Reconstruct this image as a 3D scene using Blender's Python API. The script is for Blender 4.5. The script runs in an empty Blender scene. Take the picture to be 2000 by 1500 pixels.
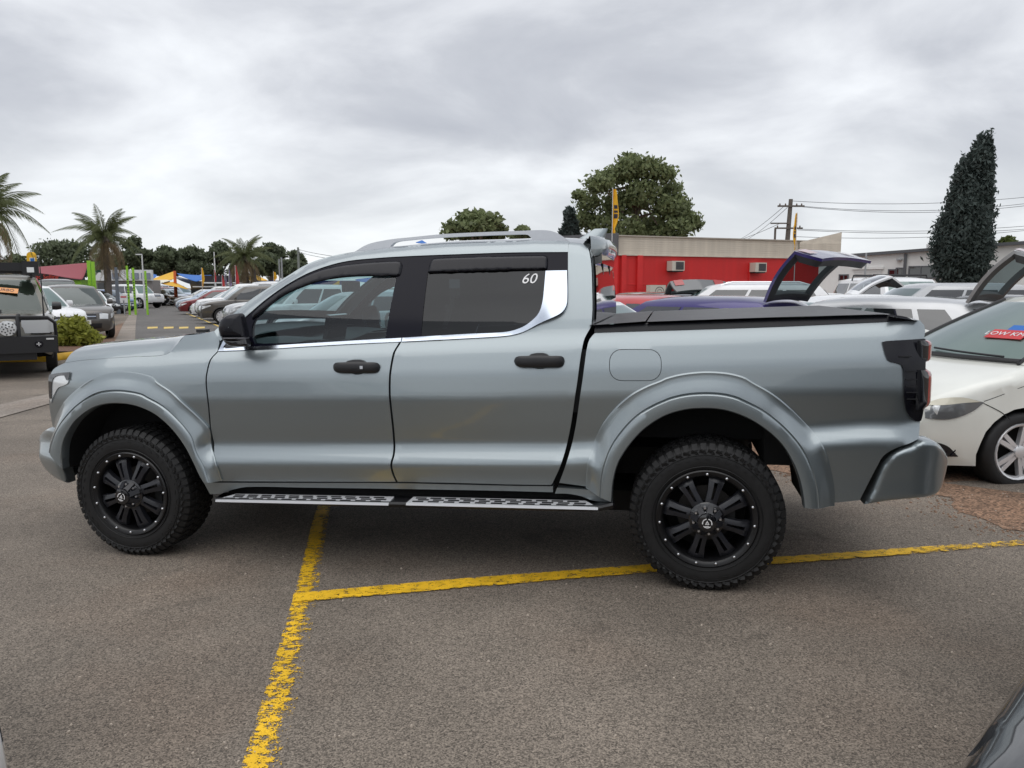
import bpy, bmesh, math, random
import numpy as np
from mathutils import Vector, Matrix
from mathutils.geometry import delaunay_2d_cdt
random.seed(7); rng = np.random.default_rng(7)
R = math.radians
SC = bpy.context.scene
COL = SC.collection

# ------------------------------------------------------------------ camera
FPX, HOR, EYE = 1470.0, 562.0, 1.646
PIT = math.atan((750 - HOR) / FPX); CP, SP = math.cos(PIT), math.sin(PIT)
cd = bpy.data.cameras.new('camera'); cam = bpy.data.objects.new('camera', cd); COL.objects.link(cam)
cd.sensor_width = 36; cd.lens = FPX / 2000 * 36; cd.clip_start = 0.05; cd.clip_end = 5000
cam.location = (0, 0, EYE); cam.rotation_euler = (math.pi / 2 - PIT, 0, 0)
SC.camera = cam

# ------------------------------------------------------------------ light
SUN_EL, SUN_AZ = R(74), R(215)      # azimuth from +y towards +x
w = bpy.data.worlds.new('World'); SC.world = w; w.use_nodes = True
nt = w.node_tree; nt.nodes.clear()
def N(tree, t, **kw):
    n = tree.nodes.new(t)
    for k, v in kw.items():
        if k in n.inputs: n.inputs[k].default_value = v
        else: setattr(n, k, v)
    return n
def LK(tree, a, b): tree.links.new(a, b)
out = N(nt, 'ShaderNodeOutputWorld'); bg = N(nt, 'ShaderNodeBackground', Strength=0.1)
sky = N(nt, 'ShaderNodeTexSky', sky_type='NISHITA', sun_disc=False, sun_elevation=SUN_EL, sun_rotation=SUN_AZ)
tc = N(nt, 'ShaderNodeTexCoord'); sep = N(nt, 'ShaderNodeSeparateXYZ'); LK(nt, tc.outputs['Generated'], sep.inputs[0])
zz = N(nt, 'ShaderNodeMath', operation='MAXIMUM'); LK(nt, sep.outputs[2], zz.inputs[0]); zz.inputs[1].default_value = 0.0
za = N(nt, 'ShaderNodeMath', operation='ADD'); LK(nt, zz.outputs[0], za.inputs[0]); za.inputs[1].default_value = 0.36
dx = N(nt, 'ShaderNodeMath', operation='DIVIDE'); LK(nt, sep.outputs[0], dx.inputs[0]); LK(nt, za.outputs[0], dx.inputs[1])
dy = N(nt, 'ShaderNodeMath', operation='DIVIDE'); LK(nt, sep.outputs[1], dy.inputs[0]); LK(nt, za.outputs[0], dy.inputs[1])
cmb = N(nt, 'ShaderNodeCombineXYZ'); LK(nt, dx.outputs[0], cmb.inputs[0]); LK(nt, dy.outputs[0], cmb.inputs[1])
mp = N(nt, 'ShaderNodeMapping'); LK(nt, cmb.outputs[0], mp.inputs[0])
mp.inputs['Rotation'].default_value = (0, 0, R(22)); mp.inputs['Scale'].default_value = (1.0, 1.25, 1); mp.inputs['Location'].default_value = (3.15, 0.7, 0)
n1 = N(nt, 'ShaderNodeTexNoise', Scale=1.9, Detail=9.0, Roughness=0.54, Distortion=0.35); LK(nt, mp.outputs[0], n1.inputs['Vector'])
n2 = N(nt, 'ShaderNodeTexNoise', Scale=0.9, Detail=3.0, Roughness=0.5); LK(nt, mp.outputs[0], n2.inputs['Vector'])
mx = N(nt, 'ShaderNodeMix', data_type='FLOAT'); mx.inputs[0].default_value = 0.45
LK(nt, n1.outputs[0], mx.inputs[2]); LK(nt, n2.outputs[0], mx.inputs[3])
cr = N(nt, 'ShaderNodeValToRGB'); LK(nt, mx.outputs[0], cr.inputs[0])
e = cr.color_ramp.elements
e[0].position = 0.34; e[0].color = (0.33, 0.345, 0.385, 1)
e[1].position = 0.63; e[1].color = (0.70, 0.72, 0.745, 1)
m = cr.color_ramp.elements.new(0.45); m.color = (0.42, 0.435, 0.47, 1)
m = cr.color_ramp.elements.new(0.53); m.color = (0.55, 0.565, 0.595, 1)
# the cloud deck brightens towards the horizon all round
hz = N(nt, 'ShaderNodeMapRange'); LK(nt, sep.outputs[2], hz.inputs[0])
hz.inputs[1].default_value = 0.0; hz.inputs[2].default_value = 0.20; hz.inputs[3].default_value = 0.62; hz.inputs[4].default_value = 0.0
hm = N(nt, 'ShaderNodeMix', data_type='RGBA'); LK(nt, hz.outputs[0], hm.inputs[0]); LK(nt, cr.outputs[0], hm.inputs[6]); hm.inputs[7].default_value = (0.70, 0.725, 0.73, 1)
vm = N(nt, 'ShaderNodeVectorMath', operation='SCALE'); LK(nt, hm.outputs[2], vm.inputs[0]); vm.inputs['Scale'].default_value = 10.0
mm = N(nt, 'ShaderNodeMix', data_type='RGBA'); mm.inputs[0].default_value = 0.95
LK(nt, sky.outputs[0], mm.inputs[6]); LK(nt, vm.outputs[0], mm.inputs[7])
LK(nt, mm.outputs[2], bg.inputs[0]); LK(nt, bg.outputs[0], out.inputs[0])
sl = bpy.data.lights.new('sun', 'SUN'); sl.energy = 1.05; sl.angle = R(80); sl.color = (1, 0.97, 0.93)
so = bpy.data.objects.new('sun', sl); COL.objects.link(so)
sdir = Vector((math.sin(SUN_AZ) * math.cos(SUN_EL), math.cos(SUN_AZ) * math.cos(SUN_EL), math.sin(SUN_EL)))
so.rotation_euler = sdir.to_track_quat('Z', 'Y').to_euler(); so.location = (0, 0, 60)
vs = SC.view_settings; vs.view_transform = 'Standard'; vs.look = 'None'; vs.exposure = 0.55; vs.gamma = 1; vs.use_curve_mapping = False
SC.cycles.max_bounces = 8; SC.cycles.transparent_max_bounces = 24; SC.cycles.use_denoising = True

# ------------------------------------------------------------------ projection helpers (pixel of the 2000x1500 photo -> place)
CAM = np.array([0, 0, EYE])
def ray(px, py):
    a = (px - 1000) / FPX; b = -(py - 750) / FPX
    return np.array([a, CP + b * SP, -SP + b * CP])
def gz(x, y):
    t = min(max(x + 2.335, 0), 3.6) * 0.0191
    f = min(max((y - 5.6) / 2.6, 0), 1); f = 1 - f * f * (3 - 2 * f)
    return t * f
def G(px, py):
    r = ray(px, py); z = 0.0
    for _ in range(14):
        t = (z - EYE) / r[2]; p = CAM + r * t; z = gz(p[0], p[1])
    return Vector((p[0], p[1], z))
def at(px, py, Y):
    r = ray(px, py); return Vector(CAM + r * (Y / r[1]))

# ------------------------------------------------------------------ materials
MATS = {}
def mat(name, col=(0.5, 0.5, 0.5), rough=0.5, metal=0.0, coat=0.0, spec=0.5, emit=None, var=0.0, vscale=6.0, bump=0.0, bscale=40.0, objcol=False, coatr=0.04):
    if name in MATS: return MATS[name]
    m = bpy.data.materials.new(name); m.use_nodes = True; t = m.node_tree; b = t.nodes['Principled BSDF']
    b.inputs['Base Color'].default_value = (*col, 1); b.inputs['Roughness'].default_value = rough
    b.inputs['Metallic'].default_value = metal; b.inputs['Coat Weight'].default_value = coat
    b.inputs['Coat Roughness'].default_value = coatr; b.inputs['Specular IOR Level'].default_value = spec
    src = None
    if objcol:
        oi = N(t, 'ShaderNodeObjectInfo'); src = oi.outputs['Color']; LK(t, src, b.inputs['Base Color'])
    if var or bump:
        tcn = N(t, 'ShaderNodeTexCoord')
    if var:
        nn = N(t, 'ShaderNodeTexNoise', Scale=vscale, Detail=5.0, Roughness=0.6); LK(t, tcn.outputs['Object'], nn.inputs['Vector'])
        mr = N(t, 'ShaderNodeMapRange'); LK(t, nn.outputs[0], mr.inputs[0])
        mr.inputs[1].default_value = 0.3; mr.inputs[2].default_value = 0.7; mr.inputs[3].default_value = 1 - var; mr.inputs[4].default_value = 1 + var
        sc = N(t, 'ShaderNodeVectorMath', operation='SCALE'); LK(t, mr.outputs[0], sc.inputs['Scale'])
        if src: LK(t, src, sc.inputs[0])
        else: sc.inputs[0].default_value = col
        LK(t, sc.outputs[0], b.inputs['Base Color'])
        mr2 = N(t, 'ShaderNodeMapRange'); LK(t, nn.outputs[0], mr2.inputs[0]); mr2.inputs[1].default_value = 0.3; mr2.inputs[2].default_value = 0.7
        mr2.inputs[3].default_value = max(0.02, rough * (1 - var * .6)); mr2.inputs[4].default_value = min(1, rough * (1 + var * .6)); LK(t, mr2.outputs[0], b.inputs['Roughness'])
    if bump:
        nb = N(t, 'ShaderNodeTexNoise', Scale=bscale, Detail=4.0); LK(t, tcn.outputs['Object'], nb.inputs['Vector'])
        bp = N(t, 'ShaderNodeBump', Strength=bump, Distance=0.01); LK(t, nb.outputs[0], bp.inputs['Height']); LK(t, bp.outputs[0], b.inputs['Normal'])
    if emit: b.inputs['Emission Color'].default_value = (*emit[:3], 1); b.inputs['Emission Strength'].default_value = emit[3]
    MATS[name] = m; return m
def glassmat(name, tint, refl=1.0, rough=0.0):
    if name in MATS: return MATS[name]
    m = bpy.data.materials.new(name); m.use_nodes = True; t = m.node_tree; t.nodes.clear()
    o = N(t, 'ShaderNodeOutputMaterial'); tr = N(t, 'ShaderNodeBsdfTransparent'); tr.inputs[0].default_value = (*tint, 1)
    gl = N(t, 'ShaderNodeBsdfGlossy'); gl.inputs['Roughness'].default_value = rough; gl.inputs[0].default_value = (.95, .97, 1, 1)
    fr = N(t, 'ShaderNodeFresnel', IOR=1.5); mu = N(t, 'ShaderNodeMath', operation='MULTIPLY'); LK(t, fr.outputs[0], mu.inputs[0]); mu.inputs[1].default_value = refl
    ge = N(t, 'ShaderNodeNewGeometry'); iv = N(t, 'ShaderNodeMath', operation='SUBTRACT'); iv.inputs[0].default_value = 1; LK(t, ge.outputs['Backfacing'], iv.inputs[1])
    m2 = N(t, 'ShaderNodeMath', operation='MULTIPLY'); LK(t, mu.outputs[0], m2.inputs[0]); LK(t, iv.outputs[0], m2.inputs[1])
    mix = N(t, 'ShaderNodeMixShader'); LK(t, m2.outputs[0], mix.inputs[0]); LK(t, tr.outputs[0], mix.inputs[1]); LK(t, gl.outputs[0], mix.inputs[2])
    LK(t, mix.outputs[0], o.inputs[0]); MATS[name] = m; return m

# ------------------------------------------------------------------ object helpers
def tag(o, label=None, cat=None, group=None, kind=None):
    if label: o['label'] = label
    if cat: o['category'] = cat
    if group: o['group'] = group
    if kind: o['kind'] = kind
    return o
def empty(name, loc=(0, 0, 0), rz=0.0, label=None, cat=None, group=None):
    o = bpy.data.objects.new(name, None); COL.objects.link(o); o.location = loc; o.rotation_euler = (0, 0, rz); o.empty_display_size = .2
    return tag(o, label, cat, group)
def link(name, me, parent=None, loc=None, rot=None, scale=None):
    o = bpy.data.objects.new(name, me); COL.objects.link(o)
    if parent: o.parent = parent
    if loc is not None: o.location = loc
    if rot is not None: o.rotation_euler = rot
    if scale is not None: o.scale = scale
    return o
class MB:
    """collects geometry for ONE mesh"""
    def __init__(s): s.v = []; s.f = []; s.mi = []
    def add(s, vs, fs, mi=0):
        b = len(s.v); s.v += [tuple(map(float, q)) for q in vs]; s.f += [tuple(i + b for i in q) for q in fs]; s.mi += [mi] * len(fs); return s
    def box(s, c, d, rot=None, mi=0, taper=1.0):
        hx, hy, hz = d[0] / 2, d[1] / 2, d[2] / 2
        vs = [Vector((sx * hx * (taper if sz > 0 else 1), sy * hy * (taper if sz > 0 else 1), sz * hz)) for sz in (-1, 1) for sy in (-1, 1) for sx in (-1, 1)]
        if rot is not None: vs = [rot @ q for q in vs]
        c = Vector(c); vs = [q + c for q in vs]
        return s.add(vs, [(0, 2, 3, 1), (4, 5, 7, 6), (0, 1, 5, 4), (2, 6, 7, 3), (0, 4, 6, 2), (1, 3, 7, 5)], mi)
    def tube(s, pts, r, n=8, mi=0, cap=True):
        pts = [Vector(q) for q in pts]; rs = r if isinstance(r, (list, tuple)) else [r] * len(pts); vs = []; fs = []
        d0 = (pts[1] - pts[0]).normalized(); up = Vector((0, 0, 1)) if abs(d0.z) < .9 else Vector((1, 0, 0)); a = d0.cross(up).normalized()
        for i, q in enumerate(pts):
            d = (pts[min(i + 1, len(pts) - 1)] - pts[max(i - 1, 0)]).normalized(); a = (a - d * a.dot(d)).normalized(); b = d.cross(a)
            vs += [q + (a * math.cos(2 * math.pi * k / n) + b * math.sin(2 * math.pi * k / n)) * rs[i] for k in range(n)]
        for i in range(len(pts) - 1):
            for k in range(n): fs.append((i * n + k, i * n + (k + 1) % n, (i + 1) * n + (k + 1) % n, (i + 1) * n + k))
        if cap: fs.append(tuple(range(n - 1, -1, -1))); fs.append(tuple((len(pts) - 1) * n + k for k in range(n)))
        return s.add(vs, fs, mi)
    def grid(s, fn, nu, nv, mi=0, flip=False):
        vs = [fn(i / nu, j / nv) for i in range(nu + 1) for j in range(nv + 1)]; fs = []
        for i in range(nu):
            for j in range(nv):
                q = (i * (nv + 1) + j, (i + 1) * (nv + 1) + j, (i + 1) * (nv + 1) + j + 1, i * (nv + 1) + j + 1)
                fs.append(q[::-1] if flip else q)
        return s.add(vs, fs, mi)
    def lathe(s, prof, n=48, axis='y', mi=0, a0=0.0):
        vs = []; fs = []
        for k in range(n):
            a = 2 * math.pi * k / n + a0
            for r, h in prof:
                c, d = r * math.cos(a), r * math.sin(a)
                vs.append((c, h, d) if axis == 'y' else (c, d, h))
        m = len(prof)
        for k in range(n):
            for j in range(m - 1): fs.append((k * m + j, k * m + j + 1, ((k + 1) % n) * m + j + 1, ((k + 1) % n) * m + j))
        return s.add(vs, fs, mi)
    def mesh(s, name, mats, smooth=35, fixn=True, weld=0):
        me = bpy.data.meshes.new(name); me.from_pydata(s.v, [], s.f); 
        for q in (mats if isinstance(mats, (list, tuple)) else [mats]): me.materials.append(q)
        me.polygons.foreach_set('material_index', s.mi)
        if fixn or weld:
            bm = bmesh.new(); bm.from_mesh(me)
            if weld: bmesh.ops.remove_doubles(bm, verts=bm.verts, dist=weld)
            if fixn: bmesh.ops.recalc_face_normals(bm, faces=bm.faces)
            bm.to_mesh(me); bm.free()
        if smooth:
            me.polygons.foreach_set('use_smooth', [True] * len(me.polygons)); me.set_sharp_from_angle(angle=R(smooth))
        me.update(); return me
    def build(s, name, mats, parent=None, smooth=35, **kw):
        return link(name, s.mesh(name, mats, smooth, kw.pop('fixn', True), kw.pop('weld', 0)), parent, **kw)
def inside(P, poly):
    P = np.asarray(P, float); x, y = P[:, 0], P[:, 1]; q = np.asarray(poly, float); r = np.zeros(len(P), bool); j = len(q) - 1
    for i in range(len(q)):
        xi, yi, xj, yj = *q[i], *q[j]
        if yi != yj: r ^= ((yi > y) != (yj > y)) & (x < (xj - xi) * (y - yi) / (yj - yi) + xi)
        j = i
    return r
def bdist(P, poly, closed=True):
    P = np.asarray(P, float); q = np.asarray(poly, float); d = np.full(len(P), 1e9)
    for i in range(len(q) - (0 if closed else 1)):
        a, b = q[i], q[(i + 1) % len(q)]; ab = b - a; L = max(ab @ ab, 1e-12)
        t = np.clip(((P - a) @ ab) / L, 0, 1); d = np.minimum(d, np.hypot(*(P - a - t[:, None] * ab).T))
    return d
def resample(pts, step, closed=True):
    o = []; n = len(pts)
    for i in range(n if closed else n - 1):
        a, b = np.array(pts[i][:2], float), np.array(pts[(i + 1) % n][:2], float); k = max(1, int(round(np.linalg.norm(b - a) / step)))
        o += [tuple(a + (b - a) * j / k) for j in range(k)]
    if not closed: o.append(tuple(pts[-1][:2]))
    return o
def spl(pts, step, closed=False):
    """Catmull-Rom through points; a point with a third entry is a sharp corner"""
    P = [np.array(q[:2], float) for q in pts]; C = [len(q) > 2 for q in pts]; n = len(P); o = []
    for i in range(n if closed else n - 1):
        p1, p2 = P[i], P[(i + 1) % n]
        p0 = p1 if (C[i] or (not closed and i == 0)) else P[i - 1]
        p3 = p2 if (C[(i + 1) % n] or (not closed and i + 2 >= n)) else P[(i + 2) % n]
        L = np.linalg.norm(p2 - p1); k = max(1, int(round(L / step)))
        m1 = (p2 - p0) / max(np.linalg.norm(p1 - p0) + L, 1e-9) * L; m2 = (p3 - p1) / max(L + np.linalg.norm(p3 - p2), 1e-9) * L
        for j in range(k):
            t = j / k; o.append(tuple((2*t**3-3*t*t+1) * p1 + (t**3-2*t*t+t) * m1 + (-2*t**3+3*t*t) * p2 + (t**3-t*t) * m2))
    if not closed: o.append(tuple(P[-1]))
    return o
def fill2d(outline, holes=(), h=0.05, extra=None):
    """constrained triangulation; first len(outline) points are the outline"""
    loops = [list(outline)] + [list(q) for q in holes]; pts = []; edges = []
    for lp in loops:
        b = len(pts); pts += [tuple(q[:2]) for q in lp]; edges += [(b + i, b + (i + 1) % len(lp)) for i in range(len(lp))]
    q = np.array(loops[0], float)[:, :2]; lo, hi = q.min(0), q.max(0)
    gx = np.arange(lo[0], hi[0] + h, h); gy = np.arange(lo[1], hi[1] + h, h * .866)
    gp = np.array([(x + (h / 2 if j % 2 else 0), y) for j, y in enumerate(gy) for x in gx])
    if extra is not None and len(extra): gp = np.vstack([gp, extra]) if len(gp) else np.array(extra)
    ok = inside(gp, q); dd = bdist(gp, q)
    for lp in loops[1:]:
        ok &= ~inside(gp, lp); dd = np.minimum(dd, bdist(gp, lp))
    ng = len(gp) - (len(extra) if extra is not None else 0)
    lim = np.full(len(gp), h * .45); lim[ng:] = 0.004; gp = gp[ok & (dd > lim)]
    allp = [Vector(a) for a in pts] + [Vector(a) for a in gp]
    V, E_, F, ov, oe, of = delaunay_2d_cdt(allp, edges, [], 0, 1e-7)
    V = np.array([tuple(a) for a in V]); F = np.array([tuple(f) for f in F if len(f) == 3])
    c = V[F].mean(1); ok = inside(c, loops[0])
    for lp in loops[1:]: ok &= ~inside(c, lp)
    F = F[ok]
    used = np.unique(F); mp_ = -np.ones(len(V), int); mp_[used] = range(len(used))
    return V[used], mp_[F]
def boundary(F):
    e = {}
    for f in F:
        for i in range(3):
            a, b = int(f[i]), int(f[(i + 1) % 3]); e[(a, b)] = 1
    return [(a, b) for (a, b) in e if (b, a) not in e]
def text_mesh(txt, size, material, extrude=0.002, bold=0.0, align='CENTER', shear=0.0):
    cu = bpy.data.curves.new('lettering', 'FONT'); cu.body = txt; cu.size = size; cu.extrude = extrude; cu.align_x = align; cu.align_y = 'CENTER'; cu.offset = bold; cu.shear = shear
    cu.resolution_u = 3
    o = bpy.data.objects.new('tmp', cu); COL.objects.link(o); dg = bpy.context.evaluated_depsgraph_get(); me = bpy.data.meshes.new_from_object(o.evaluated_get(dg))
    bpy.data.objects.remove(o); bpy.data.curves.remove(cu); me.materials.clear(); me.materials.append(material); return me
def frame(origin, xdir, zdir):
    """matrix with local x = xdir, local y ~ zdir (text upright), local z = their cross"""
    x = Vector(xdir).normalized(); y = Vector(zdir); y = (y - x * y.dot(x)).normalized(); z = x.cross(y)
    M = Matrix((x, y, z)).transposed().to_4x4(); M.translation = Vector(origin); return M

M_black = mat('black_plastic', (0.012, 0.012, 0.014), 0.45, var=.15, vscale=30, bump=.03, bscale=400)
M_trim = mat('satin_black_trim', (0.007, 0.007, 0.011), 0.26, spec=.35, var=.1, vscale=8)
M_pillar = mat('pillar_black', (0.006, 0.006, 0.012), 0.14, spec=.18)
M_gloss = mat('gloss_black', (0.006, 0.006, 0.008), 0.06, coat=1)
M_void = mat('underbody_and_shade_black', (0.006, 0.006, 0.006), 0.9)
M_chrome = mat('chrome', (0.60, 0.655, 0.74), 0.16, 1.0)
M_satinmetal = mat('satin_aluminium', (0.72, 0.73, 0.76), 0.28, 1.0, var=.05)
M_rubber = mat('tyre_rubber', (0.0075, 0.0075, 0.008), 0.62, var=.3, vscale=14, bump=.05, bscale=200)
M_carwhite = mat('white_paint', (0.8, 0.8, 0.8), 0.3, coat=1)
M_red = mat('red_lens', (0.35, 0.012, 0.012), 0.12, coat=1)
M_lens = mat('clear_lens', (0.72, 0.74, 0.75), 0.12, .25, coat=1)
M_amber = mat('amber_lens', (0.75, 0.28, 0.04), 0.15, coat=1)
M_plate = mat('plate_white', (0.75, 0.75, 0.7), 0.4)
M_glass = glassmat('clear_glass', (0.47, 0.60, 0.62), 1.15)
M_glass2 = glassmat('privacy_glass', (0.025, 0.03, 0.035), 0.95)
M_glassc = glassmat('car_glass', (0.30, 0.36, 0.37), 1.6)
M_seat = mat('seat_leather', (0.07, 0.07, 0.075), 0.5, var=.2)
M_int = mat('interior_plastic', (0.04, 0.042, 0.045), 0.6, var=.2)
# ------------------------------------------------------------------ ground
def asphalt(name, dark, light, tint, scale=150.0, patch=.35):
    m = bpy.data.materials.new(name); m.use_nodes = True; t = m.node_tree; b = t.nodes['Principled BSDF']
    c = N(t, 'ShaderNodeTexCoord'); co = c.outputs['Object']
    v = N(t, 'ShaderNodeTexVoronoi', Scale=scale); LK(t, co, v.inputs['Vector'])
    sp = N(t, 'ShaderNodeSeparateColor'); LK(t, v.outputs['Color'], sp.inputs[0])
    n = N(t, 'ShaderNodeTexNoise', Scale=scale * .45, Detail=3.0, Roughness=.7); LK(t, co, n.inputs['Vector'])
    ad = N(t, 'ShaderNodeMix', data_type='FLOAT'); ad.inputs[0].default_value = .5; LK(t, sp.outputs[0], ad.inputs[2]); LK(t, n.outputs[0], ad.inputs[3])
    r = N(t, 'ShaderNodeValToRGB'); LK(t, ad.outputs[0], r.inputs[0]); e = r.color_ramp.elements
    e[0].position = .2; e[0].color = (*dark, 1); e[1].position = .82; e[1].color = (*light, 1)
    md = r.color_ramp.elements.new(.5); md.color = (*[(a * .55 + q * .45) for a, q in zip(dark, light)], 1)
    big = N(t, 'ShaderNodeTexNoise', Scale=.55, Detail=6.0, Roughness=.62); LK(t, co, big.inputs['Vector'])
    br = N(t, 'ShaderNodeMapRange'); LK(t, big.outputs[0], br.inputs[0]); br.inputs[1].default_value = .32; br.inputs[2].default_value = .7; br.inputs[3].default_value = 1 - patch; br.inputs[4].default_value = 1 + patch * .7
    s1 = N(t, 'ShaderNodeVectorMath', operation='SCALE'); LK(t, r.outputs[0], s1.inputs[0]); LK(t, br.outputs[0], s1.inputs['Scale'])
    # oil stains
    st = N(t, 'ShaderNodeTexNoise', Scale=1.7, Detail=5.0, Roughness=.6, Distortion=.5); LK(t, co, st.inputs['Vector'])
    sr = N(t, 'ShaderNodeMapRange'); LK(t, st.outputs[0], sr.inputs[0]); sr.inputs[1].default_value = .60; sr.inputs[2].default_value = .74; sr.inputs[3].default_value = 0; sr.inputs[4].default_value = .7
    s2 = N(t, 'ShaderNodeMix', data_type='RGBA'); LK(t, sr.outputs[0], s2.inputs[0]); LK(t, s1.outputs[0], s2.inputs[6]); s2.inputs[7].default_value = (*[q * .7 for q in dark], 1)
    # reddish dust patches
    du = N(t, 'ShaderNodeTexNoise', Scale=.9, Detail=4.0); LK(t, co, du.inputs['Vector'])
    dr = N(t, 'ShaderNodeMapRange'); LK(t, du.outputs[0], dr.inputs[0]); dr.inputs[1].default_value = .5; dr.inputs[2].default_value = .75; dr.inputs[3].default_value = 0; dr.inputs[4].default_value = .4
    s3 = N(t, 'ShaderNodeMix', data_type='RGBA', blend_type='MULTIPLY'); LK(t, dr.outputs[0], s3.inputs[0]); LK(t, s2.outputs[2], s3.inputs[6]); s3.inputs[7].default_value = (*tint, 1)
    # small oil drips
    vw = N(t, 'ShaderNodeTexNoise', Scale=7.0, Detail=3.0); LK(t, co, vw.inputs['Vector'])
    va = N(t, 'ShaderNodeVectorMath', operation='MULTIPLY_ADD'); LK(t, vw.outputs['Color'], va.inputs[0]); va.inputs[1].default_value = (.16, .16, 0); LK(t, co, va.inputs[2])
    vo = N(t, 'ShaderNodeTexVoronoi', Scale=.85); LK(t, va.outputs[0], vo.inputs['Vector'])
    vm_ = N(t, 'ShaderNodeMapRange'); LK(t, vo.outputs['Distance'], vm_.inputs[0]); vm_.inputs[1].default_value = .03; vm_.inputs[2].default_value = .085; vm_.inputs[3].default_value = .62; vm_.inputs[4].default_value = 0
    s4 = N(t, 'ShaderNodeMix', data_type='RGBA', blend_type='MULTIPLY'); LK(t, vm_.outputs[0], s4.inputs[0]); LK(t, s3.outputs[2], s4.inputs[6]); s4.inputs[7].default_value = (.34, .30, .29, 1); s3 = s4
    LK(t, s3.outputs[2], b.inputs['Base Color']); b.inputs['Roughness'].default_value = .82; b.inputs['Specular IOR Level'].default_value = .35
    bp = N(t, 'ShaderNodeBump', Strength=.45, Distance=.005); LK(t, ad.outputs[0], bp.inputs['Height']); LK(t, bp.outputs[0], b.inputs['Normal'])
    MATS[name] = m; return m
M_asph = asphalt('asphalt', (0.058, 0.049, 0.041), (0.345, 0.293, 0.240), (1.0, .82, .72), 190.0)
M_road = asphalt('road_asphalt', (0.07, 0.066, 0.064), (0.21, 0.2, 0.19), (1, .9, .82), 110, .2)
M_gravel = asphalt('red_gravel', (0.05, 0.032, 0.022), (0.40, 0.25, 0.165), (1, .85, .72), 75, .3)
M_conc = asphalt('concrete', (0.2, 0.17, 0.145), (0.36, 0.32, 0.28), (1, .85, .75), 60, .25)

def paint(name, col, wear, crack=22.0):
    m = bpy.data.materials.new(name); m.use_nodes = True; t = m.node_tree; b = t.nodes['Principled BSDF']; o = t.nodes['Material Output']
    c = N(t, 'ShaderNodeTexCoord'); co = c.outputs['Object']
    n0 = N(t, 'ShaderNodeTexNoise', Scale=9.0, Detail=3.0); LK(t, co, n0.inputs['Vector'])
    mpn = N(t, 'ShaderNodeMapping'); mpn.inputs['Scale'].default_value = (1, 1.5, 1); LK(t, co, mpn.inputs[0])
    n1 = N(t, 'ShaderNodeTexNoise', Scale=crack, Detail=7.0, Roughness=.72, Distortion=.4); LK(t, mpn.outputs[0], n1.inputs['Vector'])
    n2 = N(t, 'ShaderNodeTexNoise', Scale=170.0, Detail=2.0); LK(t, co, n2.inputs['Vector'])
    at_ = N(t, 'ShaderNodeAttribute', attribute_name='wear')
    a1 = N(t, 'ShaderNodeMath', operation='MULTIPLY_ADD'); LK(t, n2.outputs[0], a1.inputs[0]); a1.inputs[1].default_value = .45; LK(t, n1.outputs[0], a1.inputs[2])
    a2 = N(t, 'ShaderNodeMath', operation='SUBTRACT'); LK(t, a1.outputs[0], a2.inputs[0]); LK(t, at_.outputs['Fac'], a2.inputs[1])
    mr = N(t, 'ShaderNodeMapRange'); LK(t, a2.outputs[0], mr.inputs[0]); mr.inputs[1].default_value = wear - .025; mr.inputs[2].default_value = wear + .025
    tr = N(t, 'ShaderNodeBsdfTransparent'); mx = N(t, 'ShaderNodeMixShader'); LK(t, mr.outputs[0], mx.inputs[0]); LK(t, tr.outputs[0], mx.inputs[1]); LK(t, b.outputs[0], mx.inputs[2]); LK(t, mx.outputs[0], o.inputs[0])
    vr = N(t, 'ShaderNodeMapRange'); LK(t, n0.outputs[0], vr.inputs[0]); vr.inputs[1].default_value = .3; vr.inputs[2].default_value = .7; vr.inputs[3].default_value = .72; vr.inputs[4].default_value = 1.12
    s = N(t, 'ShaderNodeVectorMath', operation='SCALE'); s.inputs[0].default_value = col; LK(t, vr.outputs[0], s.inputs['Scale']); LK(t, s.outputs[0], b.inputs['Base Color'])
    b.inputs['Roughness'].default_value = .65
    bp = N(t, 'ShaderNodeBump', Strength=.3, Distance=.004); LK(t, n2.outputs[0], bp.inputs['Height']); LK(t, bp.outputs[0], b.inputs['Normal'])
    MATS[name] = m; return m
M_yel = paint('yellow_line_paint', (0.84, 0.50, 0.014), .50)

def axis(lo, hi, fine_lo, fine_hi, step):
    a = list(np.arange(fine_lo, fine_hi + 1e-6, step)); s = step
    x = fine_hi
    while x < hi: s *= 1.6; x += s; a.append(min(x, hi))
    s = step; x = fine_lo
    while x > lo: s *= 1.6; x -= s; a.insert(0, max(x, lo))
    return a
xs = axis(-1500, 1500, -4, 5, .4); ys = axis(-300, 2500, 0, 9, .4)
g = MB(); g.v = [(x, y, gz(x, y)) for x in xs for y in ys]; n = len(ys)
g.f = [(i * n + j, (i + 1) * n + j, (i + 1) * n + j + 1, i * n + j + 1) for i in range(len(xs) - 1) for j in range(n - 1)]; g.mi = [0] * len(g.f)
tag(g.build('ground', M_asph, smooth=60), kind='structure')

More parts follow.
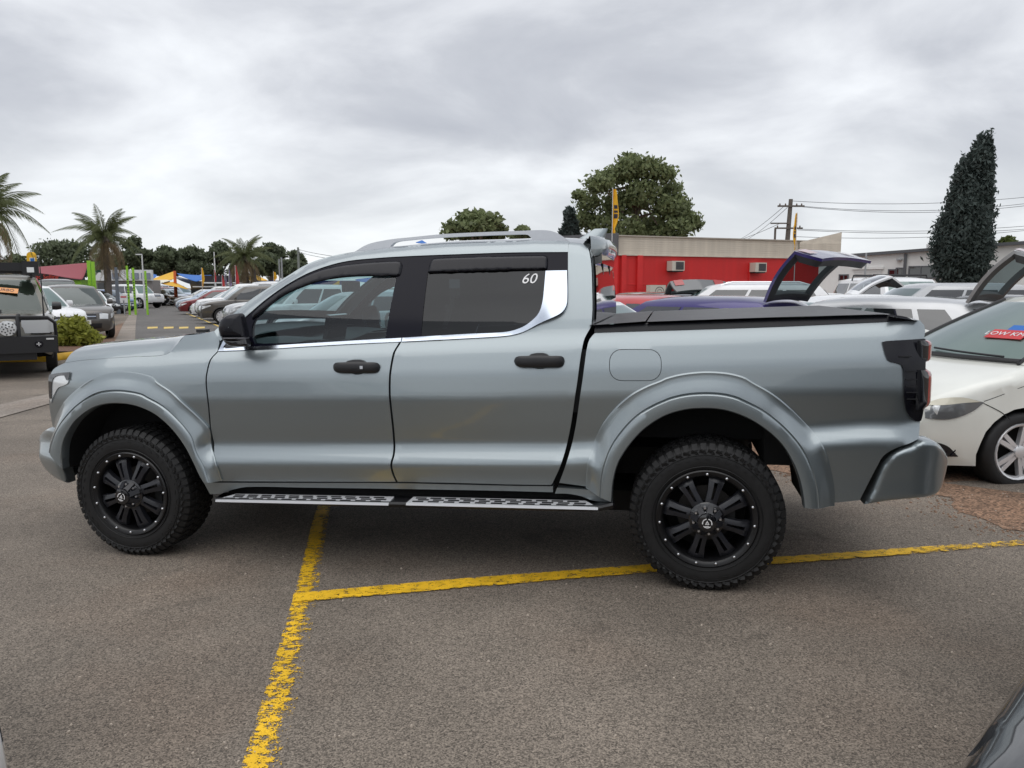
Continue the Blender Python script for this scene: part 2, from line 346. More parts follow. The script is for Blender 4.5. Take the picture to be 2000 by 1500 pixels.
def strip(name, left, right, mat_, lift=.004, n=40, wear=None, kind='structure', thick=0):
    """band on the ground between two pixel polylines"""
    def rs(P):
        P = [np.array(G(*q)) for q in P]; d = [0]
        for a, b in zip(P, P[1:]): d.append(d[-1] + np.linalg.norm(b - a))
        return [np.array([np.interp(t * d[-1], d, [q[k] for q in P]) for k in range(3)]) for t in np.linspace(0, 1, n + 1)]
    A, B = rs(left), rs(right); vs = []; fs = []; wv = []; k = 6
    for i in range(n + 1):
        for j in range(k + 1):
            q = A[i] + (B[i] - A[i]) * j / k; vs.append((q[0], q[1], gz(q[0], q[1]) + lift))
            wv.append(wear(i / n, j / k) if wear else 0.0)
    for i in range(n):
        for j in range(k): fs.append((i * (k + 1) + j, i * (k + 1) + j + 1, (i + 1) * (k + 1) + j + 1, (i + 1) * (k + 1) + j))
    m_ = MB().add(vs, fs); me = m_.mesh(name, mat_, smooth=0, fixn=False)
    if me.polygons[0].normal.z < 0: me.flip_normals()
    a = me.attributes.new('wear', 'FLOAT', 'POINT'); a.data.foreach_set('value', wv)
    return tag(link(name, me), kind=kind)
sm = lambda a, b, x: (lambda t: t * t * (3 - 2 * t))(min(max((x - a) / (b - a), 0), 1))
strip('parking_line', [(466, 1515), (524, 1330), (578, 1150), (610, 1020), (630, 960), (640, 900)], [(545, 1515), (590, 1330), (618, 1180), (640, 1020), (652, 960), (660, 900)], M_yel, .004, 60,
      wear=lambda u, v: .13 + .15 * sm(.5, .95, v) + .07 * sm(.55, .25, u) + .08 * sm(.02, 0, v))
strip('parking_line', [(573, 1161), (900, 1132), (1270, 1104), (1530, 1089), (2060, 1051)], [(571, 1179), (900, 1151), (1270, 1120), (1530, 1103), (2060, 1063)], M_yel, .008, 60,
      wear=lambda u, v: .125 + .12 * sm(.72, .9, u) + .10 * sm(.75, 1, v) + .08 * sm(.2, 0, v))
# red gravel bed behind the pickup, under the right-hand cars
gp = [G(1560, 925), G(1700, 950), G(1830, 968), G(1905, 1010), G(2010, 1040), G(2200, 1080), Vector((8, 4.4, 0)), Vector((60, 8, 0)), Vector((60, 30, 0)), Vector((2.6, 30, 0)), Vector((1.2, 7.2, 0))]
poly = [(q.x, q.y) for q in gp]; poly = spl([(*q,) if i < 5 else (*q, 1) for i, q in enumerate(poly)], .11, True)
poly = [(x + random.uniform(-.07, .07) * (y < 9), y + random.uniform(-.07, .07) * (y < 9)) for x, y in poly]
V, F = fill2d(poly, h=1.2)
tag(MB().add([(x, y, gz(x, y) + .004) for x, y in V], F.tolist()).build('gravel_bed', M_gravel, smooth=60), kind='structure')
# loose pebbles on the asphalt
pb = MB()
for i in range(420):
    px, py = random.uniform(0, 2000), 1000 + 500 * random.random() ** .8
    if i < 160: px = random.uniform(1780, 2060); py = random.uniform(955, 1150)
    q = G(px, py); s = random.uniform(.003, .009)
    for k in range(1):
        rot = Matrix.Rotation(random.uniform(0, 6.3), 3, 'Z') @ Matrix.Rotation(random.uniform(-.4, .4), 3, 'X')
        pb.box((q.x, q.y, q.z + s * .45), (s * 1.5, s, s * .8), rot, taper=.6)
pb2 = MB(); ed_ = [q for q in poly if q[1] < 8 and q[0] < 7]
for i in range(1500):
    ex_, ey_ = random.choice(ed_); rr_ = abs(random.gauss(0, .22)); an_ = random.uniform(math.pi * .75, math.pi * 1.75); x_, y_ = ex_ + rr_ * math.cos(an_), ey_ + rr_ * math.sin(an_); s = random.uniform(.005, .014)
    pb2.box((x_, y_, gz(x_, y_) + s * .3), (s * 1.4, s, s * .7), Matrix.Rotation(random.uniform(0, 6.3), 3, 'Z'), taper=.6)
tag(pb2.build('scattered_gravel', mat('brown_pebble', (0.24, 0.15, 0.10), .85, var=.5, vscale=9), smooth=0), kind='stuff')
tag(pb.build('loose_gravel', mat('pebble_stone', (0.42, 0.36, 0.3), .8, var=.4, vscale=3), smooth=0), kind='stuff')
# ------------------------------------------------------------------ the pickup: local frame x rearwards, y away from the near side, z up
EX = np.array([0.97893816, -0.20329125, 0.01878175]); EY = np.array([0.20332711, 0.97911086, 0.0]); EZ = np.cross(EX, EY)
TO = np.array([1.01533514, 3.77781328, 0.0575]); WD = 1.96
CL = np.array([(CAM - TO) @ EX, (CAM - TO) @ EY, (CAM - TO) @ EZ])
def Lp(px, py, y):
    r = ray(px, py); r = np.array([r @ EX, r @ EY, r @ EZ]); t = (y - CL[1]) / r[1]; return CL + t * r
# cross-section: inset of the side panel along feature lines (pixel heights at four stations)
KEYS = [(705, 684, 652, 627, .098), (716, 699, 676, 650, .060), (742, 735, 727, 705, .018), (785, 780, 776, 765, .006), (835, 834, 832, 798, .036), (866, 866, 866, 826, .060),
        (884, 884, 886, 845, .040), (904, 904, 906, 860, .010), (911, 911, 913, 867, .013), (941, 941, 947, 935, .046), (975, 970, 980, 1000, .060)]
STX = (150, 430, 1090, 1700)
KX = [Lp(px, 780, .03)[0] for px in STX]
KZ = [[Lp(px, k[i], k[4])[2] for k in KEYS] for i, px in enumerate(STX)]
KI = [k[4] for k in KEYS]
def roofz(x):
    return np.interp(x, RX, RZ) if RX is not None else 9.0
RX = RZ = None
def _raw(x, z):
    zl = [np.interp(x, KX, [KZ[i][k] for i in range(4)]) for k in range(len(KEYS))]
    if z > zl[0]:
        t = z - zl[0]; return KI[0] + .30 * t + .26 * t * t + .04 * (1 - math.exp(-t / .05)) * 0
    zr = zl[::-1]; return float(np.interp(z, zr, KI[::-1]))
def Y(x, z):
    v = sum(_raw(x, z + d) * wt for d, wt in ((-.018, .12), (-.009, .24), (0, .28), (.009, .24), (.018, .12)))
    if x < -3.55:
        t = min((-3.55 - x) / .72, 1.0); v += .23 * t ** 2
    if x > .86:
        t = (x - .86) / .17; v += .055 * t ** 2
    if RX is not None:
        d = roofz(x) - z
        if d < .075:
            q = min(max((.075 - d) / .075, 0), 1); v += .075 * (1 - math.sqrt(max(0, 1 - (.95 * q) ** 2)))
    return v
def TL(px, py, off=0.0, yfix=None):
    if yfix is not None: q = Lp(px, py, yfix); return (q[0], q[2])
    y = .05
    for _ in range(16):
        q = Lp(px, py, y + off); y = .5 * y + .5 * Y(q[0], q[2])
    return (q[0], q[2])
def TP(pts, off=0.0, yfix=None): return [(*TL(q[0], q[1], off, yfix), *q[2:]) for q in pts]
# roof edge line (needs Y without the roof rounding first)
ROOF_PX = [(426, 640), (450, 618), (486, 588), (520, 565), (560, 540), (600, 516), (640, 502), (690, 492), (760, 484), (800, 480.5), (872, 475), (1000, 471), (1040, 469), (1110, 470), (1134, 473), (1150, 482)]
_r = [TL(*q) for q in ROOF_PX]
RX, RZ = [q[0] for q in _r] + [_r[-1][0] + .3], [q[1] for q in _r] + [_r[-1][1] - .1]
RX = [-9] + RX; RZ = [9] + RZ

TRUCK = empty('pickup_truck', (0, 0, 0), 0, 'grey green metallic double cab pickup on big black off-road wheels, side on in front', 'pickup truck')
TRUCK.matrix_world = Matrix(((EX[0], EY[0], EZ[0], TO[0]), (EX[1], EY[1], EZ[1], TO[1]), (EX[2], EY[2], EZ[2], TO[2]), (0, 0, 0, 1)))

def truckpaint():
    m = bpy.data.materials.new('grey_green_metallic'); m.use_nodes = True; t = m.node_tree; b = t.nodes['Principled BSDF']
    c = N(t, 'ShaderNodeTexCoord')
    n = N(t, 'ShaderNodeTexNoise', Scale=1800.0, Detail=1.0); LK(t, c.outputs['Object'], n.inputs['Vector'])
    d = N(t, 'ShaderNodeTexNoise', Scale=3.0, Detail=6.0, Roughness=.65); LK(t, c.outputs['Object'], d.inputs['Vector'])
    r = N(t, 'ShaderNodeMapRange'); LK(t, n.outputs[0], r.inputs[0]); r.inputs[1].default_value = .3; r.inputs[2].default_value = .7; r.inputs[3].default_value = .88; r.inputs[4].default_value = 1.12
    s = N(t, 'ShaderNodeVectorMath', operation='SCALE'); s.inputs[0].default_value = (0.300, 0.342, 0.360); LK(t, r.outputs[0], s.inputs['Scale']); LK(t, s.outputs[0], b.inputs['Base Color'])
    b.inputs['Metallic'].default_value = .8; b.inputs['Coat Weight'].default_value = 1; b.inputs['Coat IOR'].default_value = 1.5
    r2 = N(t, 'ShaderNodeMapRange'); LK(t, d.outputs[0], r2.inputs[0]); r2.inputs[1].default_value = .35; r2.inputs[2].default_value = .75; r2.inputs[3].default_value = .02; r2.inputs[4].default_value = .09; LK(t, r2.outputs[0], b.inputs['Coat Roughness'])
    b.inputs['Roughness'].default_value = .36
    bp = N(t, 'ShaderNodeBump', Strength=.035, Distance=.002); n3 = N(t, 'ShaderNodeTexNoise', Scale=14.0, Detail=2.0); LK(t, c.outputs['Object'], n3.inputs['Vector']); LK(t, n3.outputs[0], bp.inputs['Height']); LK(t, bp.outputs[0], b.inputs['Coat Normal'])
    return m
M_paint = truckpaint()

def mirror(o, parent=None):
    """the same part on the far side"""
    c = o.copy(); COL.objects.link(c); c.parent = parent or o.parent; c.scale = (1, -1, 1); c.location = (0, WD, 0)
    for ch in list(o.children):
        k = ch.copy(); COL.objects.link(k); k.parent = c
    return c
def panel(name, outline, material, off=0.0, thick=.022, h=.045, holes=(), step=.02, closed_spline=True, parent=None, mir=True, offf=None, smooth=38, dense=None, backfill=False, local=False):
    """sheet following the body side, with its edge folded inwards"""
    ol = spl(outline, step, True) if closed_spline else resample(outline, step)
    hl = [spl(q, step, True) for q in holes]
    V, F = fill2d(ol, hl, h, dense)
    ys = np.array([Y(x, z) + off + (offf(x, z) if offf else 0) for x, z in V])
    P = [(x, y, z) for (x, z), y in zip(V, ys)]; F = [tuple(f) for f in F]
    # outward = -y
    a = np.array([P[F[0][0]], P[F[0][1]], P[F[0][2]]]); flip = np.cross(a[1] - a[0], a[2] - a[0])[1] > 0
    if flip: F = [f[::-1] for f in F]
    m = MB().add(P, F)
    if thick:
        be = boundary(F); idx = {}; cen = np.mean(ol, 0)
        for a_, b_ in be:
            for q in (a_, b_):
                if q not in idx: idx[q] = len(m.v); p = P[q]; m.v.append((p[0], p[1] + thick, p[2]))
        m.f += [(b_, a_, idx[a_], idx[b_]) for a_, b_ in be]; m.mi += [0] * len(be)
    o = m.build(name, material, parent or TRUCK, smooth, fixn=False)
    if mir: mirror(o, parent)
    return o

def ringpts(P, ds):
    P = np.array(P); o = []
    for dd in ds:
        for i in range(len(P)):
            a, b = P[i - 1], P[(i + 1) % len(P)]; t = b - a; nn = np.array([-t[1], t[0]]) / max(np.linalg.norm(t), 1e-9)
            if not inside([P[i] + nn * .003], P)[0]: nn = -nn
            o.append(P[i] + nn * dd)
    return o
gapF = [(426, 686), (411, 703), (404, 729), (403, 754), (406, 782), (409, 812), (412, 843), (417, 881), (426, 919), (432, 940)]
gapM = [(783.5, 665), (777, 676), (770, 688), (764, 716), (761, 754), (763, 792), (768, 838), (770, 863), (769, 888), (764, 908), (768, 926), (775, 941)]
gapR = [(1158, 640), (1147, 660), (1141.5, 682), (1138, 703), (1133, 741), (1122, 817), (1115, 855), (1100, 908), (1087, 944), (1083, 952)]
sh = lambda P, d: [(x + d, y) for x, y in P]
C = 'c'
def corner(P, first=True, last=True):
    P = list(P)
    if first: P[0] = (*P[0], C)
    if last: P[-1] = (*P[-1], C)
    return P
# --- flare curves
z8 = lambda P: [(60 + x / 3.262, 640 + y / 3.262) for x, y in P]
z1 = lambda P: [(1100 + x / 3.0617, 680 + y / 3.0617) for x, y in P]
FO = z8([(143, 640), (150, 590), (190, 505), (240, 440), (320, 370), (410, 315), (500, 287), (600, 282), (700, 295), (780, 320), (805, 347), (900, 412), (1000, 505), (1090, 590), (1137, 650), (1150, 750), (1180, 870), (1218, 978)])
FI = z8([(200, 900), (196, 850), (205, 740), (245, 650), (300, 580), (400, 510), (500, 485), (600, 487), (700, 510), (800, 560), (900, 650), (985, 765), (1040, 870), (1070, 935), (1100, 985)])
RO = z1([(135, 838), (140, 720), (165, 620), (220, 480), (300, 370), (400, 280), (500, 225), (590, 190), (612, 178), (700, 155), (800, 142), (900, 140), (1000, 150), (1090, 175), (1125, 198), (1250, 270), (1350, 350), (1450, 450), (1520, 530), (1575, 630), (1605, 740), (1622, 840), (1624, 945)])
RI = z1([(290, 920), (300, 800), (330, 690), (390, 590), (480, 490), (600, 410), (720, 372), (830, 362), (950, 370), (1080, 410), (1200, 480), (1300, 570), (1370, 680), (1410, 780), (1432, 880), (1440, 955)])
def rs_n(P, n):
    P = spl(P, .01); P = np.array(P); d = np.r_[0, np.cumsum(np.hypot(*np.diff(P, axis=0).T))]; t = np.linspace(0, d[-1], n + 1)
    return np.c_[np.interp(t, d, P[:, 0]), np.interp(t, d, P[:, 1])]
FOl, FIl = rs_n(TP(FO, -.012), 80), rs_n(TP(FI, 0, -.02), 80)
ROl, RIl = rs_n(TP(RO, -.012), 80), rs_n(TP(RI, 0, -.02), 80)
midF = [tuple(q) for q in FOl * .45 + FIl * .55][::4]; midR = [tuple(q) for q in ROl * .45 + RIl * .55][::4]

# --- front fender
fend = TP(corner(sh(gapF[:7], -1.4)))
fend += [(*q,) for q in midF[::-1] if q[1] > TL(412, 850)[1] - .02 or q[0] < -3.5]
fend[7] = (*fend[7][:2], C); fend[-1] = (*fend[-1][:2], C)
fend += TP([(131, 838, C), (103, 833, C), (97, 799), (98, 765), (98, 733), (104, 722), (112, 716), (126, 709, C), (160, 704), (200, 701), (260, 697), (325, 692), (346, 672), (361, 655, C), (385, 653), (405, 650), (416, 647, C), (428, 664)])
panel('front_fender', fend, M_paint, h=.035)
# --- doors
def ell(cx, cy, rx, ry, n=22): return [(cx + rx * math.cos(2 * math.pi * k / n), cy + ry * math.sin(2 * math.pi * k / n)) for k in range(n)]
def handle(door, px0, py0, px1, py1, keyhole):
    cx, cy = (px0 + px1) / 2, (py0 + py1) / 2 + 1; wv = (px1 - px0); k = wv / 92
    ring = [TL(*q) for q in ell(cx + 1, cy + 1, 21 * k, 15 * k, 26)]; c = np.mean(ring, 0)
    m = MB(); n = len(ring); vs = []; fs = []
    for j, (s, d) in enumerate(((1, 0), (.97, .008), (.85, .026), (.6, .038), (.3, .043), (.02, .045))):
        for q in ring:
            x, z = c + (np.array(q) - c) * s; vs.append((x, Y(*q) * 1 + d if s == 1 else Y(x, z) + d, z))
    for j in range(5):
        for i in range(n): fs.append((j * n + i, j * n + (i + 1) % n, (j + 1) * n + (i + 1) % n, (j + 1) * n + i))
    m.add(vs, fs).build('handle_recess', M_paint, door, 50)
    # grip: rounded bar standing off the door
    m = MB(); prof = [(px0, 0), (px0 + 3, 6), (px0 + 10, 9.5), (px0 + 24, 10.5), (cx, 11), (px1 - 24, 10.5), (px1 - 8, 10), (px1 - 2, 7), (px1, 0)]
    rings = []; nn = 12
    for px, hh in spl(prof, 2.0):
        hh = max(hh, .6); u = (px - px0) / (px1 - px0); yy = py0 + (py1 - py0) * (.58) - 2.5 * math.sin(u * math.pi) * 0
        x, z = TL(px, yy); zr = .0029 * hh; yr = .011 * min(1, hh / 8); st = .030 * (1 - (2 * u - 1) ** 6) + .002
        rings.append([(x, Y(x, z) - st - yr * math.sin(a), z + zr * math.cos(a)) for a in [2 * math.pi * i / nn for i in range(nn)]])
    vs = [q for r_ in rings for q in r_]; fs = [(i * nn + k_, i * nn + (k_ + 1) % nn, (i + 1) * nn + (k_ + 1) % nn, (i + 1) * nn + k_) for i in range(len(rings) - 1) for k_ in range(nn)]
    m.add(vs, fs)
    # feet of the grip and the raised flap over the recess
    for fx in (px0 + 12, px1 - 12):
        x, z = TL(fx, py0 + (py1 - py0) * .58); m.box((x, Y(x, z) - .010, z), (.03, .03, .040))
    fl = [TL(*q) for q in ((cx - 20, py0 + 5), (cx - 15, py0 + 1), (cx - 5, py0 - 1), (cx + 8, py0 - 1), (cx + 15, py0 + 1), (cx + 20, py0 + 5))]
    vs = [(x, Y(x, z) - d, z) for d in (0, .022) for x, z in fl]; k_ = len(fl)
    m.add(vs, [tuple(range(k_, 2 * k_))] + [(i, (i + 1) % k_, k_ + (i + 1) % k_, k_ + i) for i in range(k_)])
    m.build('door_handle', mat('handle_black', (.014, .014, .016), .4), door, 45)
    if keyhole:
        x, z = TL(px0 + 61 * k, cy); MB().box((x, Y(x, z) - .045, z), (.017, .006, .017)).build('handle_badge', M_satinmetal, door, 0)
beltF = [(782, 668.5), (700, 671.5), (600, 677.5), (520, 682), (470, 685), (428, 686)]
fdoor = TP(corner(sh(gapF[::1], 1.4)) + [(440, 940), (600, 940.5), (700, 940.8), (773, 941, C)] + corner(sh(gapM[::-1], -2), True, True)[1:] + [(q[0], q[1]) for q in beltF[1:-1]])
def handhole(px0, py0, px1, py1):
    cx, cy = (px0 + px1) / 2, (py0 + py1) / 2 + 1; k = (px1 - px0) / 92; return TP(ell(cx + 1, cy + 1, 21 * k, 15 * k, 26))
FH = (651, 703, 743, 727); RH = (1004, 690, 1103, 716)
o = panel('front_door', fdoor, M_paint, h=.03, holes=[handhole(*FH)], mir=False); handle(o, *FH, True); mirror(o)
rdoor = TP(corner(sh(gapM, 2)) + [(880, 943), (993, 946), (1060, 947), (1076, 947, C), (1079, 944, C)] + corner(sh(gapR[::-1], -5))[2:-1] + [(1155, 637, C), (1157, 606), (1156.5, 562), (1155, 520), (1152, 498), (1148, 484), (1134, 475), (1112, 472.5, C), (1109.5, 492, C), (1109.5, 560), (1109, 591), (1104, 605), (1095, 614), (1056, 632), (1022, 649.5), (991, 656.5), (912, 661.5), (784.5, 668, C)])
o = panel('rear_door', rdoor, M_paint, h=.03, dense=ringpts(spl(rdoor, .02, True), (.005, .012, .024)), holes=[handhole(*RH)], mir=False); handle(o, *RH, False); mirror(o)
# --- cab side frame over the windows (A pillar, roof rail)
DLO_T = [(441, 657), (458, 637), (486, 613), (520, 584), (560, 556), (600, 534), (640, 519), (680, 509.5), (740, 503.5), (800, 500), (890, 496.5), (1000, 493), (1109.5, 492)]
fr = TP([(430, 666, C), (418, 648, C), (426, 640)] + ROOF_PX[1:-3] + [(1112, 470.5, C), (1109.5, 492, C)] + DLO_T[::-1][1:-1] + [(441, 657, C)])
panel('cab_frame', fr, M_paint, h=.03, step=.015, dense=ringpts(spl(fr, .015, True), (.004, .010, .018, .028, .042)))
# --- glazing: black surround, panes, visors, bright trim
dlo = TP([(441, 657, C)] + DLO_T[1:-1] + [(1109.5, 492, C), (1109.5, 530, C), (1066, 531, C), (1063, 562), (1060, 588), (1054, 610), (1043, 624), (1021, 640), (989, 649.5), (912, 653.5), (784, 660.5), (700, 665), (600, 671), (512, 677), (430, 684, C)])
FG = [(497, 672, C), (491, 655), (494, 630), (520, 600), (550, 577), (580, 562), (620, 548), (660, 540), (700, 537), (775, 535, C), (752, 661, C), (640, 666.5)]
RG = [(821.5, 656, C), (834, 540, C), (835, 530), (1068, 523, C), (1066, 545), (1061.5, 585), (1053, 609), (1042, 623), (1020, 638), (988, 648), (912, 652.5)]
o = panel('window_surround', dlo, M_pillar, off=.006, thick=.03, h=.06, holes=[TP(FG), TP(RG)])
panel('window', TP(FG), M_glass, off=.011, thick=0, h=.06)
panel('window', TP(RG), M_glass2, off=.010, thick=0, h=.06)
vbulge = lambda x, z: 0
V1 = [(489, 625, C), (489, 613), (520, 585), (560, 557), (600, 536), (640, 522.5), (700, 513.5), (770, 509), (780, 511), (783, 517), (779, 536), (774, 539.5, C), (700, 540), (660, 543), (620, 550), (580, 564), (550, 578), (520, 600)]
V2 = [(834, 533, C), (837, 515), (842, 506), (852, 503.5), (940, 500.5), (1060, 498), (1067, 500), (1069, 506), (1068, 526, C), (940, 529.5)]
for vv in (V1, V2):
    pl = np.array([q[:2] for q in TP(vv, -.02)])
    pl2 = np.array(spl(TP(vv, -.02), .02, True))
    dens = []
    c0 = pl2.mean(0)
    for dd in (.004, .010, .018):
        for i in range(0, len(pl2)):
            a, b = pl2[i - 1], pl2[(i + 1) % len(pl2)]; t = (b - a); nn = np.array([-t[1], t[0]]) / max(np.linalg.norm(t), 1e-9)
            if not inside([pl2[i] + nn * .003], pl2)[0]: nn = -nn
            dens.append(pl2[i] + nn * dd)
    def bul(x, z, P=pl2):
        d = bdist(np.array([[x, z]]), P)[0]; q = min(1, d / .02); return -.016 * math.sqrt(max(0, 1 - (1 - q) ** 2)) - .002
    panel('weather_shield', TP(vv, -.02), M_trim, off=.004, offf=bul, thick=.01, h=.03, dense=dens)
trimF = TP([(427, 685.5, C), (441, 657, C), (449, 659.5), (436, 679, C), (512, 675.8), (600, 670.5), (700, 664.5), (785, 659.7, C), (783, 667.3, C), (700, 671), (600, 676.5), (512, 682)])
trimR = TP([(787, 659.5, C), (912, 652), (989, 648), (1021, 638.5), (1043, 623), (1054.5, 609), (1061, 588), (1064, 562), (1067, 529, C), (1108.5, 528, C), (1108.5, 590), (1103.5, 604), (1094, 613), (1055, 631), (1021, 648.5), (990, 655.5), (912, 660.5), (785, 667, C)])
tb = lambda x, z: 0
panel('bright_trim', trimF, M_chrome, off=-.006, thick=.02, h=.02)
CP_ = [np.array(q) for q in TP([(1060, 625), (1108, 560)])]
panel('bright_trim', trimR, M_chrome, off=-.008, thick=.02, h=.015, offf=lambda x, z: -.022 * math.exp(-(((x - TL(1085, 575)[0]) / .09) ** 2)) if z > TL(1050, 640)[1] else 0)
# --- handwritten stock number on the rear pane
x, z = TL(1033, 545, .01)
pr, pz = TL(1073, 543, .01), TL(1033, 525, .01)
me = text_mesh('60', .086, mat('white_marker', (.85, .85, .85), .6), .0004, shear=.25)
o = link('stock_number', me, TRUCK); yb = Y(x, z) + .006; sl_ = Y(x, z + .05) - Y(x, z - .05)
o.matrix_local = Matrix.Translation((x, yb, z)) @ Matrix.Rotation(math.pi / 2 - math.atan(sl_ / .1) , 4, 'X') @ Matrix.Scale(1.0, 4)
# --- tray side with a hole for the fuel flap
def rrect(x0, y0, x1, y1, r, n=6):
    o = []
    for cx, cy, a in ((x1 - r, y0 + r, -90), (x1 - r, y1 - r, 0), (x0 + r, y1 - r, 90), (x0 + r, y0 + r, 180)):
        o += [(cx + r * math.cos(R(a + 90 * k / n)), cy + r * math.sin(R(a + 90 * k / n))) for k in range(n + 1)]
    return o
ff = rrect(1190, 682, 1292, 744, 24)
bed = TP([(1163, 649.5, C)] + [(1152, 662), (1146, 682)] + sh(gapR[3:9], 5) + [(1093, 943, C), (1190, 956, C)])
bed += [q for q in midR if q[1] > TL(1190, 950)[1] + .03]
bed += TP([(1604, 984, C), (1640, 981), (1679, 977, C), (1703, 930), (1713, 911), (1725, 891), (1746, 877), (1776, 866), (1794, 857, C), (1796, 838), (1797, 822), (1803, 800), (1806, 760), (1806, 700), (1805, 660), (1807, 647), (1805, 635), (1797, 626), (1783, 625, C), (1737, 627.5), (1500, 638)])
panel('tray_side', bed, M_paint, h=.032, holes=[TP(ff)], mir=False)
bed_far = panel('tray_side', bed, M_paint, h=.06, mir=False); bed_far.scale = (1, -1, 1); bed_far.location = (0, WD, 0)
panel('fuel_flap', TP(rrect(1191.2, 683.2, 1290.8, 742.8, 23)), M_paint, h=.03, mir=False)
# --- flares
def flare(name, O, I, ridge):
    m = MB(); n = len(O) - 1; prof = [(0, 'b', .012), (0, 'b', -.010), (.03, 'b', -.014), (.25, .28, 0), (.42, .62, 0), (.52, .90, 0), (.555, 1.0, 0)]
    def fn(u, v):
        i = u * n; i0 = int(min(math.floor(i), n - 1)); t = i - i0; o = O[i0] * (1 - t) + O[i0 + 1] * t; q = I[i0] * (1 - t) + I[i0 + 1] * t
        yb = Y(*o) - .009; ye = -.019
        k = ridge(u)            # depth of the step under the ridge
        SS = [0, 0, .04, .12, .25, .40, .50, .545, .56, .575, .60, .64, .80, .97, 1.0, 1.0]
        ys_ = [yb + .028, yb, yb - .004, yb + (ye - yb) * .10, yb + (ye - yb) * .36, yb + (ye - yb) * .74, yb + (ye - yb) * .93, ye, ye + .001 + k * .007, ye + .002 + k * .007, ye - .003 + k * .003, ye - .006, ye - .008, ye - .004, ye + .004, ye + .06]
        j = int(round(v * 15)); s = SS[j]; p = o + (q - o) * s; return (p[0], ys_[j], p[1])
    m.grid(fn, n, 15); ob = m.build(name, M_paint, TRUCK, 32); mirror(ob); return ob
rg = lambda u: sm(.12, .22, u) * sm(.93, .82, u) * (.55 + .9 * sm(.28, .34, u) * sm(.68, .62, u))
flare('wheel_arch_flare', FOl, FIl, rg); flare('wheel_arch_flare', ROl, RIl, rg)
# liners behind the arches
for I, nm in ((FIl, 'arch_liner'), (RIl, 'arch_liner')):
    m = MB(); c = I.mean(0)
    def fn(u, v, I=I, c=c):
        p = I[int(round(u * 80))]; p = c + (p - c) * (1 + .06 * min(1, v * 6)); return (p[0], .02 + v * .55, p[1])
    m.grid(fn, 80, 6); o = m.build(nm, M_void, TRUCK, 60); mirror(o)
# --- sill pieces
panel('sill', TP([(398, 941, C), (432, 942.5), (600, 943), (775, 943.5), (993, 948.5), (1080, 949.5, C), (1080, 961, C), (993, 958.5), (775, 954.5), (600, 952), (487, 950.5), (455, 956), (435, 963), (411, 965, C)]), M_paint, off=-.004, thick=.06, h=.03)
panel('sill', TP([(1089, 951, C), (1140, 954), (1197, 958.5, C), (1197, 979, C), (1160, 976), (1135, 967), (1110, 962.5), (1085, 962, C)]), M_paint, off=-.02, thick=.06, h=.03)
# --- bumpers
def rb(P, r, dep):
    P = np.array(P)
    return lambda x, z: -dep * math.sqrt(max(0, 1 - (1 - min(1, bdist(np.array([[x, z]]), P)[0] / r)) ** 2))
fb = TP([(133, 840, C), (104, 834), (90, 839), (81, 848), (79, 865), (80, 884), (84, 900), (92, 914), (103, 927), (118, 937), (134, 943, C), (125, 910), (122, 880)], 0)
fbs = spl(fb, .02, True)
panel('front_bumper', fb, M_paint, h=.025, off=-.0, offf=rb(fbs, .05, .035), dense=ringpts(fbs, (.006, .015, .03, .05)), thick=.06)
rbp = TP([(1795, 858, C), (1808, 857), (1820, 859), (1832, 869), (1844, 887), (1845, 900), (1842, 916), (1833, 946), (1827, 955), (1817, 962), (1784, 970), (1735, 979), (1689, 986.5, C), (1704, 958), (1726, 908), (1736, 895), (1752, 882), (1778, 871)], 0)
rbs = spl(rbp, .02, True)
# round the rear bumper corner into the tail
def rbo(x, z, f=rb(rbs, .028, .022)):
    return f(x, z) + .012 - (.055 * ((x - .86) / .17) ** 2 if x > .86 else 0) + .09 * max(0, (x - .98) / .16) ** 2
panel('rear_bumper', rbp, M_paint, h=.025, offf=rbo, dense=ringpts(rbs, (.004, .01, .02, .03)), thick=.12)
# the rear bumper's middle run with a step, and the towbar
q0, q1 = TL(1795, 858), TL(1784, 970); xb = max(p[0] for p in rbs)
m = MB(); m.box((xb - .13, WD / 2, (q0[1] + q1[1]) / 2 - .05), (.14, WD - .3, q0[1] - q1[1] - .13)); m.build('bumper_bar', M_paint, TRUCK, 30)
# --- lamps
hl = TP([(98, 732, C), (115, 729), (138, 727, C), (134, 747), (128, 752), (115, 757), (108, 768), (101, 787, C), (97, 770), (97, 750)])
o = panel('headlight', hl, M_lens, off=-.006, h=.02, thick=.03, mir=False)
panel('lamp_bezel', TP([(99, 731, C), (117, 728), (139, 726.3, C), (136, 741, C), (132, 742), (128, 733), (110, 735), (104, 745), (103, 778, C), (99, 778)]), M_gloss, off=-.011, h=.02, thick=.006, parent=o, mir=False)
mirror(o)
tlp = TP([(1722, 668, C), (1730, 666), (1770, 663.5), (1806, 661, C), (1807, 700), (1806, 760), (1803, 800), (1798, 821), (1792, 823), (1780, 817), (1771, 805), (1767, 790), (1765, 770), (1764, 722), (1761, 713), (1752, 709.5), (1740, 707), (1733, 703), (1728, 692)])
o = panel('tail_light', tlp, M_trim, off=-.009, h=.03, thick=.03, mir=False)
for yy, xa in ((725, 1768), (741, 1768), (754, 1768), (766, 1769), (779, 1770)):
    a, b = TL(xa, yy), TL(1788, yy - 1); MB().box(((a[0] + b[0]) / 2, Y(*a) - .0098, (a[1] + b[1]) / 2), (b[0] - a[0], .004, .005)).build('louvre', M_black, o, 0)
a, b = TL(1754, 696), TL(1778, 695); MB().box(((a[0] + b[0]) / 2, Y(*a) - .0098, a[1]), (b[0] - a[0], .004, .006)).build('louvre', M_black, o, 0)
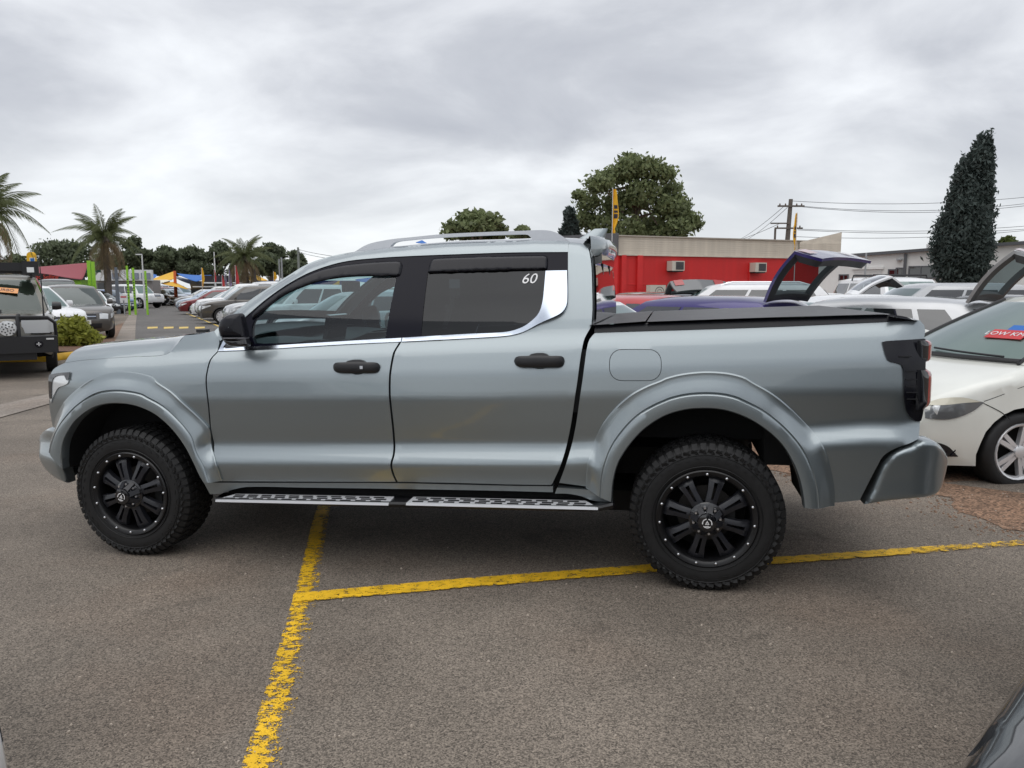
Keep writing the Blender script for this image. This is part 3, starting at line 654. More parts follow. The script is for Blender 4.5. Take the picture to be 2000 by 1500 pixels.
# wrap-round red lens on the corner: two lobes
for (pa, pb_) in ((664, 709), (722, 797)):
    m = MB(); za, zb = TL(1800, pa)[1], TL(1800, pb_)[1]; x0 = TL(1793, 700)[0]
    def fn(u, v):
        a = R(37) + v * R(78); cx, cy = x0, Y(x0, (za + zb) / 2) + .095; e = 1 - .35 * (2 * u - 1) ** 8; rx, ry = .085, .108
        return (cx + rx * math.sin(a) * e + .0, cy - ry * math.cos(a), za + (zb - za) * u)
    m.grid(fn, 14, 14); m.build('red_lens', M_red, o, 40)
    m = MB()
    def fn2(u, v):
        a = R(-6) + v * R(43); cx, cy = x0, Y(x0, (za + zb) / 2) + .095; return (cx + .085 * math.sin(a) * (1 - .35 * (2 * u - 1) ** 8), cy - .108 * math.cos(a), za + (zb - za) * u)
    m.grid(fn2, 8, 8); m.build('smoked_lens', M_gloss, o, 40)
mirror(o)
# ------------------------------------------------------------------ pickup: roof, glass across, bonnet, nose, tray
def across(name, edge, centre, material, n=24, p=2.4, parent=None, smooth=40, s0=0.0, s1=1.0, drop=0.0, inset=0.0, thick=0):
    """surface from the near edge curve over a centre curve to the far edge; edge: (x,y,z), centre: (x,z)"""
    k = len(edge)
    def fn(u, v):
        i = int(round(u * (k - 1))); e = edge[i]; c = centre[i]; w_ = s0 + (s1 - s0) * v; s = 2 * w_ - 1
        b = 1 - abs(s) ** p; ye = e[1] + inset
        return (e[0] + (c[0] - e[0]) * b, WD / 2 + s * (WD / 2 - ye), e[2] + (c[1] - e[2]) * b - drop)
    return MB().grid(fn, k - 1, n).build(name, material, parent or TRUCK, smooth)
# roof
re = [(x, Y(x, z), z) for x, z in [TL(*q) for q in spl(ROOF_PX, 14)]]
re = [(a + 0, b + .03, c_ - .010) for a, b, c_ in re if a > -2.03] + [(re[-1][0] + .02, re[-1][1] + .02, re[-1][2] - .03)]
rc = [(x, z + .055 * min(1, (i + 1) / 6) * (1 if i < len(re) - 2 else .6)) for i, (x, y, z) in enumerate(re)]
across('roof', re, rc, M_paint, 30, 2.2)
# windscreen
we = [(x + .012, Y(x, z) + .035, z - .012) for x, z in [TL(*q) for q in spl(ROOF_PX[:8], 14)]]
we = [q for q in we if q[0] <= -2.0]
wc = [(x - .20 + .10 * i / len(we), z + .02) for i, (x, y, z) in enumerate(we)]
across('windscreen', we, wc, glassmat('windscreen_glass', (.62, .72, .72), 1.0), 24, 2.2)
across('windscreen_border', we[:3], [(a - .004, b + .006) for a, b in wc[:3]], M_gloss, 24, 2.2)
# bonnet: outer roll of the near edge up to a flat crown
ce = [(x, Y(x, z) + .004, z) for x, z in [TL(*q) for q in spl([(126, 708.5), (160, 703.5), (200, 700.5), (260, 696.5), (325, 691.5), (346, 671.5), (361, 654.5), (400, 651)], 10)]]
TOPP = [(127, 703), (137, 690), (160, 681), (183, 674.5), (240, 665), (305, 658), (360, 654), (398, 650)]
tp = [Lp(px, py, .62) for px, py in spl(TOPP, 6)]; tx = [q[0] for q in tp]; tz = [q[2] for q in tp]
def hood(u, v):
    i = int(round(u * (len(ce) - 1))); x, y, z = ce[i]; s = math.sin((2 * v - 1) * math.pi / 2); xc = min(max(x + .0, tx[0]), tx[-1]); zt = np.interp(xc, tx, tz)
    b = .8 * (1 - abs(s) ** 11) + .2 * (1 - abs(s) ** 3)
    nose = .10 * sm(-3.75, -4.1, x) * (1 - s * s)
    return (x - nose, WD / 2 + s * (WD / 2 - y), z + (max(zt, z) - z) * b)
MB().grid(hood, len(ce) - 1, 48).build('bonnet', M_paint, TRUCK, 50)
for sy in (.68, 1.28):
    a = Lp(388, 653, .6); m = MB(); m.box((a[0] - .02, sy, np.interp(a[0], tx, tz) + .012), (.07, .05, .022)); m.build('washer_jet', M_black, TRUCK, 30)
cw = TL(400, 652); MB().grid(lambda u, v: (cw[0] - .02 + .25 * u, .16 + v * (WD - .32), cw[1] - .0 - .03 * u + .03 * (1 - (2 * v - 1) ** 2)), 4, 12).build('cowl', M_black, TRUCK)
# nose: grille face with a lower skirt, between the two front corners
nz = [TL(*q) for q in spl([(126, 708), (112, 716), (99, 731), (98, 765), (98, 799), (103, 834)], 6)]
ne = [(x, Y(x, z) + .01, z) for x, z in nz]
across('front_panel', ne, [(x - .13, z) for x, y, z in ne], M_paint, 24, 2.6)
gr = [(x - .012, y, z) for x, y, z in ne[3:-1]]
across('grille', gr, [(x - .13, z) for x, y, z in gr], M_black, 20, 2.6, s0=.2, s1=.8)
for k in range(6):
    i = 4 + k * (len(ne) - 6) // 6; x, y, z = ne[i]; MB().tube([(x - .03 - .125 * (1 - abs(2 * v - 1) ** 2.6), y + .34 + v * (WD - 2 * y - .68), z) for v in np.linspace(0, 1, 9)], .014, 6).build('grille_bar', M_chrome, TRUCK)
be_ = [(q[0] + .0, .10 + .0, q[1]) for q in [TL(*p_) for p_ in spl([(104, 835), (88, 841), (80, 850), (79, 866), (81, 886), (92, 914), (118, 937)], 6)]]
be_ = [(x + .05, max(.06, Y(x, z) + .03), z) for x, y, z in be_]
across('bumper_face', be_, [(x - .15, z) for x, y, z in be_], M_paint, 24, 2.8)
ia = [(x - .012, y, z) for x, y, z in be_[4:-3]]
across('lower_intake', ia, [(x - .15, z) for x, y, z in ia], M_black, 20, 2.8, s0=.22, s1=.78)
# cab back wall, rear window, roof spoiler
bk = [TL(*q) for q in spl([(1150, 483), (1155, 520), (1156.5, 562), (1157, 606), (1155, 640)], 8)]
bke = [(x + .004, Y(x, z) + .006, z) for x, z in bk]
across('cab_back', bke, [(x + .005, z) for x, y, z in bke], M_paint, 20, 4)
gw = [(x + .012, y + .07, z) for x, y, z in bke[2:-1]]
across('rear_window', gw, [(x + .004, z) for x, y, z in gw], mat('rear_glass_dark', (.01, .011, .012), .02, coat=1), 20, 4)
for sy in (.72, WD - .72): MB().box((bk[len(bk) // 2][0] + .012, sy, (bk[2][1] + bk[-2][1]) / 2), (.006, .03, bk[2][1] - bk[-2][1])).build('window_divider', M_black, TRUCK, 0)
xs_, zs_ = bk[0][0], TL(1150, 478)[1]
def spo(u, v):
    prof = [(-.05, .035), (.02, .05), (.055, .045), (.085, .028), (.095, -.005), (.085, -.045), (.07, -.062), (.03, -.055), (.0, -.06)]
    q = spl(prof, .02); i = min(int(round(u * (len(q) - 1))), len(q) - 1); s = 2 * v - 1; f = 1 - .9 * abs(s) ** 5
    return (xs_ + q[i][0] * f, WD / 2 + s * (WD / 2 - .36), zs_ + q[i][1] + .02 * (1 - s * s))
MB().grid(spo, 24, 28).build('roof_spoiler', M_paint, TRUCK, 60)
MB().box((xs_ + .035, WD / 2, zs_ - .07), (.05, 1.0, .06)).build('brake_light', M_gloss, TRUCK, 0)
# shark-fin aerial
MB().grid(lambda u, v: (xs_ - .16 + .13 * v + .095 * (1 - .55 * v) * (1 + math.cos(2 * math.pi * u)), WD / 2 + (.03 * (1 - v) + .006) * math.sin(2 * math.pi * u), zs_ + .06 + v * .075), 16, 6).build('aerial', M_paint, TRUCK, 60)
# roof rails with the long slot, both sides
M_rail = mat('rail_silver', (.62, .64, .68), .3, .85, coat=.6)
ro = TP([(692, 493.5, C), (720, 477.5), (760, 468.5), (800, 464), (875, 457), (1022, 451), (1066, 450), (1088, 455), (1111, 470.5, C), (1040, 471), (1000, 472), (872, 476), (800, 481), (760, 485)], 0, .44)
slot = TP([(764, 482, C), (771, 474.5), (785, 470.8), (875, 463.3), (1020, 457.6), (1032, 459), (1041, 468, C), (1000, 469.8), (872, 473.6), (800, 479.3)], 0, .44)
ol = spl(ro, .02, True); hl_ = spl(slot, .02, True); V, F = fill2d(ol, [hl_], .05); m = MB()
vs = []
for y in (.425, .465): vs += [(x, y, z) for x, z in V]
nV = len(V); Fs = [tuple(f) for f in F]; fs = Fs + [tuple(i + nV for i in f[::-1]) for f in Fs]
fs += [(b_, a_, a_ + nV, b_ + nV) for a_, b_ in boundary(F)]
o = m.add(vs, fs).build('roof_rail', M_rail, TRUCK, 40); mirror(o)
# tray: rails, roller cover, tailgate
rl = TP([(1161, 649.5, C), (1161.5, 640), (1163, 636, C), (1300, 631), (1500, 624), (1700, 616), (1738, 614, C), (1770, 619), (1784, 626, C), (1737, 628), (1500, 638.5)], -.0)
o = panel('tray_rail', rl, M_trim, off=-.004, thick=.10, h=.04); 
ed = [Lp(px, py, .085) for px, py in ((1162, 636), (1262, 628.6), (1500, 620), (1738, 613.5))]
zc0 = [q[2] for q in ed]; xc0 = [q[0] for q in ed]
M_cover = mat('roller_cover', (.035, .034, .037), .42, var=.12, vscale=10, bump=.06, bscale=160)
xa, xb_ = xc0[0] - .03, xc0[-1]
def cov(x0, x1, nm, dz=0):
    m = MB()
    def fn(u, v):
        x = x0 + (x1 - x0) * u; return (x, .07 + v * (WD - .14), np.interp(x, xc0, zc0) + dz + .004)
    return m.grid(fn, 16, 8).build(nm, M_cover, TRUCK, 40)
cov(xc0[0] - .03, xc0[1] - .004, 'cover_box'); cov(xc0[1] + .004, xb_, 'roller_cover', -.003)
tg = [TL(*q) for q in ((1797, 626), (1806, 640), (1806, 690), (1804, 760), (1797, 822), (1795, 856))]
tge = [(x - .012, Y(x, z) + .012, z) for x, z in tg]
across('tailgate', tge, [(x + .04, z) for x, y, z in tge], M_paint, 20, 6)
across('tray_end_cap', [(xb_ - .0, .05, zc0[-1] - .012), (tg[0][0] - .015, .10, tg[0][1] + .0)], [(xb_, zc0[-1] - .005), (tg[0][0] + .02, tg[0][1] + .005)], M_paint, 12, 6)
# underbody: axles, plus black boxes added and set low to block light beneath
m = MB(); m.box((-1.72, WD / 2, .66), (2.2, WD - .24, .54)); m.box((-1.7, WD / 2, .36), (2.6, 1.1, .12)); m.box((-3.4, WD / 2, .80), (1.3, WD - .66, .5)); m.box((.05, WD / 2, .93), (1.55, WD - .66, .34))
m.box((-.75, WD / 2, .58), (1.1, .9, .16)); m.tube([(0, .2, .42), (0, WD - .2, .42)], .06, 10); m.lathe([(0, -.14), (.15, -.1), (.17, 0), (.15, .1), (0, .14)], 16)
m.v[-16 * 5:] = [(a, b + WD / 2, c_ + .42) for a, b, c_ in m.v[-16 * 5:]]
m.tube([(-3.4, .2, .42), (-3.4, WD - .2, .42)], .05, 10); m.box((.55, WD / 2, .80), (.5, WD - .4, .3))
m.build('chassis', M_void, TRUCK, 0)
# interior
m = MB(); f0 = TL(500, 672)
m.grid(lambda u, v: (-2.98 + .55 * u + .02, .14 + v * (WD - .28), 1.26 + .055 * math.sin(u * 2.6) + .02 * math.sin(v * 9)), 8, 12); m.box((-2.62, WD / 2, 1.08), (.5, WD - .34, .34)); m.build('dashboard', M_int, TRUCK, 40)
MB().box((-2.44, WD / 2 - .06, 1.36), (.03, .30, .19), Matrix.Rotation(R(12), 3, 'Y')).build('screen', M_gloss, TRUCK, 0)
m = MB(); m.lathe([(.185, -.014), (.197, 0), (.185, .014), (.172, 0), (.185, -.014)], 28); m.box((0, 0, 0), (.30, .03, .06)); m.box((0, .01, -.08), (.05, .03, .14)); m.lathe([(0, -.03), (.06, -.03), (.075, 0), (.075, .02)], 16)
sw = m.build('steering_wheel', M_int, TRUCK, 40, loc=(-2.16, 1.42, 1.30), rot=(0, 0, 0)); sw.rotation_euler = (R(0), R(0), R(0)); sw.matrix_local = Matrix.Translation((-2.16, 1.42, 1.27)) @ Matrix.Rotation(R(-25), 4, 'Y') @ Matrix.Rotation(R(90), 4, 'Z')
def seat(x, y, wd):
    m = MB(); 
    m.grid(lambda u, v: (x + .06 + .05 * math.cos(2 * math.pi * u) * (1.2 - .3 * v) + .16 * v, y + (wd / 2) * (1 - .16 * v) * (1 if abs(math.sin(2 * math.pi * u)) > .3 else abs(math.sin(2 * math.pi * u)) / .3) * (1 if math.sin(2 * math.pi * u) > 0 else -1), .92 + .56 * v), 24, 8)
    m.box((x + .22, y, 1.50), (.09, wd * .62, .10)); m.box((x - .2, y, .90), (.5, wd, .14)); m.box((x + .26, y, 1.60), (.09, .27, .17)); m.build('seat', M_seat, TRUCK, 50)
for x in (-1.86, -1.02):
    for y in (.56, 1.40): seat(x, y, .5)
MB().box((-2.34, WD / 2, 1.64), (.03, .24, .07)).build('rear_view_mirror', M_black, TRUCK, 0)
MB().grid(lambda u, v: (-2.02 + 1.35 * u, .34 + v * (WD - .68), 1.80 + .04 * (1 - (2 * v - 1) ** 2)), 6, 8).build('headlining', mat('headlining_grey', (.25, .25, .25), .9), TRUCK)
m = MB(); m.box((-1.6, .16, 1.06), (2.2, .08, .42)); m.box((-1.6, WD - .16, 1.06), (2.2, .08, .42)); m.box((-.72, WD / 2, 1.1), (.08, WD - .4, .9)); m.box((-1.7, WD / 2, .92), (2.1, WD - .4, .02)); m.build('cabin_lining', M_int, TRUCK, 0)
# door mirror
def mloft(pts, name, material, parent, depth, back=.025):
    m = MB(); mo = np.array(spl([(*TL(q[0] + 4, q[1], -.10), *q[2:]) for q in pts], .012, True)); mc = mo.mean(0); n = len(mo)
    lv = [(1.0, back), (1, .02), (.985, -.01), (.95, -.35 * depth), (.86, -.68 * depth), (.66, -.92 * depth), (.36, -depth), (.02, -1.02 * depth)]; vs = []
    for s_, d in lv:
        for p in mo: q = mc + (p - mc) * s_; vs.append((q[0], d - .035, q[1]))
    fs = [(k * n + i, k * n + (i + 1) % n, (k + 1) * n + (i + 1) % n, (k + 1) * n + i) for k in range(len(lv) - 1) for i in range(n)]
    return m.add(vs, fs).build(name, material, parent, 42)
ob = mloft([(441.5, 657, C), (441, 640), (446, 626), (455, 617.5), (465, 613), (477, 611), (485, 610.8), (488, 614), (489.5, 640), (489, 657.5, C)], 'door_mirror', M_trim, TRUCK, .05)
mloft([(443, 660, C), (488.5, 660, C), (489.5, 673), (487, 676), (470, 676), (456, 674.5), (447, 667)], 'mirror_housing', M_gloss, ob, .04)
mloft([(443.5, 656.5, C), (488.5, 656.5, C), (488.5, 661, C), (444.5, 661, C)], 'mirror_seam', mat('mirror_seam_grey', (.10, .10, .11), .35), ob, .053)
bx, bz = TL(492, 668); MB().tube([(bx - .08, -.02, bz + .03), (bx - .04, .10, bz + .02)], [.025, .03], 10).build('mirror_arm', M_black, ob)
mirror(ob)
x, z = TL(460, 672, .02); m = MB(); tri = TP([(441, 660), (450, 662), (494, 668), (494, 674), (440, 682)], -.005); m.add([(a, Y(a, b) - .006, b) for a, b in tri], [tuple(range(5))]); o = m.build('mirror_base', M_gloss, TRUCK, 0)
# side steps
stz = lambda px: None
a0, a1 = Lp(436, 961, .06), Lp(1196, 976, .06)
def bar(pts, yy, rad, nm, material):
    P = [Lp(px, py, yy) for px, py in pts]; o = MB().tube([(q[0], yy, q[2]) for q in P], rad, 10).build(nm, material, TRUCK, 45); mirror(o); return o
M_step = mat('step_black', (.013, .013, .015), .35)
top = [Lp(px, py, .09) for px, py in ((425, 972), (455, 968), (600, 969.5), (775, 972), (1000, 976), (1110, 978), (1140, 981), (1196, 984))]
fr_ = [Lp(px, py, -.045) for px, py in ((418, 980), (425, 980), (600, 984.5), (775, 988), (1000, 993), (1110, 995.5), (1170, 996), (1197, 990))]
m = MB(); k = len(top); vs = []
for i in range(k):
    a, b = top[i], fr_[i]; vs += [(a[0], .16, a[2] + .012), (a[0], .09, a[2]), (b[0], -.03, b[2] + .018), (b[0], -.045, b[2] + .008), (b[0], -.03, b[2] - .012), (b[0], .08, b[2] - .02), (a[0], .16, b[2] - .0)]
fs = []
for i in range(k - 1):
    for j in range(7): fs.append((i * 7 + j, i * 7 + (j + 1) % 7, (i + 1) * 7 + (j + 1) % 7, (i + 1) * 7 + j))
fs += [tuple(range(7)), tuple((k - 1) * 7 + j for j in range(7))]
step_ob = m.add(vs, fs).build('side_step', M_step, TRUCK, 30)
slot_me = MB().box((0, 0, 0), (.062, .013, .004)).mesh('grip_slot', M_black, 0)
for pl in ([(421, 977), (461, 965.3), (770, 970.8), (759, 984)], [(793, 983.5), (808, 971), (1143, 978.3), (1168, 992.5)]):
    A = [Lp(*pl[0], -.045), Lp(*pl[1], .055), Lp(*pl[2], .055), Lp(*pl[3], -.045)]
    nr = [np.array((q[0], (-.045, .055, .055, -.045)[i], q[2] + .003)) for i, q in enumerate(A)]
    m = MB(); up = np.array((0, 0, .008)); lip = [nr[0] + (0, -.004, -.012), nr[3] + (0, -.004, -.012)]
    m.add([*nr, *[q - up for q in nr], *lip], [(0, 3, 2, 1), (0, 1, 5, 4), (2, 3, 7, 6), (1, 2, 6, 5), (0, 8, 9, 3)])
    o = m.build('step_plate', mat('step_plate_silver', (.62, .63, .65), .4, .25), step_ob, 0)
    for r_ in range(3):
        for c_ in range(11):
            v = .24 + r_ * .26; u = (c_ + .55 + (.35 if r_ == 1 else .1)) / 11.6
            e0 = nr[0] + (nr[1] - nr[0]) * v; e1 = nr[3] + (nr[2] - nr[3]) * v; q = e0 + (e1 - e0) * u
            sl3 = math.atan2(nr[1][2] - nr[0][2], .10)
            if .02 < u < .97: link('grip_slot', slot_me, o, tuple(q + (0, 0, .0015)), (sl3, -math.atan2(e1[2] - e0[2], e1[0] - e0[0]), 0))
mirror(step_ob)
# ------------------------------------------------------------------ wheels
TR, TW = .402, .275
def wheel_parts(lugs=True):
    """returns (name, mesh, matrix) list, axle along y, outer face towards -y"""
    out = []
    prof = [(.255, .012), (.262, .004), (.275, .000), (.30, -.004), (.33, -.004), (.355, .003), (.372, .014), (.389, .030), (.393, .05), (.393, TW - .05), (.389, TW - .03), (.37, TW - .014), (.33, TW), (.27, TW - .005), (.25, TW - .02)]
    out.append(('tyre', MB().lathe(prof, 72).mesh('tyre', M_rubber, 40), Matrix()))
    # raised ring and block lettering-like ribs on the sidewall
    m = MB()
    for r0 in (.278, .340):
        m.lathe([(r0 - .003, -.0025), (r0, -.0065), (r0 + .003, -.0025)], 72)
    for k in range(54):
        a = 2 * math.pi * k / 54; rot = Matrix.Rotation(-a, 3, 'Y')
        for (r0, wd_, hh, dy, tw_) in ((.357, .026, .020, .003, .35), (.349, .013, .012, .0, -.5)):
            q = rot @ Vector((r0, dy, .006 if dy else -.008)); m.box(q, (hh, .010, wd_), rot @ Matrix.Rotation(tw_, 3, 'Y') @ Matrix.Rotation(R(-24), 3, 'Z'))
    for k in range(40):
        a = 2 * math.pi * k / 40; rot = Matrix.Rotation(-a, 3, 'Y'); m.box(rot @ Vector((.318 + .006 * (k % 2), -.0052, 0)), (.004 + .006 * ((k // 5) % 2), .003, .026 if k % 3 else .012), rot @ Matrix.Rotation(.25, 3, 'Y'))
    out.append(('sidewall_block', m.mesh('sidewall_block', M_rubber, 0), Matrix()))
    # shoulder lugs (their own parts) and the centre tread blocks
    def lugmesh(deep):
        m = MB(); vs = [(.366, .004, -.018), (.366, .004, .013), (.396, .024, -.017), (.396, .024, .012), (TR - .003, .085, -.006), (TR - .003, .085, .016), (.38, .085, -.006), (.38, .085, .016), (.38, .03, -.019), (.38, .03, .015), (TR - .002, .055, -.016), (TR - .002, .055, .010)]
        m.add(vs, [(0, 1, 3, 2), (2, 3, 11, 10), (10, 11, 5, 4), (4, 5, 7, 6), (0, 2, 8), (2, 10, 8), (10, 4, 6, 8), (1, 9, 3), (3, 9, 11), (11, 9, 7, 5)]); return m.mesh('tread_lug', M_rubber, 0)
    lm = lugmesh(1)
    for k in range(54): out.append(('tread_lug', lm, Matrix.Rotation(-2 * math.pi * k / 54, 4, 'Y')))
    m = MB()
    for k in range(54):
        for row, (y0, dw) in enumerate(((.105, .036), (.145, .036), (.185, .036), (.232, .05))):
            a = 2 * math.pi * (k + (.5 if row % 2 else 0)) / 54; rot = Matrix.Rotation(-a, 3, 'Y'); q = rot @ Vector((.392, y0, 0)); m.box(q, (.018, dw, .032), rot @ Matrix.Rotation(.35 if row % 2 else -.35, 3, 'X'))
    out.append(('tread_block', m.mesh('tread_block', M_rubber, 0), Matrix()))
    rimm = mat('rim_matt_black', (.007, .007, .008), .36, var=.15, vscale=6)
    rp = [(.257, .014), (.260, -.002), (.254, -.008), (.246, -.006), (.232, -.001), (.228, .004), (.222, .018), (.218, .05), (.212, .16), (.212, .20)]
    out.append(('rim', MB().lathe(rp, 72).mesh('rim', rimm, 35), Matrix()))
    out.append(('brake_disc', MB().lathe([(.06, .12), (.15, .12), (.15, .135), (.06, .135)], 40).mesh('brake_disc', mat('cast_iron', (.07, .065, .06), .5, .7, var=.2), 35), Matrix()))
    m = MB(); m.lathe([(.0, .20), (.215, .20)], 40); out.append(('wheel_back', m.mesh('wheel_back', M_void, 0), Matrix()))
    m = MB(); m.box((.125, .125, -.02), (.05, .06, .12)); out.append(('brake_caliper', m.mesh('brake_caliper', mat('caliper_grey', (.06, .06, .06), .5), 0), Matrix()))
    # eight split spokes
    m = MB()
    ol = [(.070, -.028), (.080, -.029), (.150, -.031), (.222, -.043), (.222, .043), (.150, .031), (.080, .029), (.070, .028)]
    sl2 = [(.105, -.006), (.170, -.0085), (.196, -.010), (.196, .010), (.170, .0085), (.105, .006)]
    V, F = fill2d(resample(ol, .012), [resample(sl2, .01)], .014)
    def dep(r): return np.interp(r, (.07, .11, .17, .205, .222), (-.002, .000, .006, .012, .026))
    nV = len(V); vs = [(r_, dep(r_) + .010 * min(1, abs(t_) / .03) ** 2, t_) for r_, t_ in V] + [(r_, dep(r_) + .045, t_) for r_, t_ in V]
    Fs = [tuple(f) for f in F]; m.add(vs, Fs + [(b_, a_, a_ + nV, b_ + nV) for a_, b_ in boundary(F)]); sm_ = m.mesh('spoke', mat('spoke_satin_black', (.020, .021, .026), .32), 30)
    for k in range(8): out.append(('spoke', sm_, Matrix.Rotation(R(45 * k + 104), 4, 'Y')))
    # hub, crown of arms, cap, nuts, studs
    m = MB(); m.lathe([(.095, .03), (.090, -.002), (.075, -.010), (.058, -.014), (.052, -.05), (.046, -.066), (.030, -.070), (0, -.071)], 40); out.append(('hub_cap', m.mesh('hub_cap', M_gloss, 35), Matrix()))
    m = MB(); m.add([(.040, -.068, -.016), (.040, -.068, .016), (.084, -.014, .012), (.084, -.014, -.012), (.05, -.04, -.016), (.05, -.04, .016), (.08, .0, .012), (.08, 0, -.012)], [(0, 1, 2, 3), (0, 3, 7, 4), (1, 5, 6, 2), (2, 6, 7, 3)])
    am = m.mesh('hub_arm', MATS['spoke_satin_black'], 0)
    for k in range(8): out.append(('hub_arm', am, Matrix.Rotation(R(45 * k + 104), 4, 'Y')))
    nm = MB().lathe([(.0, -.03), (.006, -.03), (.008, -.026), (.008, 0)], 8).mesh('lug_nut', M_satinmetal, 40)
    for k in range(8): out.append(('lug_nut', nm, Matrix.Rotation(R(45 * k + 126), 4, 'Y') @ Matrix.Translation((.068, -.004, 0))))
    bm_ = MB().lathe([(.0, -.0095), (.004, -.0095), (.0074, -.006), (.008, .003)], 10).mesh('rim_bolt', M_satinmetal, 50)
    for k in range(15): out.append(('rim_bolt', bm_, Matrix.Rotation(2 * math.pi * (k + .25) / 15, 4, 'Y') @ Matrix.Translation((.2395, -.0035, 0))))
    # centre emblem: broken ring round a small triangle
    m = MB(); M_em = mat('emblem_white', (.8, .8, .8), .35)
    for k in range(3):
        a0 = 120 * k + 100; vs = [(r_ * math.cos(R(a0 + 95 * j / 10)), -.0735, r_ * math.sin(R(a0 + 95 * j / 10))) for j in range(11) for r_ in (.0205, .0255)]; m.add(vs, [(2 * j, 2 * j + 1, 2 * j + 3, 2 * j + 2) for j in range(10)])
    t0 = [(.013 * math.cos(R(90 + 120 * k)), -.0735, .0145 * math.sin(R(90 + 120 * k))) for k in range(3)]; t1 = [(a * .4, b, c_ * .4 - .001) for a, b, c_ in t0]
    m.add(t0 + t1, [(0, 1, 4, 3), (1, 2, 5, 4), (2, 0, 3, 5)]); m.add([(-.010, -.0735, -.014), (.010, -.0735, -.014), (.008, -.0735, -.018), (-.008, -.0735, -.018)], [(0, 1, 2, 3)])
    out.append(('emblem', m.mesh('emblem', M_em, 0), Matrix()))
    return out
WP = wheel_parts()
FX = -3.415
for wx, far, spin in ((0, 0, 0), (FX, 0, 14), (0, 1, 30), (FX, 1, 50)):
    wh = empty('wheel'); wh.parent = TRUCK
    M = Matrix.Translation((wx, .0 if not far else WD, TR - .003 if wx == 0 else TR + .002)) @ (Matrix.Rotation(math.pi, 4, 'Z') if far else Matrix()) 
    wh.matrix_local = M
    for nm, me, mm_ in WP:
        if far and nm in ('tread_lug', 'lug_nut', 'rim_bolt', 'hub_arm', 'emblem'): continue
        o = link(nm, me, wh); o.matrix_local = (Matrix.Rotation(R(spin), 4, 'Y') if nm not in ('brake_caliper',) else Matrix()) @ mm_
        if nm in ('sidewall_block', 'tread_block'): o['kind'] = 'stuff'
# ------------------------------------------------------------------ other vehicles: nose towards -x, origin on the ground under the middle
def carpaint():
    m = bpy.data.materials.new('car_paint'); m.use_nodes = True; t = m.node_tree; b = t.nodes['Principled BSDF']
    oi = N(t, 'ShaderNodeObjectInfo'); c = N(t, 'ShaderNodeTexCoord'); d = N(t, 'ShaderNodeTexNoise', Scale=2.5, Detail=5.0); LK(t, c.outputs['Object'], d.inputs['Vector'])
    r = N(t, 'ShaderNodeMapRange'); LK(t, d.outputs[0], r.inputs[0]); r.inputs[1].default_value = .3; r.inputs[2].default_value = .7; r.inputs[3].default_value = .93; r.inputs[4].default_value = 1.04
    s = N(t, 'ShaderNodeVectorMath', operation='SCALE'); LK(t, oi.outputs['Color'], s.inputs[0]); LK(t, r.outputs[0], s.inputs['Scale']); LK(t, s.outputs[0], b.inputs['Base Color'])
    LK(t, oi.outputs['Alpha'], b.inputs['Metallic']); b.inputs['Roughness'].default_value = .38; b.inputs['Coat Weight'].default_value = 1; b.inputs['Coat Roughness'].default_value = .04
    return m
M_car = carpaint()
PAINT = {'white': (.80, .81, .82, 0), 'pearl': (.74, .75, .70, .0), 'silver': (.50, .51, .52, .6), 'grey': (.12, .125, .13, .5), 'dark': (.022, .023, .026, .3), 'black': (.010, .010, .012, .1), 'red': (.17, .012, .016, .3),
         'blue': (.03, .09, .25, .4), 'violet': (.030, .020, .14, .45), 'navy': (.01, .02, .06, .3), 'champagne': (.36, .33, .27, .5), 'lightblue': (.42, .5, .62, .4), 'brightred': (.45, .02, .02, .1), 'khaki': (.13, .12, .095, .3), 'bronze': (.10, .09, .08, .45)}
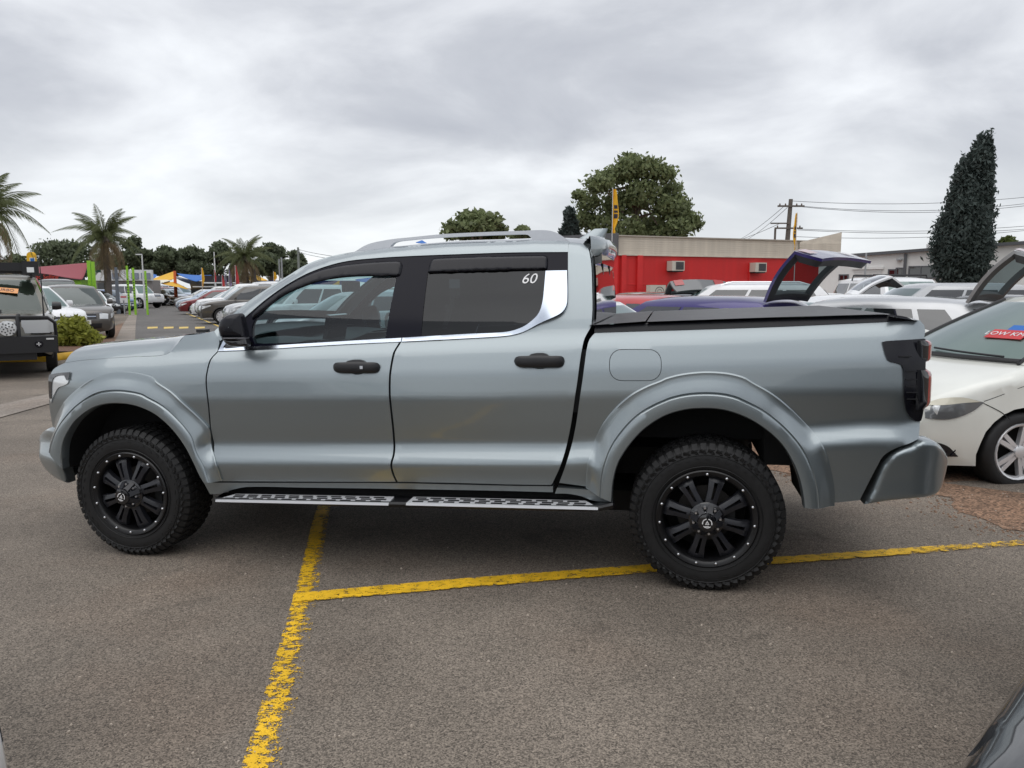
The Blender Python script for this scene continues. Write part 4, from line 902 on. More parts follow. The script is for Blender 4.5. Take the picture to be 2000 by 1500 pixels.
TOP = {  # lower-body outline (nose to tail, upper line), greenhouse: (cowl x, rear base x, roof front x, roof rear x, base z, roof z), half width
 'hatch': dict(L=4.3, W=1.78, R=.315, ax=(-1.32, 1.28), top=[(-2.10, .22), (-2.15, .36), (-2.14, .56), (-2.06, .70), (-1.75, .83), (-1.35, .92), (-.98, .98), (-.4, .99), (.5, 1.0), (1.5, 1.01), (1.95, 1.0), (2.10, .90), (2.15, .62), (2.13, .40), (2.05, .28)], gh=(-1.12, 2.0, -.28, 1.45, .95, 1.46), win=[(.10, .40), (.425, .70), (.73, .88)]),
 'sedan': dict(L=4.7, W=1.8, R=.325, ax=(-1.45, 1.36), top=[(-2.28, .22), (-2.34, .36), (-2.33, .54), (-2.22, .68), (-1.9, .80), (-1.4, .88), (-1.0, .93), (-.2, .95), (.8, .98), (1.6, 1.03), (2.2, 1.02), (2.30, .92), (2.34, .62), (2.32, .40), (2.2, .28)], gh=(-1.12, 1.75, -.22, .95, .93, 1.45), win=[(.10, .42), (.445, .74), (.76, .86)]),
 'suv': dict(L=4.65, W=1.88, R=.36, ax=(-1.42, 1.36), top=[(-2.22, .28), (-2.30, .44), (-2.30, .70), (-2.24, .86), (-1.95, .99), (-1.4, 1.07), (-1.05, 1.10), (-.3, 1.11), (.8, 1.12), (1.8, 1.14), (2.15, 1.12), (2.28, .98), (2.32, .70), (2.30, .48), (2.2, .36)], gh=(-1.2, 2.16, -.42, 1.75, 1.07, 1.68), win=[(.08, .36), (.385, .65), (.68, .90)]),
 'wagon': dict(L=4.75, W=1.82, R=.335, ax=(-1.42, 1.40), top=[(-2.28, .24), (-2.36, .38), (-2.35, .58), (-2.25, .73), (-1.9, .86), (-1.4, .94), (-1.0, .99), (-.2, 1.0), (.8, 1.02), (1.8, 1.04), (2.2, 1.02), (2.33, .90), (2.36, .62), (2.34, .42), (2.2, .30)], gh=(-1.12, 2.24, -.28, 1.85, .97, 1.50), win=[(.09, .36), (.385, .63), (.655, .90)]),
 'offroad': dict(L=4.85, W=1.94, R=.41, ax=(-1.42, 1.42), top=[(-2.30, .46), (-2.36, .56), (-2.36, .80), (-2.32, 1.04), (-2.15, 1.12), (-1.5, 1.17), (-1.15, 1.19), (-.3, 1.19), (.8, 1.20), (1.9, 1.22), (2.28, 1.2), (2.36, 1.0), (2.38, .75), (2.36, .58), (2.3, .50)], gh=(-1.22, 2.28, -.62, 2.05, 1.15, 1.86), win=[(.07, .34), (.365, .62), (.65, .93)]),
 'van': dict(L=4.9, W=1.9, R=.34, ax=(-1.55, 1.45), top=[(-2.36, .28), (-2.42, .42), (-2.42, .70), (-2.36, .90), (-2.1, 1.05), (-1.75, 1.14), (-1.5, 1.17), (-.4, 1.18), (.8, 1.18), (1.9, 1.19), (2.38, 1.18), (2.43, 1.0), (2.45, .7), (2.44, .45), (2.35, .32)], gh=(-1.7, 2.38, -.85, 2.2, 1.13, 1.95), win=[(.10, .32), (.36, .62), (.66, .93)]),
 'ute': dict(L=5.2, W=1.86, R=.38, ax=(-1.62, 1.55), top=[(-2.50, .36), (-2.58, .5), (-2.58, .78), (-2.5, .96), (-2.2, 1.06), (-1.6, 1.12), (-1.25, 1.14), (-.4, 1.15), (.5, 1.16), (1.5, 1.17), (2.5, 1.17), (2.56, 1.1), (2.58, .75), (2.56, .55), (2.5, .46)], gh=(-1.35, .72, -.6, .35, 1.12, 1.78), win=[(.12, .50), (.53, .90)]),
}
class Car:
    def __init__(s, kind, detail=1, **ov):
        T = dict(TOP[kind]); T.update(ov); s.T = T; s.kind = kind; s.hw = T['W'] / 2; s.L = T['L']; s.d = detail
        s.x0 = min(q[0] for q in T['top']); s.x1 = max(q[0] for q in T['top']); s.r = .075
        s.zb = .21 if kind in ('hatch', 'sedan', 'wagon') else .33
        s.parts = []
        s.body(); s.greenhouse(); s.wheels()
    def hwx(s, x):
        v = s.hw; a = (x - s.x0) / .75; b = (s.x1 - x) / .6
        if a < 1: v -= .20 * (1 - max(a, 0)) ** 2.2
        if b < 1: v -= .13 * (1 - max(b, 0)) ** 2.2
        return v
    def arch(s, cx):
        Rr = s.T['R'] * 1.13; cz = s.T['R']; z = s.zb; a0 = math.asin(max(-1, (z - cz) / Rr)); n = 14 if s.d else 10
        return [(cx - Rr * math.cos(a0 + (math.pi - 2 * a0) * k / n), cz + Rr * math.sin(a0 + (math.pi - 2 * a0) * k / n)) for k in range(n + 1)]
    def side_y(s, x, z):
        hw = s.hwx(x); zm = s.zb + .42; v = hw - .05 * max(0, (zm - z) / .42) ** 1.6 - .05 * max(0, (z - zm) / .5) ** 1.5
        zc = s.zb + .20; v += .012 * math.exp(-((z - zc) / .05) ** 2) + .014 * math.exp(-((z - (s.T['gh'][4] - .13)) / .035) ** 2)
        return v
    def body(s):
        T = s.T; top = spl(T['top'], .09 if s.d else .16); s.top = np.array(top)
        A, B = s.arch(T['ax'][0]), s.arch(T['ax'][1])
        low = [(T['top'][-1][0] - .02, s.zb + .02)] if False else []
        bottom = B[::-1] + [(x, s.zb) for x in np.linspace(B[0][0], A[-1][0], 8)[1:-1]] + A[::-1]
        outline = list(top) + bottom
        P = np.array(outline); r = s.r; TP_ = np.array(top)
        extra = []
        for dd in (.012, .032, .06, .085):
            for i in range(1, len(TP_) - 1):
                t = TP_[i + 1] - TP_[i - 1]; n = np.array([t[1], -t[0]]) / np.linalg.norm(t); extra.append(TP_[i] + n * dd)
        V, F = fill2d(outline, h=.11 if s.d else .2, extra=extra)
        d = bdist(V, TP_, False); q = np.clip(d / r, 0, 1); rnd = r * (1 - np.sqrt(np.clip(1 - (1 - q) ** 2, 0, 1)))
        ys = np.array([s.side_y(x, z) for x, z in V]) - rnd
        nb = len(outline); m = MB(); fl = []
        for f in F:
            a, b, c = V[f[0]], V[f[1]], V[f[2]]; fl.append(tuple(f) if (b[0] - a[0]) * (c[1] - a[1]) - (b[1] - a[1]) * (c[0] - a[0]) > 0 else tuple(f[::-1]))
        m.add([(x, -y, z) for (x, z), y in zip(V, ys)], fl); m.add([(x, y, z) for (x, z), y in zip(V, ys)], [f[::-1] for f in fl])
        # strip across along the top line
        k = len(top); nv = 12; cz = []
        s.tn = []
        for i in range(k):
            t = TP_[min(i + 1, k - 1)] - TP_[max(i - 1, 0)]; n = np.array([-t[1], t[0]]) / np.linalg.norm(t); s.tn.append(n)
        s.tw = np.array([s.side_y(x, z) - r for x, z in top])
        vs = [s.strip(i, -1 + 2 * j / nv) for i in range(k) for j in range(nv + 1)]
        m.add(vs, [(i * (nv + 1) + j, (i + 1) * (nv + 1) + j, (i + 1) * (nv + 1) + j + 1, i * (nv + 1) + j + 1) for i in range(k - 1) for j in range(nv)])
        s.parts.append(('body', m.mesh('body', M_car, 42, weld=.002), None))
        # wheel wells, floor and dark lower trim
        m = MB()
        for AA in (A, B):
            for sg in (-1, 1):
                m.grid(lambda u, v, AA=AA, sg=sg: (AA[int(round(u * (len(AA) - 1)))][0], sg * (s.side_y(*AA[int(round(u * (len(AA) - 1)))]) - .004 - .4 * v), AA[int(round(u * (len(AA) - 1)))][1]), len(AA) - 1, 2)
        m.box((0, 0, s.zb + .06), (s.L - .9, s.hw * 2 - .5, .12)); m.box(((T['ax'][0] + T['ax'][1]) / 2, 0, s.zb + .16), (B[0][0] - A[-1][0], s.hw * 2 - .12, .30))
        s.parts.append(('underbody', m.mesh('underbody', M_void, 0), None))
        if s.kind in ('suv', 'offroad', 'ute'):
            for AA in (A, B):
                for sg in (-1, 1):
                    m = MB(); c = np.mean(AA, 0)
                    def fn(u, v, AA=AA, sg=sg, c=c):
                        i = int(round(u * (len(AA) - 1))); p = np.array(AA[i]); p = c + (p - c) * (1 + .13 * v); y = s.side_y(*p) + (.012 if .1 < v < .9 else -.004); return (p[0], sg * y, p[1])
                    m.grid(fn, len(AA) - 1, 3); s.parts.append(('arch_trim', m.mesh('arch_trim', M_black, 40), None))
            for sg in (-1, 1):
                m = MB(); m.grid(lambda u, v, sg=sg: (A[-1][0] + (B[0][0] - A[-1][0]) * u, sg * (s.side_y(0, s.zb + .15 * v) + (.012 if v < .8 else 0)), s.zb + .15 * v), 4, 3)
                s.parts.append(('sill_trim', m.mesh('sill_trim', M_black, 40), None))
        # bumper grille, lamps, plates
        fi = [i for i in range(k) if TP_[i][0] < s.x0 + .55]
        zs = TP_[:, 1]
        def patch(name, z0, z1, s0, s1, material, off=.006, nose=True, n=6, both=True, ns=8):
            for sg in ((1, -1) if both else (1,)):
                m = MB()
                def fn(u, v):
                    z = z0 + (z1 - z0) * u; i = s.nose_i(z, nose); p = np.array(s.strip_f(i, sg * (s0 + (s1 - s0) * v))); nx = s.tn[int(i)]; return (p[0] + nx[0] * off, p[1], p[2] + nx[1] * off)
                m.grid(fn, n, ns); s.parts.append((name, m.mesh(name, material, 40), None))
        zn = [q[1] for q in T['top'] if q[0] < s.x0 + .3]; zt = max(zn)
        b0 = s.zb
        hz0, hz1 = zt - .20, zt - .045
        s.hl = (hz0, hz1)
        patch('headlight', hz0, hz1, .60, .985, M_lens, .008)
        s.side_patch('headlight_side', [(s.x0 + .02, hz0 + .02), (s.x0 + .42, hz1 + .02), (s.x0 + .40, hz1 + .055), (s.x0 + .06, hz1 + .01)], M_lens, clip=True)
        patch('grille', hz0 + .0, hz1 - .02, -.46, .46, M_gloss, .008, both=False, ns=12)
        patch('grille_bar', (hz0 + hz1) / 2 - .02, (hz0 + hz1) / 2 - .004, -.44, .44, M_chrome, .016, both=False, n=1)
        patch('lower_grille', b0 + .07, b0 + .20, -.70, .70, M_black, .008, both=False, ns=12)
        patch('number_plate', hz0 - .14, hz0 - .03, -.22, .22, M_plate, .014, both=False, n=1)
        zr = [q[1] for q in T['top'] if q[0] > s.x1 - .15]; zr1 = max(zr) - .03
        patch('tail_light', zr1 - .24, zr1 - .04, .62, .985, M_red, .008, nose=False)
        patch('number_plate', zr1 - .30, zr1 - .19, -.22, .22, M_plate, .012, nose=False, both=False, n=1)
        patch('rear_trim', b0 + .10, b0 + .24, -.9, .9, M_black, .008, nose=False, both=False)
    def strip_f(s, i, sv):
        i0 = int(min(math.floor(i), len(s.top) - 2)); t = i - i0; a, b = np.array(s.strip(i0, sv)), np.array(s.strip(i0 + 1, sv)); return a + (b - a) * t
    def strip(s, i, sv):
        x, z = s.top[i]; n = s.tn[i]; w = s.tw[i]; e = 1 - abs(sv) ** 2.4; fr = abs(n[0])
        bulge = .035 + .09 * fr * fr * (1 if n[0] < 0 else .6)
        return (x + n[0] * bulge * e, sv * w, z + n[1] * bulge * e)
    def nose_i(s, z, nose):
        h = len(s.top) // 2; zz = s.top[:, 1]
        if nose:
            for i in range(1, h):
                if zz[i] >= z > zz[i - 1] or (zz[i - 1] >= z and False): return i - 1 + (z - zz[i - 1]) / max(1e-6, zz[i] - zz[i - 1])
            return 0
        for i in range(len(zz) - 1, h, -1):
            if zz[i - 1] >= z > zz[i]: return i - 1 + (zz[i - 1] - z) / max(1e-6, zz[i - 1] - zz[i])
        return len(zz) - 1
    def side_patch(s, name, poly, material, clip=False):
        m = MB(); V, F = fill2d(resample(poly, .06), h=.07)
        TPt = s.top; d = bdist(V, TPt, False); ins = inside(V, np.vstack([TPt, [[s.x1, 0], [s.x0, 0]]])); q = np.clip(d / s.r, 0, 1); q[~ins] = 0; rnd = s.r * (1 - np.sqrt(np.clip(1 - (1 - q) ** 2, 0, 1)))
        ys = np.array([s.side_y(x, z) for x, z in V]) - rnd + .007
        for sg in (-1, 1): s.parts.append((name, MB().add([(x, sg * y, z) for (x, z), y in zip(V, ys)], [tuple(f) for f in F]).mesh(name, material, 40), None))
    # greenhouse --------------------------------------------------
    def gside(s, u, v):
        xf0, xr0, xf1, xr1, z0, z1 = s.T['gh']; e = v + .10 * v * (1 - v); vv = min(v, 1)
        x = (xf0 + (xr0 - xf0) * u) * (1 - vv) + (xf1 + (xr1 - xf1) * u) * vv
        x -= .05 * (1 - u) * math.sin(math.pi * vv) * .9; x += .06 * u * math.sin(math.pi * vv)
        w = min(s.hwx(x), s.hw) - .075 - .21 * vv ** 1.25 - .035 * (2 * u - 1) ** 2 - .10 * max(0, u - .7) / .3 * .5
        return (x, w, z0 + (z1 - z0) * vv)
    def gfront(s, sv, v, rear=False):
        x, w, z = s.gside(1 if rear else 0, v); b = (.17 if not rear else .10) * (1 - .35 * v); return (x + (b if rear else -b) * (1 - sv * sv), sv * w, z)
    def greenhouse(s):
        m = MB(); nu, nv = 14, 7; lv = [0, .2, .4, .6, .8, .92, 1.0]
        for sg in (-1, 1):
            m.grid(lambda u, v, sg=sg: (lambda q: (q[0], sg * q[1], q[2]))(s.gside(u, v)), nu, nv)
        for rear in (False, True): m.grid(lambda u, v, rear=rear: s.gfront(2 * u - 1, v, rear), 10, nv)
        z1 = s.T['gh'][5]
        def roof(u, v):
            sv = 2 * v - 1; x, w, z = s.gside(u, 1); f = s.gfront(sv, 1, False)[0] - s.gside(0, 1)[0]; r = s.gfront(sv, 1, True)[0] - s.gside(1, 1)[0]
            e = (1 - sv ** 4) * (1 - (2 * u - 1) ** 6)
            return (x + f * (1 - u) + r * u, sv * w, z + .06 * e + .02 * (1 - (2 * u - 1) ** 2) * (1 - sv * sv))
        m.grid(roof, nu, 10)
        s.roof = roof
        s.parts.append(('cabin', m.mesh('cabin', M_car, 50, weld=.003), None))
        # glass, proud by a few millimetres
        for w0, w1 in s.T['win']:
            for sg in (-1, 1):
                m = MB()
                def fn(u, v, sg=sg):
                    vv = .07 + .80 * v; uu = w0 + (w1 - w0) * u
                    if w1 > .85 and u > .5: vv = .07 + (.80) * v * (1 - .35 * (u - .5) * 2 * 0) + (u - .5) * .10 * (1 - v)
                    q = s.gside(uu, vv); return (q[0], sg * (q[1] + .006), q[2])
                m.grid(fn, 6, 5); s.parts.append(('side_window', m.mesh('side_window', M_cglass, 40), None))
        if not s.T.get('open_front'):
            s.parts.append(('windscreen', MB().grid(lambda u, v: (lambda q: (q[0] - .008, q[1], q[2] + .004))(s.gfront((2 * u - 1) * .90, .05 + .87 * v)), 12, 6).mesh('windscreen', M_cscreen, 60), None))
        mr_ = M_cglass if not s.T.get('open_tail') else M_void  # open tail: no pane, a flat black sheet paints the shade inside
        s.parts.append(('rear_window', MB().grid(lambda u, v: (lambda q: (q[0] + .008, q[1], q[2] + .004))(s.gfront((2 * u - 1) * .86, .12 + .76 * v, True)), 12, 6).mesh('rear_window', mr_, 60), None))
        if s.T.get('rails'):
            for sg in (-1, 1):
                m = MB(); m.tube([(lambda q: (q[0], sg * (q[1] - .10 + .0), q[2] + (.02 if k in (0, 8) else .085)))(s.gside(.08 + .84 * k / 8, 1)) for k in range(9)], .02, 6)
                s.parts.append(('roof_rail', m.mesh('roof_rail', M_satinmetal, 40), None))
        # mirrors
        x, w, z = s.gside(.10, .10); me = MB()
        me.lathe([(0, -.12), (.075, -.11), (.09, -.02), (.085, .05), (.0, .06)], 10, axis='y'); me.v = [(a * .6, b, c) for a, b, c in me.v]; mm = me.mesh('door_mirror', M_car, 45)
        for sg in (-1, 1): s.parts.append(('door_mirror', mm, Matrix.Translation((x - .02, sg * (w + .13), z + .06))))
        # shut lines and door handles
        m = MB(); xf0, xr0, xf1, xr1, z0, _ = s.T['gh']
        for xx in (xf0 + .22, xf0 + (xr0 - xf0) * .41, xf0 + (xr0 - xf0) * .69):
            for sg in (-1, 1):
                m.grid(lambda u, v, sg=sg, xx=xx: (xx - .004 + .008 * u - .06 * math.sin(v * 3) * (1 if xx > 0 else .3), sg * (s.side_y(xx, s.zb + .16 + (z0 - s.zb - .24) * v) + .0015), s.zb + .16 + (z0 - s.zb - .24) * v), 1, 8)
        s.parts.append(('shut_line', m.mesh('shut_line', M_void, 0), None))
        hm = MB().box((0, 0, 0), (.19, .03, .035)).mesh('door_handle', M_car, 0)
        for xx in (xf0 + (xr0 - xf0) * .36, xf0 + (xr0 - xf0) * .64):
            for sg in (-1, 1): s.parts.append(('door_handle', hm, Matrix.Translation((xx, sg * (s.side_y(xx, z0 - .16) + .012), z0 - .16))))
    def wheels(s):
        Rr = s.T['R']; rr = Rr * .72
        ty = MB().lathe([(rr - .005, .02), (rr + .01, .0), (Rr * .88, -.006), (Rr * .97, .012), (Rr, .04), (Rr, .17), (Rr * .95, .19), (rr, .19)], 28).mesh('tyre', M_rubber, 40)
        m = MB(); m.lathe([(rr + .004, .012), (rr - .004, -.002), (rr - .018, .002), (rr - .03, .03)], 28); m.lathe([(rr - .03, .03), (rr - .035, .12), (.02, .12)], 28, mi=1)
        ns = s.T.get('spokes', 5)
        for k in range(ns):
            rot = Matrix.Rotation(2 * math.pi * k / ns, 3, 'Y')
            for off in ((-.022, .022) if s.T.get('split') else (0,)):
                wd = .018 if s.T.get('split') else .05
                vs = [rot @ Vector(q) for q in ((.03, .010, off * .3 - wd), (.03, .010, off * .3 + wd), (rr - .012, .012, off * 1.5 + wd), (rr - .012, .012, off * 1.5 - wd), (.03, .05, off * .3 - wd), (.03, .05, off * .3 + wd), (rr - .012, .05, off * 1.5 + wd), (rr - .012, .05, off * 1.5 - wd))]
                m.add(vs, [(0, 1, 2, 3), (0, 4, 5, 1), (1, 5, 6, 2), (3, 2, 6, 7), (0, 3, 7, 4)])
        m.lathe([(.055, .03), (.05, .0), (.03, -.004), (0, -.004)], 14)
        rm = m.mesh('rim', [M_alloy if not s.T.get('darkrim') else M_black, M_void], 35)
        for sg in (-1, 1):
            for ax in s.T['ax']:
                M = Matrix.Translation((ax, sg * (s.hwx(ax) - .008), Rr)) @ (Matrix() if sg < 0 else Matrix.Rotation(math.pi, 4, 'Z')); s.parts.append(('wheel', ty, M)); s.parts.append(('>rim', rm, None))
    def place(s, color, loc, yaw, label, cat='car', group=None, skip=(), name=None):
        root = empty(name or {'suv': 'parked_suv', 'offroad': 'offroad_wagon', 'van': 'parked_van', 'ute': 'parked_utility'}.get(s.kind, 'parked_car'), loc, yaw, label, cat, group); last = None
        for nm, me, M in s.parts:
            if nm in skip: continue
            if nm[0] == '>': o = link(nm[1:], me, last)
            else:
                o = link(nm.replace('_side', '') if nm == 'headlight_side' else nm, me, root); last = o
            if M is not None: o.matrix_local = M
            o.color = PAINT[color]
            if nm in ('shut_line', 'underbody'): o['kind'] = 'stuff'
        return root
def darkglass(name, tint):
    m = mat(name, tint, .04, 0, 1, 1.0); return m
M_cglass = darkglass('car_window_tinted', (.012, .014, .016)); M_cscreen = glassmat('car_windscreen', (.42, .50, .48), 1.5); M_alloy = mat('alloy_rim', (.74, .75, .77), .32, .6)
CARS = {}
def car(kind, **kw):
    key = kind + repr(sorted(kw.items(), key=lambda q: q[0]))
    if key not in CARS: CARS[key] = Car(kind, **kw)
    return CARS[key]
def tailgate(root, c, angle, color, parent_name='tailgate', bend=R(68)):
    """raised rear door: glass with its frame, then the lower panel bent over"""
    xf0, xr0, xf1, xr1, z0, z1 = c.T['gh']; wt = c.gside(1, 1)[1] - .02; wb = c.gside(1, 0)[1]
    gl = math.hypot(xr0 - xr1, z1 - z0); lo = z0 - c.zb - .42
    d = empty(parent_name); d.parent = root; d.location = (xr1 + .04, 0, z1 + .02); d.rotation_euler = (0, -angle, 0)
    # local: +x along the glass away from the hinge, z = outside
    def outer(u, v):
        sv = 2 * v - 1; L1 = gl; tot = gl + lo; q = u * tot
        if q < L1: x, z = q, .05 * math.sin(math.pi * q / L1)
        else: x, z = L1 + (q - L1) * math.cos(bend), -(q - L1) * math.sin(bend)
        ww = wt + (wb - wt) * min(1, q / L1); ww *= 1 - .10 * max(0, (q - L1) / lo) ** 3
        return Vector((x, sv * ww, z + .05 * (1 - sv * sv)))
    n, k = 20, 18; m = MB(); g0, g1 = 2, int(round(gl / (gl + lo) * n)) - 1
    O = [[outer(i / n, j / k) for j in range(k + 1)] for i in range(n + 1)]
    def nrm(i, j):
        a = O[min(i + 1, n)][j] - O[max(i - 1, 0)][j]; b = O[i][min(j + 1, k)] - O[i][max(j - 1, 0)]; v = a.cross(b).normalized(); return v if v.z > 0 or i > g1 + 1 else -v
    th = lambda i, j: .035 if j in (0, k) or i in (0, n) else (.07 if i <= g1 else .12)
    I = [[O[i][j] - nrm(i, j) * th(i, j) for j in range(k + 1)] for i in range(n + 1)]
    idx = {}; vs = []
    for L_, G_ in ((0, O), (1, I)):
        for i in range(n + 1):
            for j in range(k + 1): idx[(L_, i, j)] = len(vs); vs.append(G_[i][j])
    glass = lambda i, j: g0 <= i < g1 and 2 <= j < k - 2
    fo, fi, fg = [], [], []
    for i in range(n):
        for j in range(k):
            q = [(i, j), (i + 1, j), (i + 1, j + 1), (i, j + 1)]
            if glass(i, j): fg.append(tuple(idx[(0, *a)] for a in q)); continue
            fo.append(tuple(idx[(0, *a)] for a in q)); fi.append(tuple(idx[(1, *a)] for a in q)[::-1])
            for (a, b), nb in (((q[0], q[1]), (i, j - 1)), ((q[1], q[2]), (i + 1, j)), ((q[2], q[3]), (i, j + 1)), ((q[3], q[0]), (i - 1, j))):
                if not (0 <= nb[0] < n and 0 <= nb[1] < k) or glass(*nb): (fi if glass(*nb) and 0 <= nb[1] < k else fo).append((idx[(0, *a)], idx[(0, *b)], idx[(1, *b)], idx[(1, *a)]))
    o = MB().add(vs, fo).build('tailgate_skin', M_car, d, 40); o.color = PAINT[color]
    o = MB().add(vs, fi).build('tailgate_lining', M_linings.get(color, M_int), d, 40); o.color = PAINT[color]
    MB().add(vs, fg).build('tailgate_window', M_glassc, d, 40)
    i = n - 3
    for j0, j1 in ((1, 4), (k - 4, k - 1)):
        a = [O[ii][jj] + nrm(ii, jj) * .012 for ii in (g1 + 1, g1 + 4) for jj in (j0, j1)]; MB().add(a, [(0, 1, 3, 2)]).build('tail_light', M_red, d, 0)
    for sg in (-1, 1):
        p1 = d.matrix_local @ Vector((gl * .75, sg * wb * .9, -.08)); p0 = Vector((xr0 - .03, sg * (wb - .03), z0 + .0)); MB().tube([p0, p0 + (p1 - p0) * .55, p1], [.014, .011, .008], 6).build('gas_strut', M_black, root)
    return d
M_linings = {'silver': mat('tailgate_grey_lining', (.10, .10, .10), .6)}
# ------------------------------------------------------------------ vegetation
def leafmat(name, col, var=.45, vs=1.2):
    m = bpy.data.materials.new(name); m.use_nodes = True; t = m.node_tree; b = t.nodes['Principled BSDF']
    c = N(t, 'ShaderNodeTexCoord'); n = N(t, 'ShaderNodeTexNoise', Scale=vs, Detail=3.0); LK(t, c.outputs['Object'], n.inputs['Vector'])
    a = N(t, 'ShaderNodeAttribute', attribute_name='leafrand')
    ad = N(t, 'ShaderNodeMath', operation='MULTIPLY_ADD'); LK(t, a.outputs['Fac'], ad.inputs[0]); ad.inputs[1].default_value = .5; LK(t, n.outputs[0], ad.inputs[2])
    r = N(t, 'ShaderNodeMapRange'); LK(t, ad.outputs[0], r.inputs[0]); r.inputs[1].default_value = .35; r.inputs[2].default_value = 1.1; r.inputs[3].default_value = 1 - var; r.inputs[4].default_value = 1 + var
    s = N(t, 'ShaderNodeVectorMath', operation='SCALE'); s.inputs[0].default_value = col; LK(t, r.outputs[0], s.inputs['Scale']); LK(t, s.outputs[0], b.inputs['Base Color'])
    b.inputs['Roughness'].default_value = .55; b.inputs['Specular IOR Level'].default_value = .3
    tl = N(t, 'ShaderNodeBsdfTranslucent'); LK(t, s.outputs[0], tl.inputs[0]); mx = N(t, 'ShaderNodeMixShader'); mx.inputs[0].default_value = .45
    LK(t, b.outputs[0], mx.inputs[1]); LK(t, tl.outputs[0], mx.inputs[2]); LK(t, mx.outputs[0], t.nodes['Material Output'].inputs[0]); return m
M_bark = mat('bark', (.16, .13, .10), .9, var=.4, vscale=3, bump=.5, bscale=12)
M_barkd = mat('dark_bark', (.07, .06, .05), .9, var=.4, vscale=3)
def crown(name, clumps, n, size, material, parent, seed=1, shell=.55, aspect=1.6, droop=.4):
    """clumps: (x,y,z,rx,ry,rz)"""
    g_ = np.random.default_rng(seed); cl = np.array(clumps, float); wgt = (cl[:, 3] * cl[:, 4] * cl[:, 5]) ** (2 / 3); k = g_.choice(len(cl), n, p=wgt / wgt.sum())
    d = g_.normal(size=(n, 3)); d /= np.linalg.norm(d, axis=1)[:, None]; rad = (shell + (1 - shell) * g_.random(n)) * (1 + .16 * g_.normal(size=n))
    P = cl[k, :3] + d * cl[k, 3:] * rad[:, None]
    a = g_.normal(size=(n, 3)); a[:, 2] -= droop; a /= np.linalg.norm(a, axis=1)[:, None]; nr = d + .9 * g_.normal(size=(n, 3)); b = np.cross(a, nr); b /= np.maximum(np.linalg.norm(b, axis=1), 1e-6)[:, None]
    s = size * (.6 + .8 * g_.random(n)); A = a * (s * aspect / 2)[:, None]; B = b * (s / 2)[:, None]
    V = np.stack([P - A, P - B * .9 + A * .1, P + A, P + B * .9 + A * .1], 1).reshape(-1, 3)
    me = bpy.data.meshes.new(name); me.vertices.add(4 * n); me.vertices.foreach_set('co', V.ravel()); me.loops.add(4 * n); me.loops.foreach_set('vertex_index', np.arange(4 * n))
    me.polygons.add(n); me.polygons.foreach_set('loop_start', np.arange(0, 4 * n, 4)); me.polygons.foreach_set('loop_total', np.full(n, 4)); me.materials.append(material); me.update(calc_edges=True)
    at_ = me.attributes.new('leafrand', 'FLOAT', 'FACE'); at_.data.foreach_set('value', g_.random(n)); return link(name, me, parent)
def limbs(parent, pts_list, material):
    m = MB()
    for pts, r0, r1 in pts_list: m.tube(pts, [r0 + (r1 - r0) * i / (len(pts) - 1) for i in range(len(pts))], 7)
    return m.build('trunk', material, parent, 50)
M_euc = leafmat('eucalypt_leaves', (.185, .22, .105), .5, .8); M_dk = leafmat('dark_leaves', (.125, .15, .09), .5, .6); M_cyp = leafmat('cypress_leaves', (.075, .098, .090), .45, 1.5)
M_bushy = leafmat('yellow_green_leaves', (.30, .32, .06), .5, 5); M_light = leafmat('light_leaves', (.10, .13, .035), .5, 1.5)
def tree(px, pw, py_top, Y_, label, mats=(None, None), n=6000, size=.3, seed=1, flat=.75, clumps=9, py_bot=None, group=None, name='eucalypt_tree', trunk=True):
    top = at(px, py_top, Y_).z; base = at(px, py_bot, Y_).z if py_bot else .28 * top; X = at(px, py_top, Y_).x; W_ = pw / FPX * Y_ * .5; g_ = random.Random(seed)
    root = empty(name, (X, Y_, 0), 0, label, 'tree', group); cl = []; hgt = top - base; lim = []
    for i in range(clumps):
        a = 2 * math.pi * i / clumps + g_.uniform(-.4, .4); h = g_.random(); rr = W_ * (.62 if i % 3 else .25) * math.sqrt(max(.05, 1 - (h - .35) ** 2 * 1.6)) * g_.uniform(.75, 1.1); r = W_ * g_.uniform(.30, .46)
        c = (rr * math.cos(a), rr * math.sin(a), base + hgt * (.22 + .62 * h)); rz = r * flat * g_.uniform(.8, 1.1); c = (c[0], c[1], min(c[2], top - rz * .95)); cl.append((*c, r, r, rz))
        lim.append(([(0, 0, base * .5), (c[0] * .3, c[1] * .3, base * .5 + (c[2] - base * .5) * .55), c], .09 * W_ ** .5, .02))
    cl.append((0, 0, top - W_ * .3 * flat, W_ * .34, W_ * .34, W_ * .32 * flat)); cl.append((-.7 * W_, 0, base + hgt * .3, W_ * .3, W_ * .3, W_ * .26)); cl.append((.7 * W_, 0, base + hgt * .32, W_ * .3, W_ * .3, W_ * .26))
    lim.append(([(0, 0, 0), (.1, 0, base * .6), (0, 0, base + hgt * .6)], .14 * W_ ** .5, .04))
    limbs(root, lim, mats[1] or M_bark); crown('crown', cl, n, size, mats[0] or M_euc, root, seed); return root
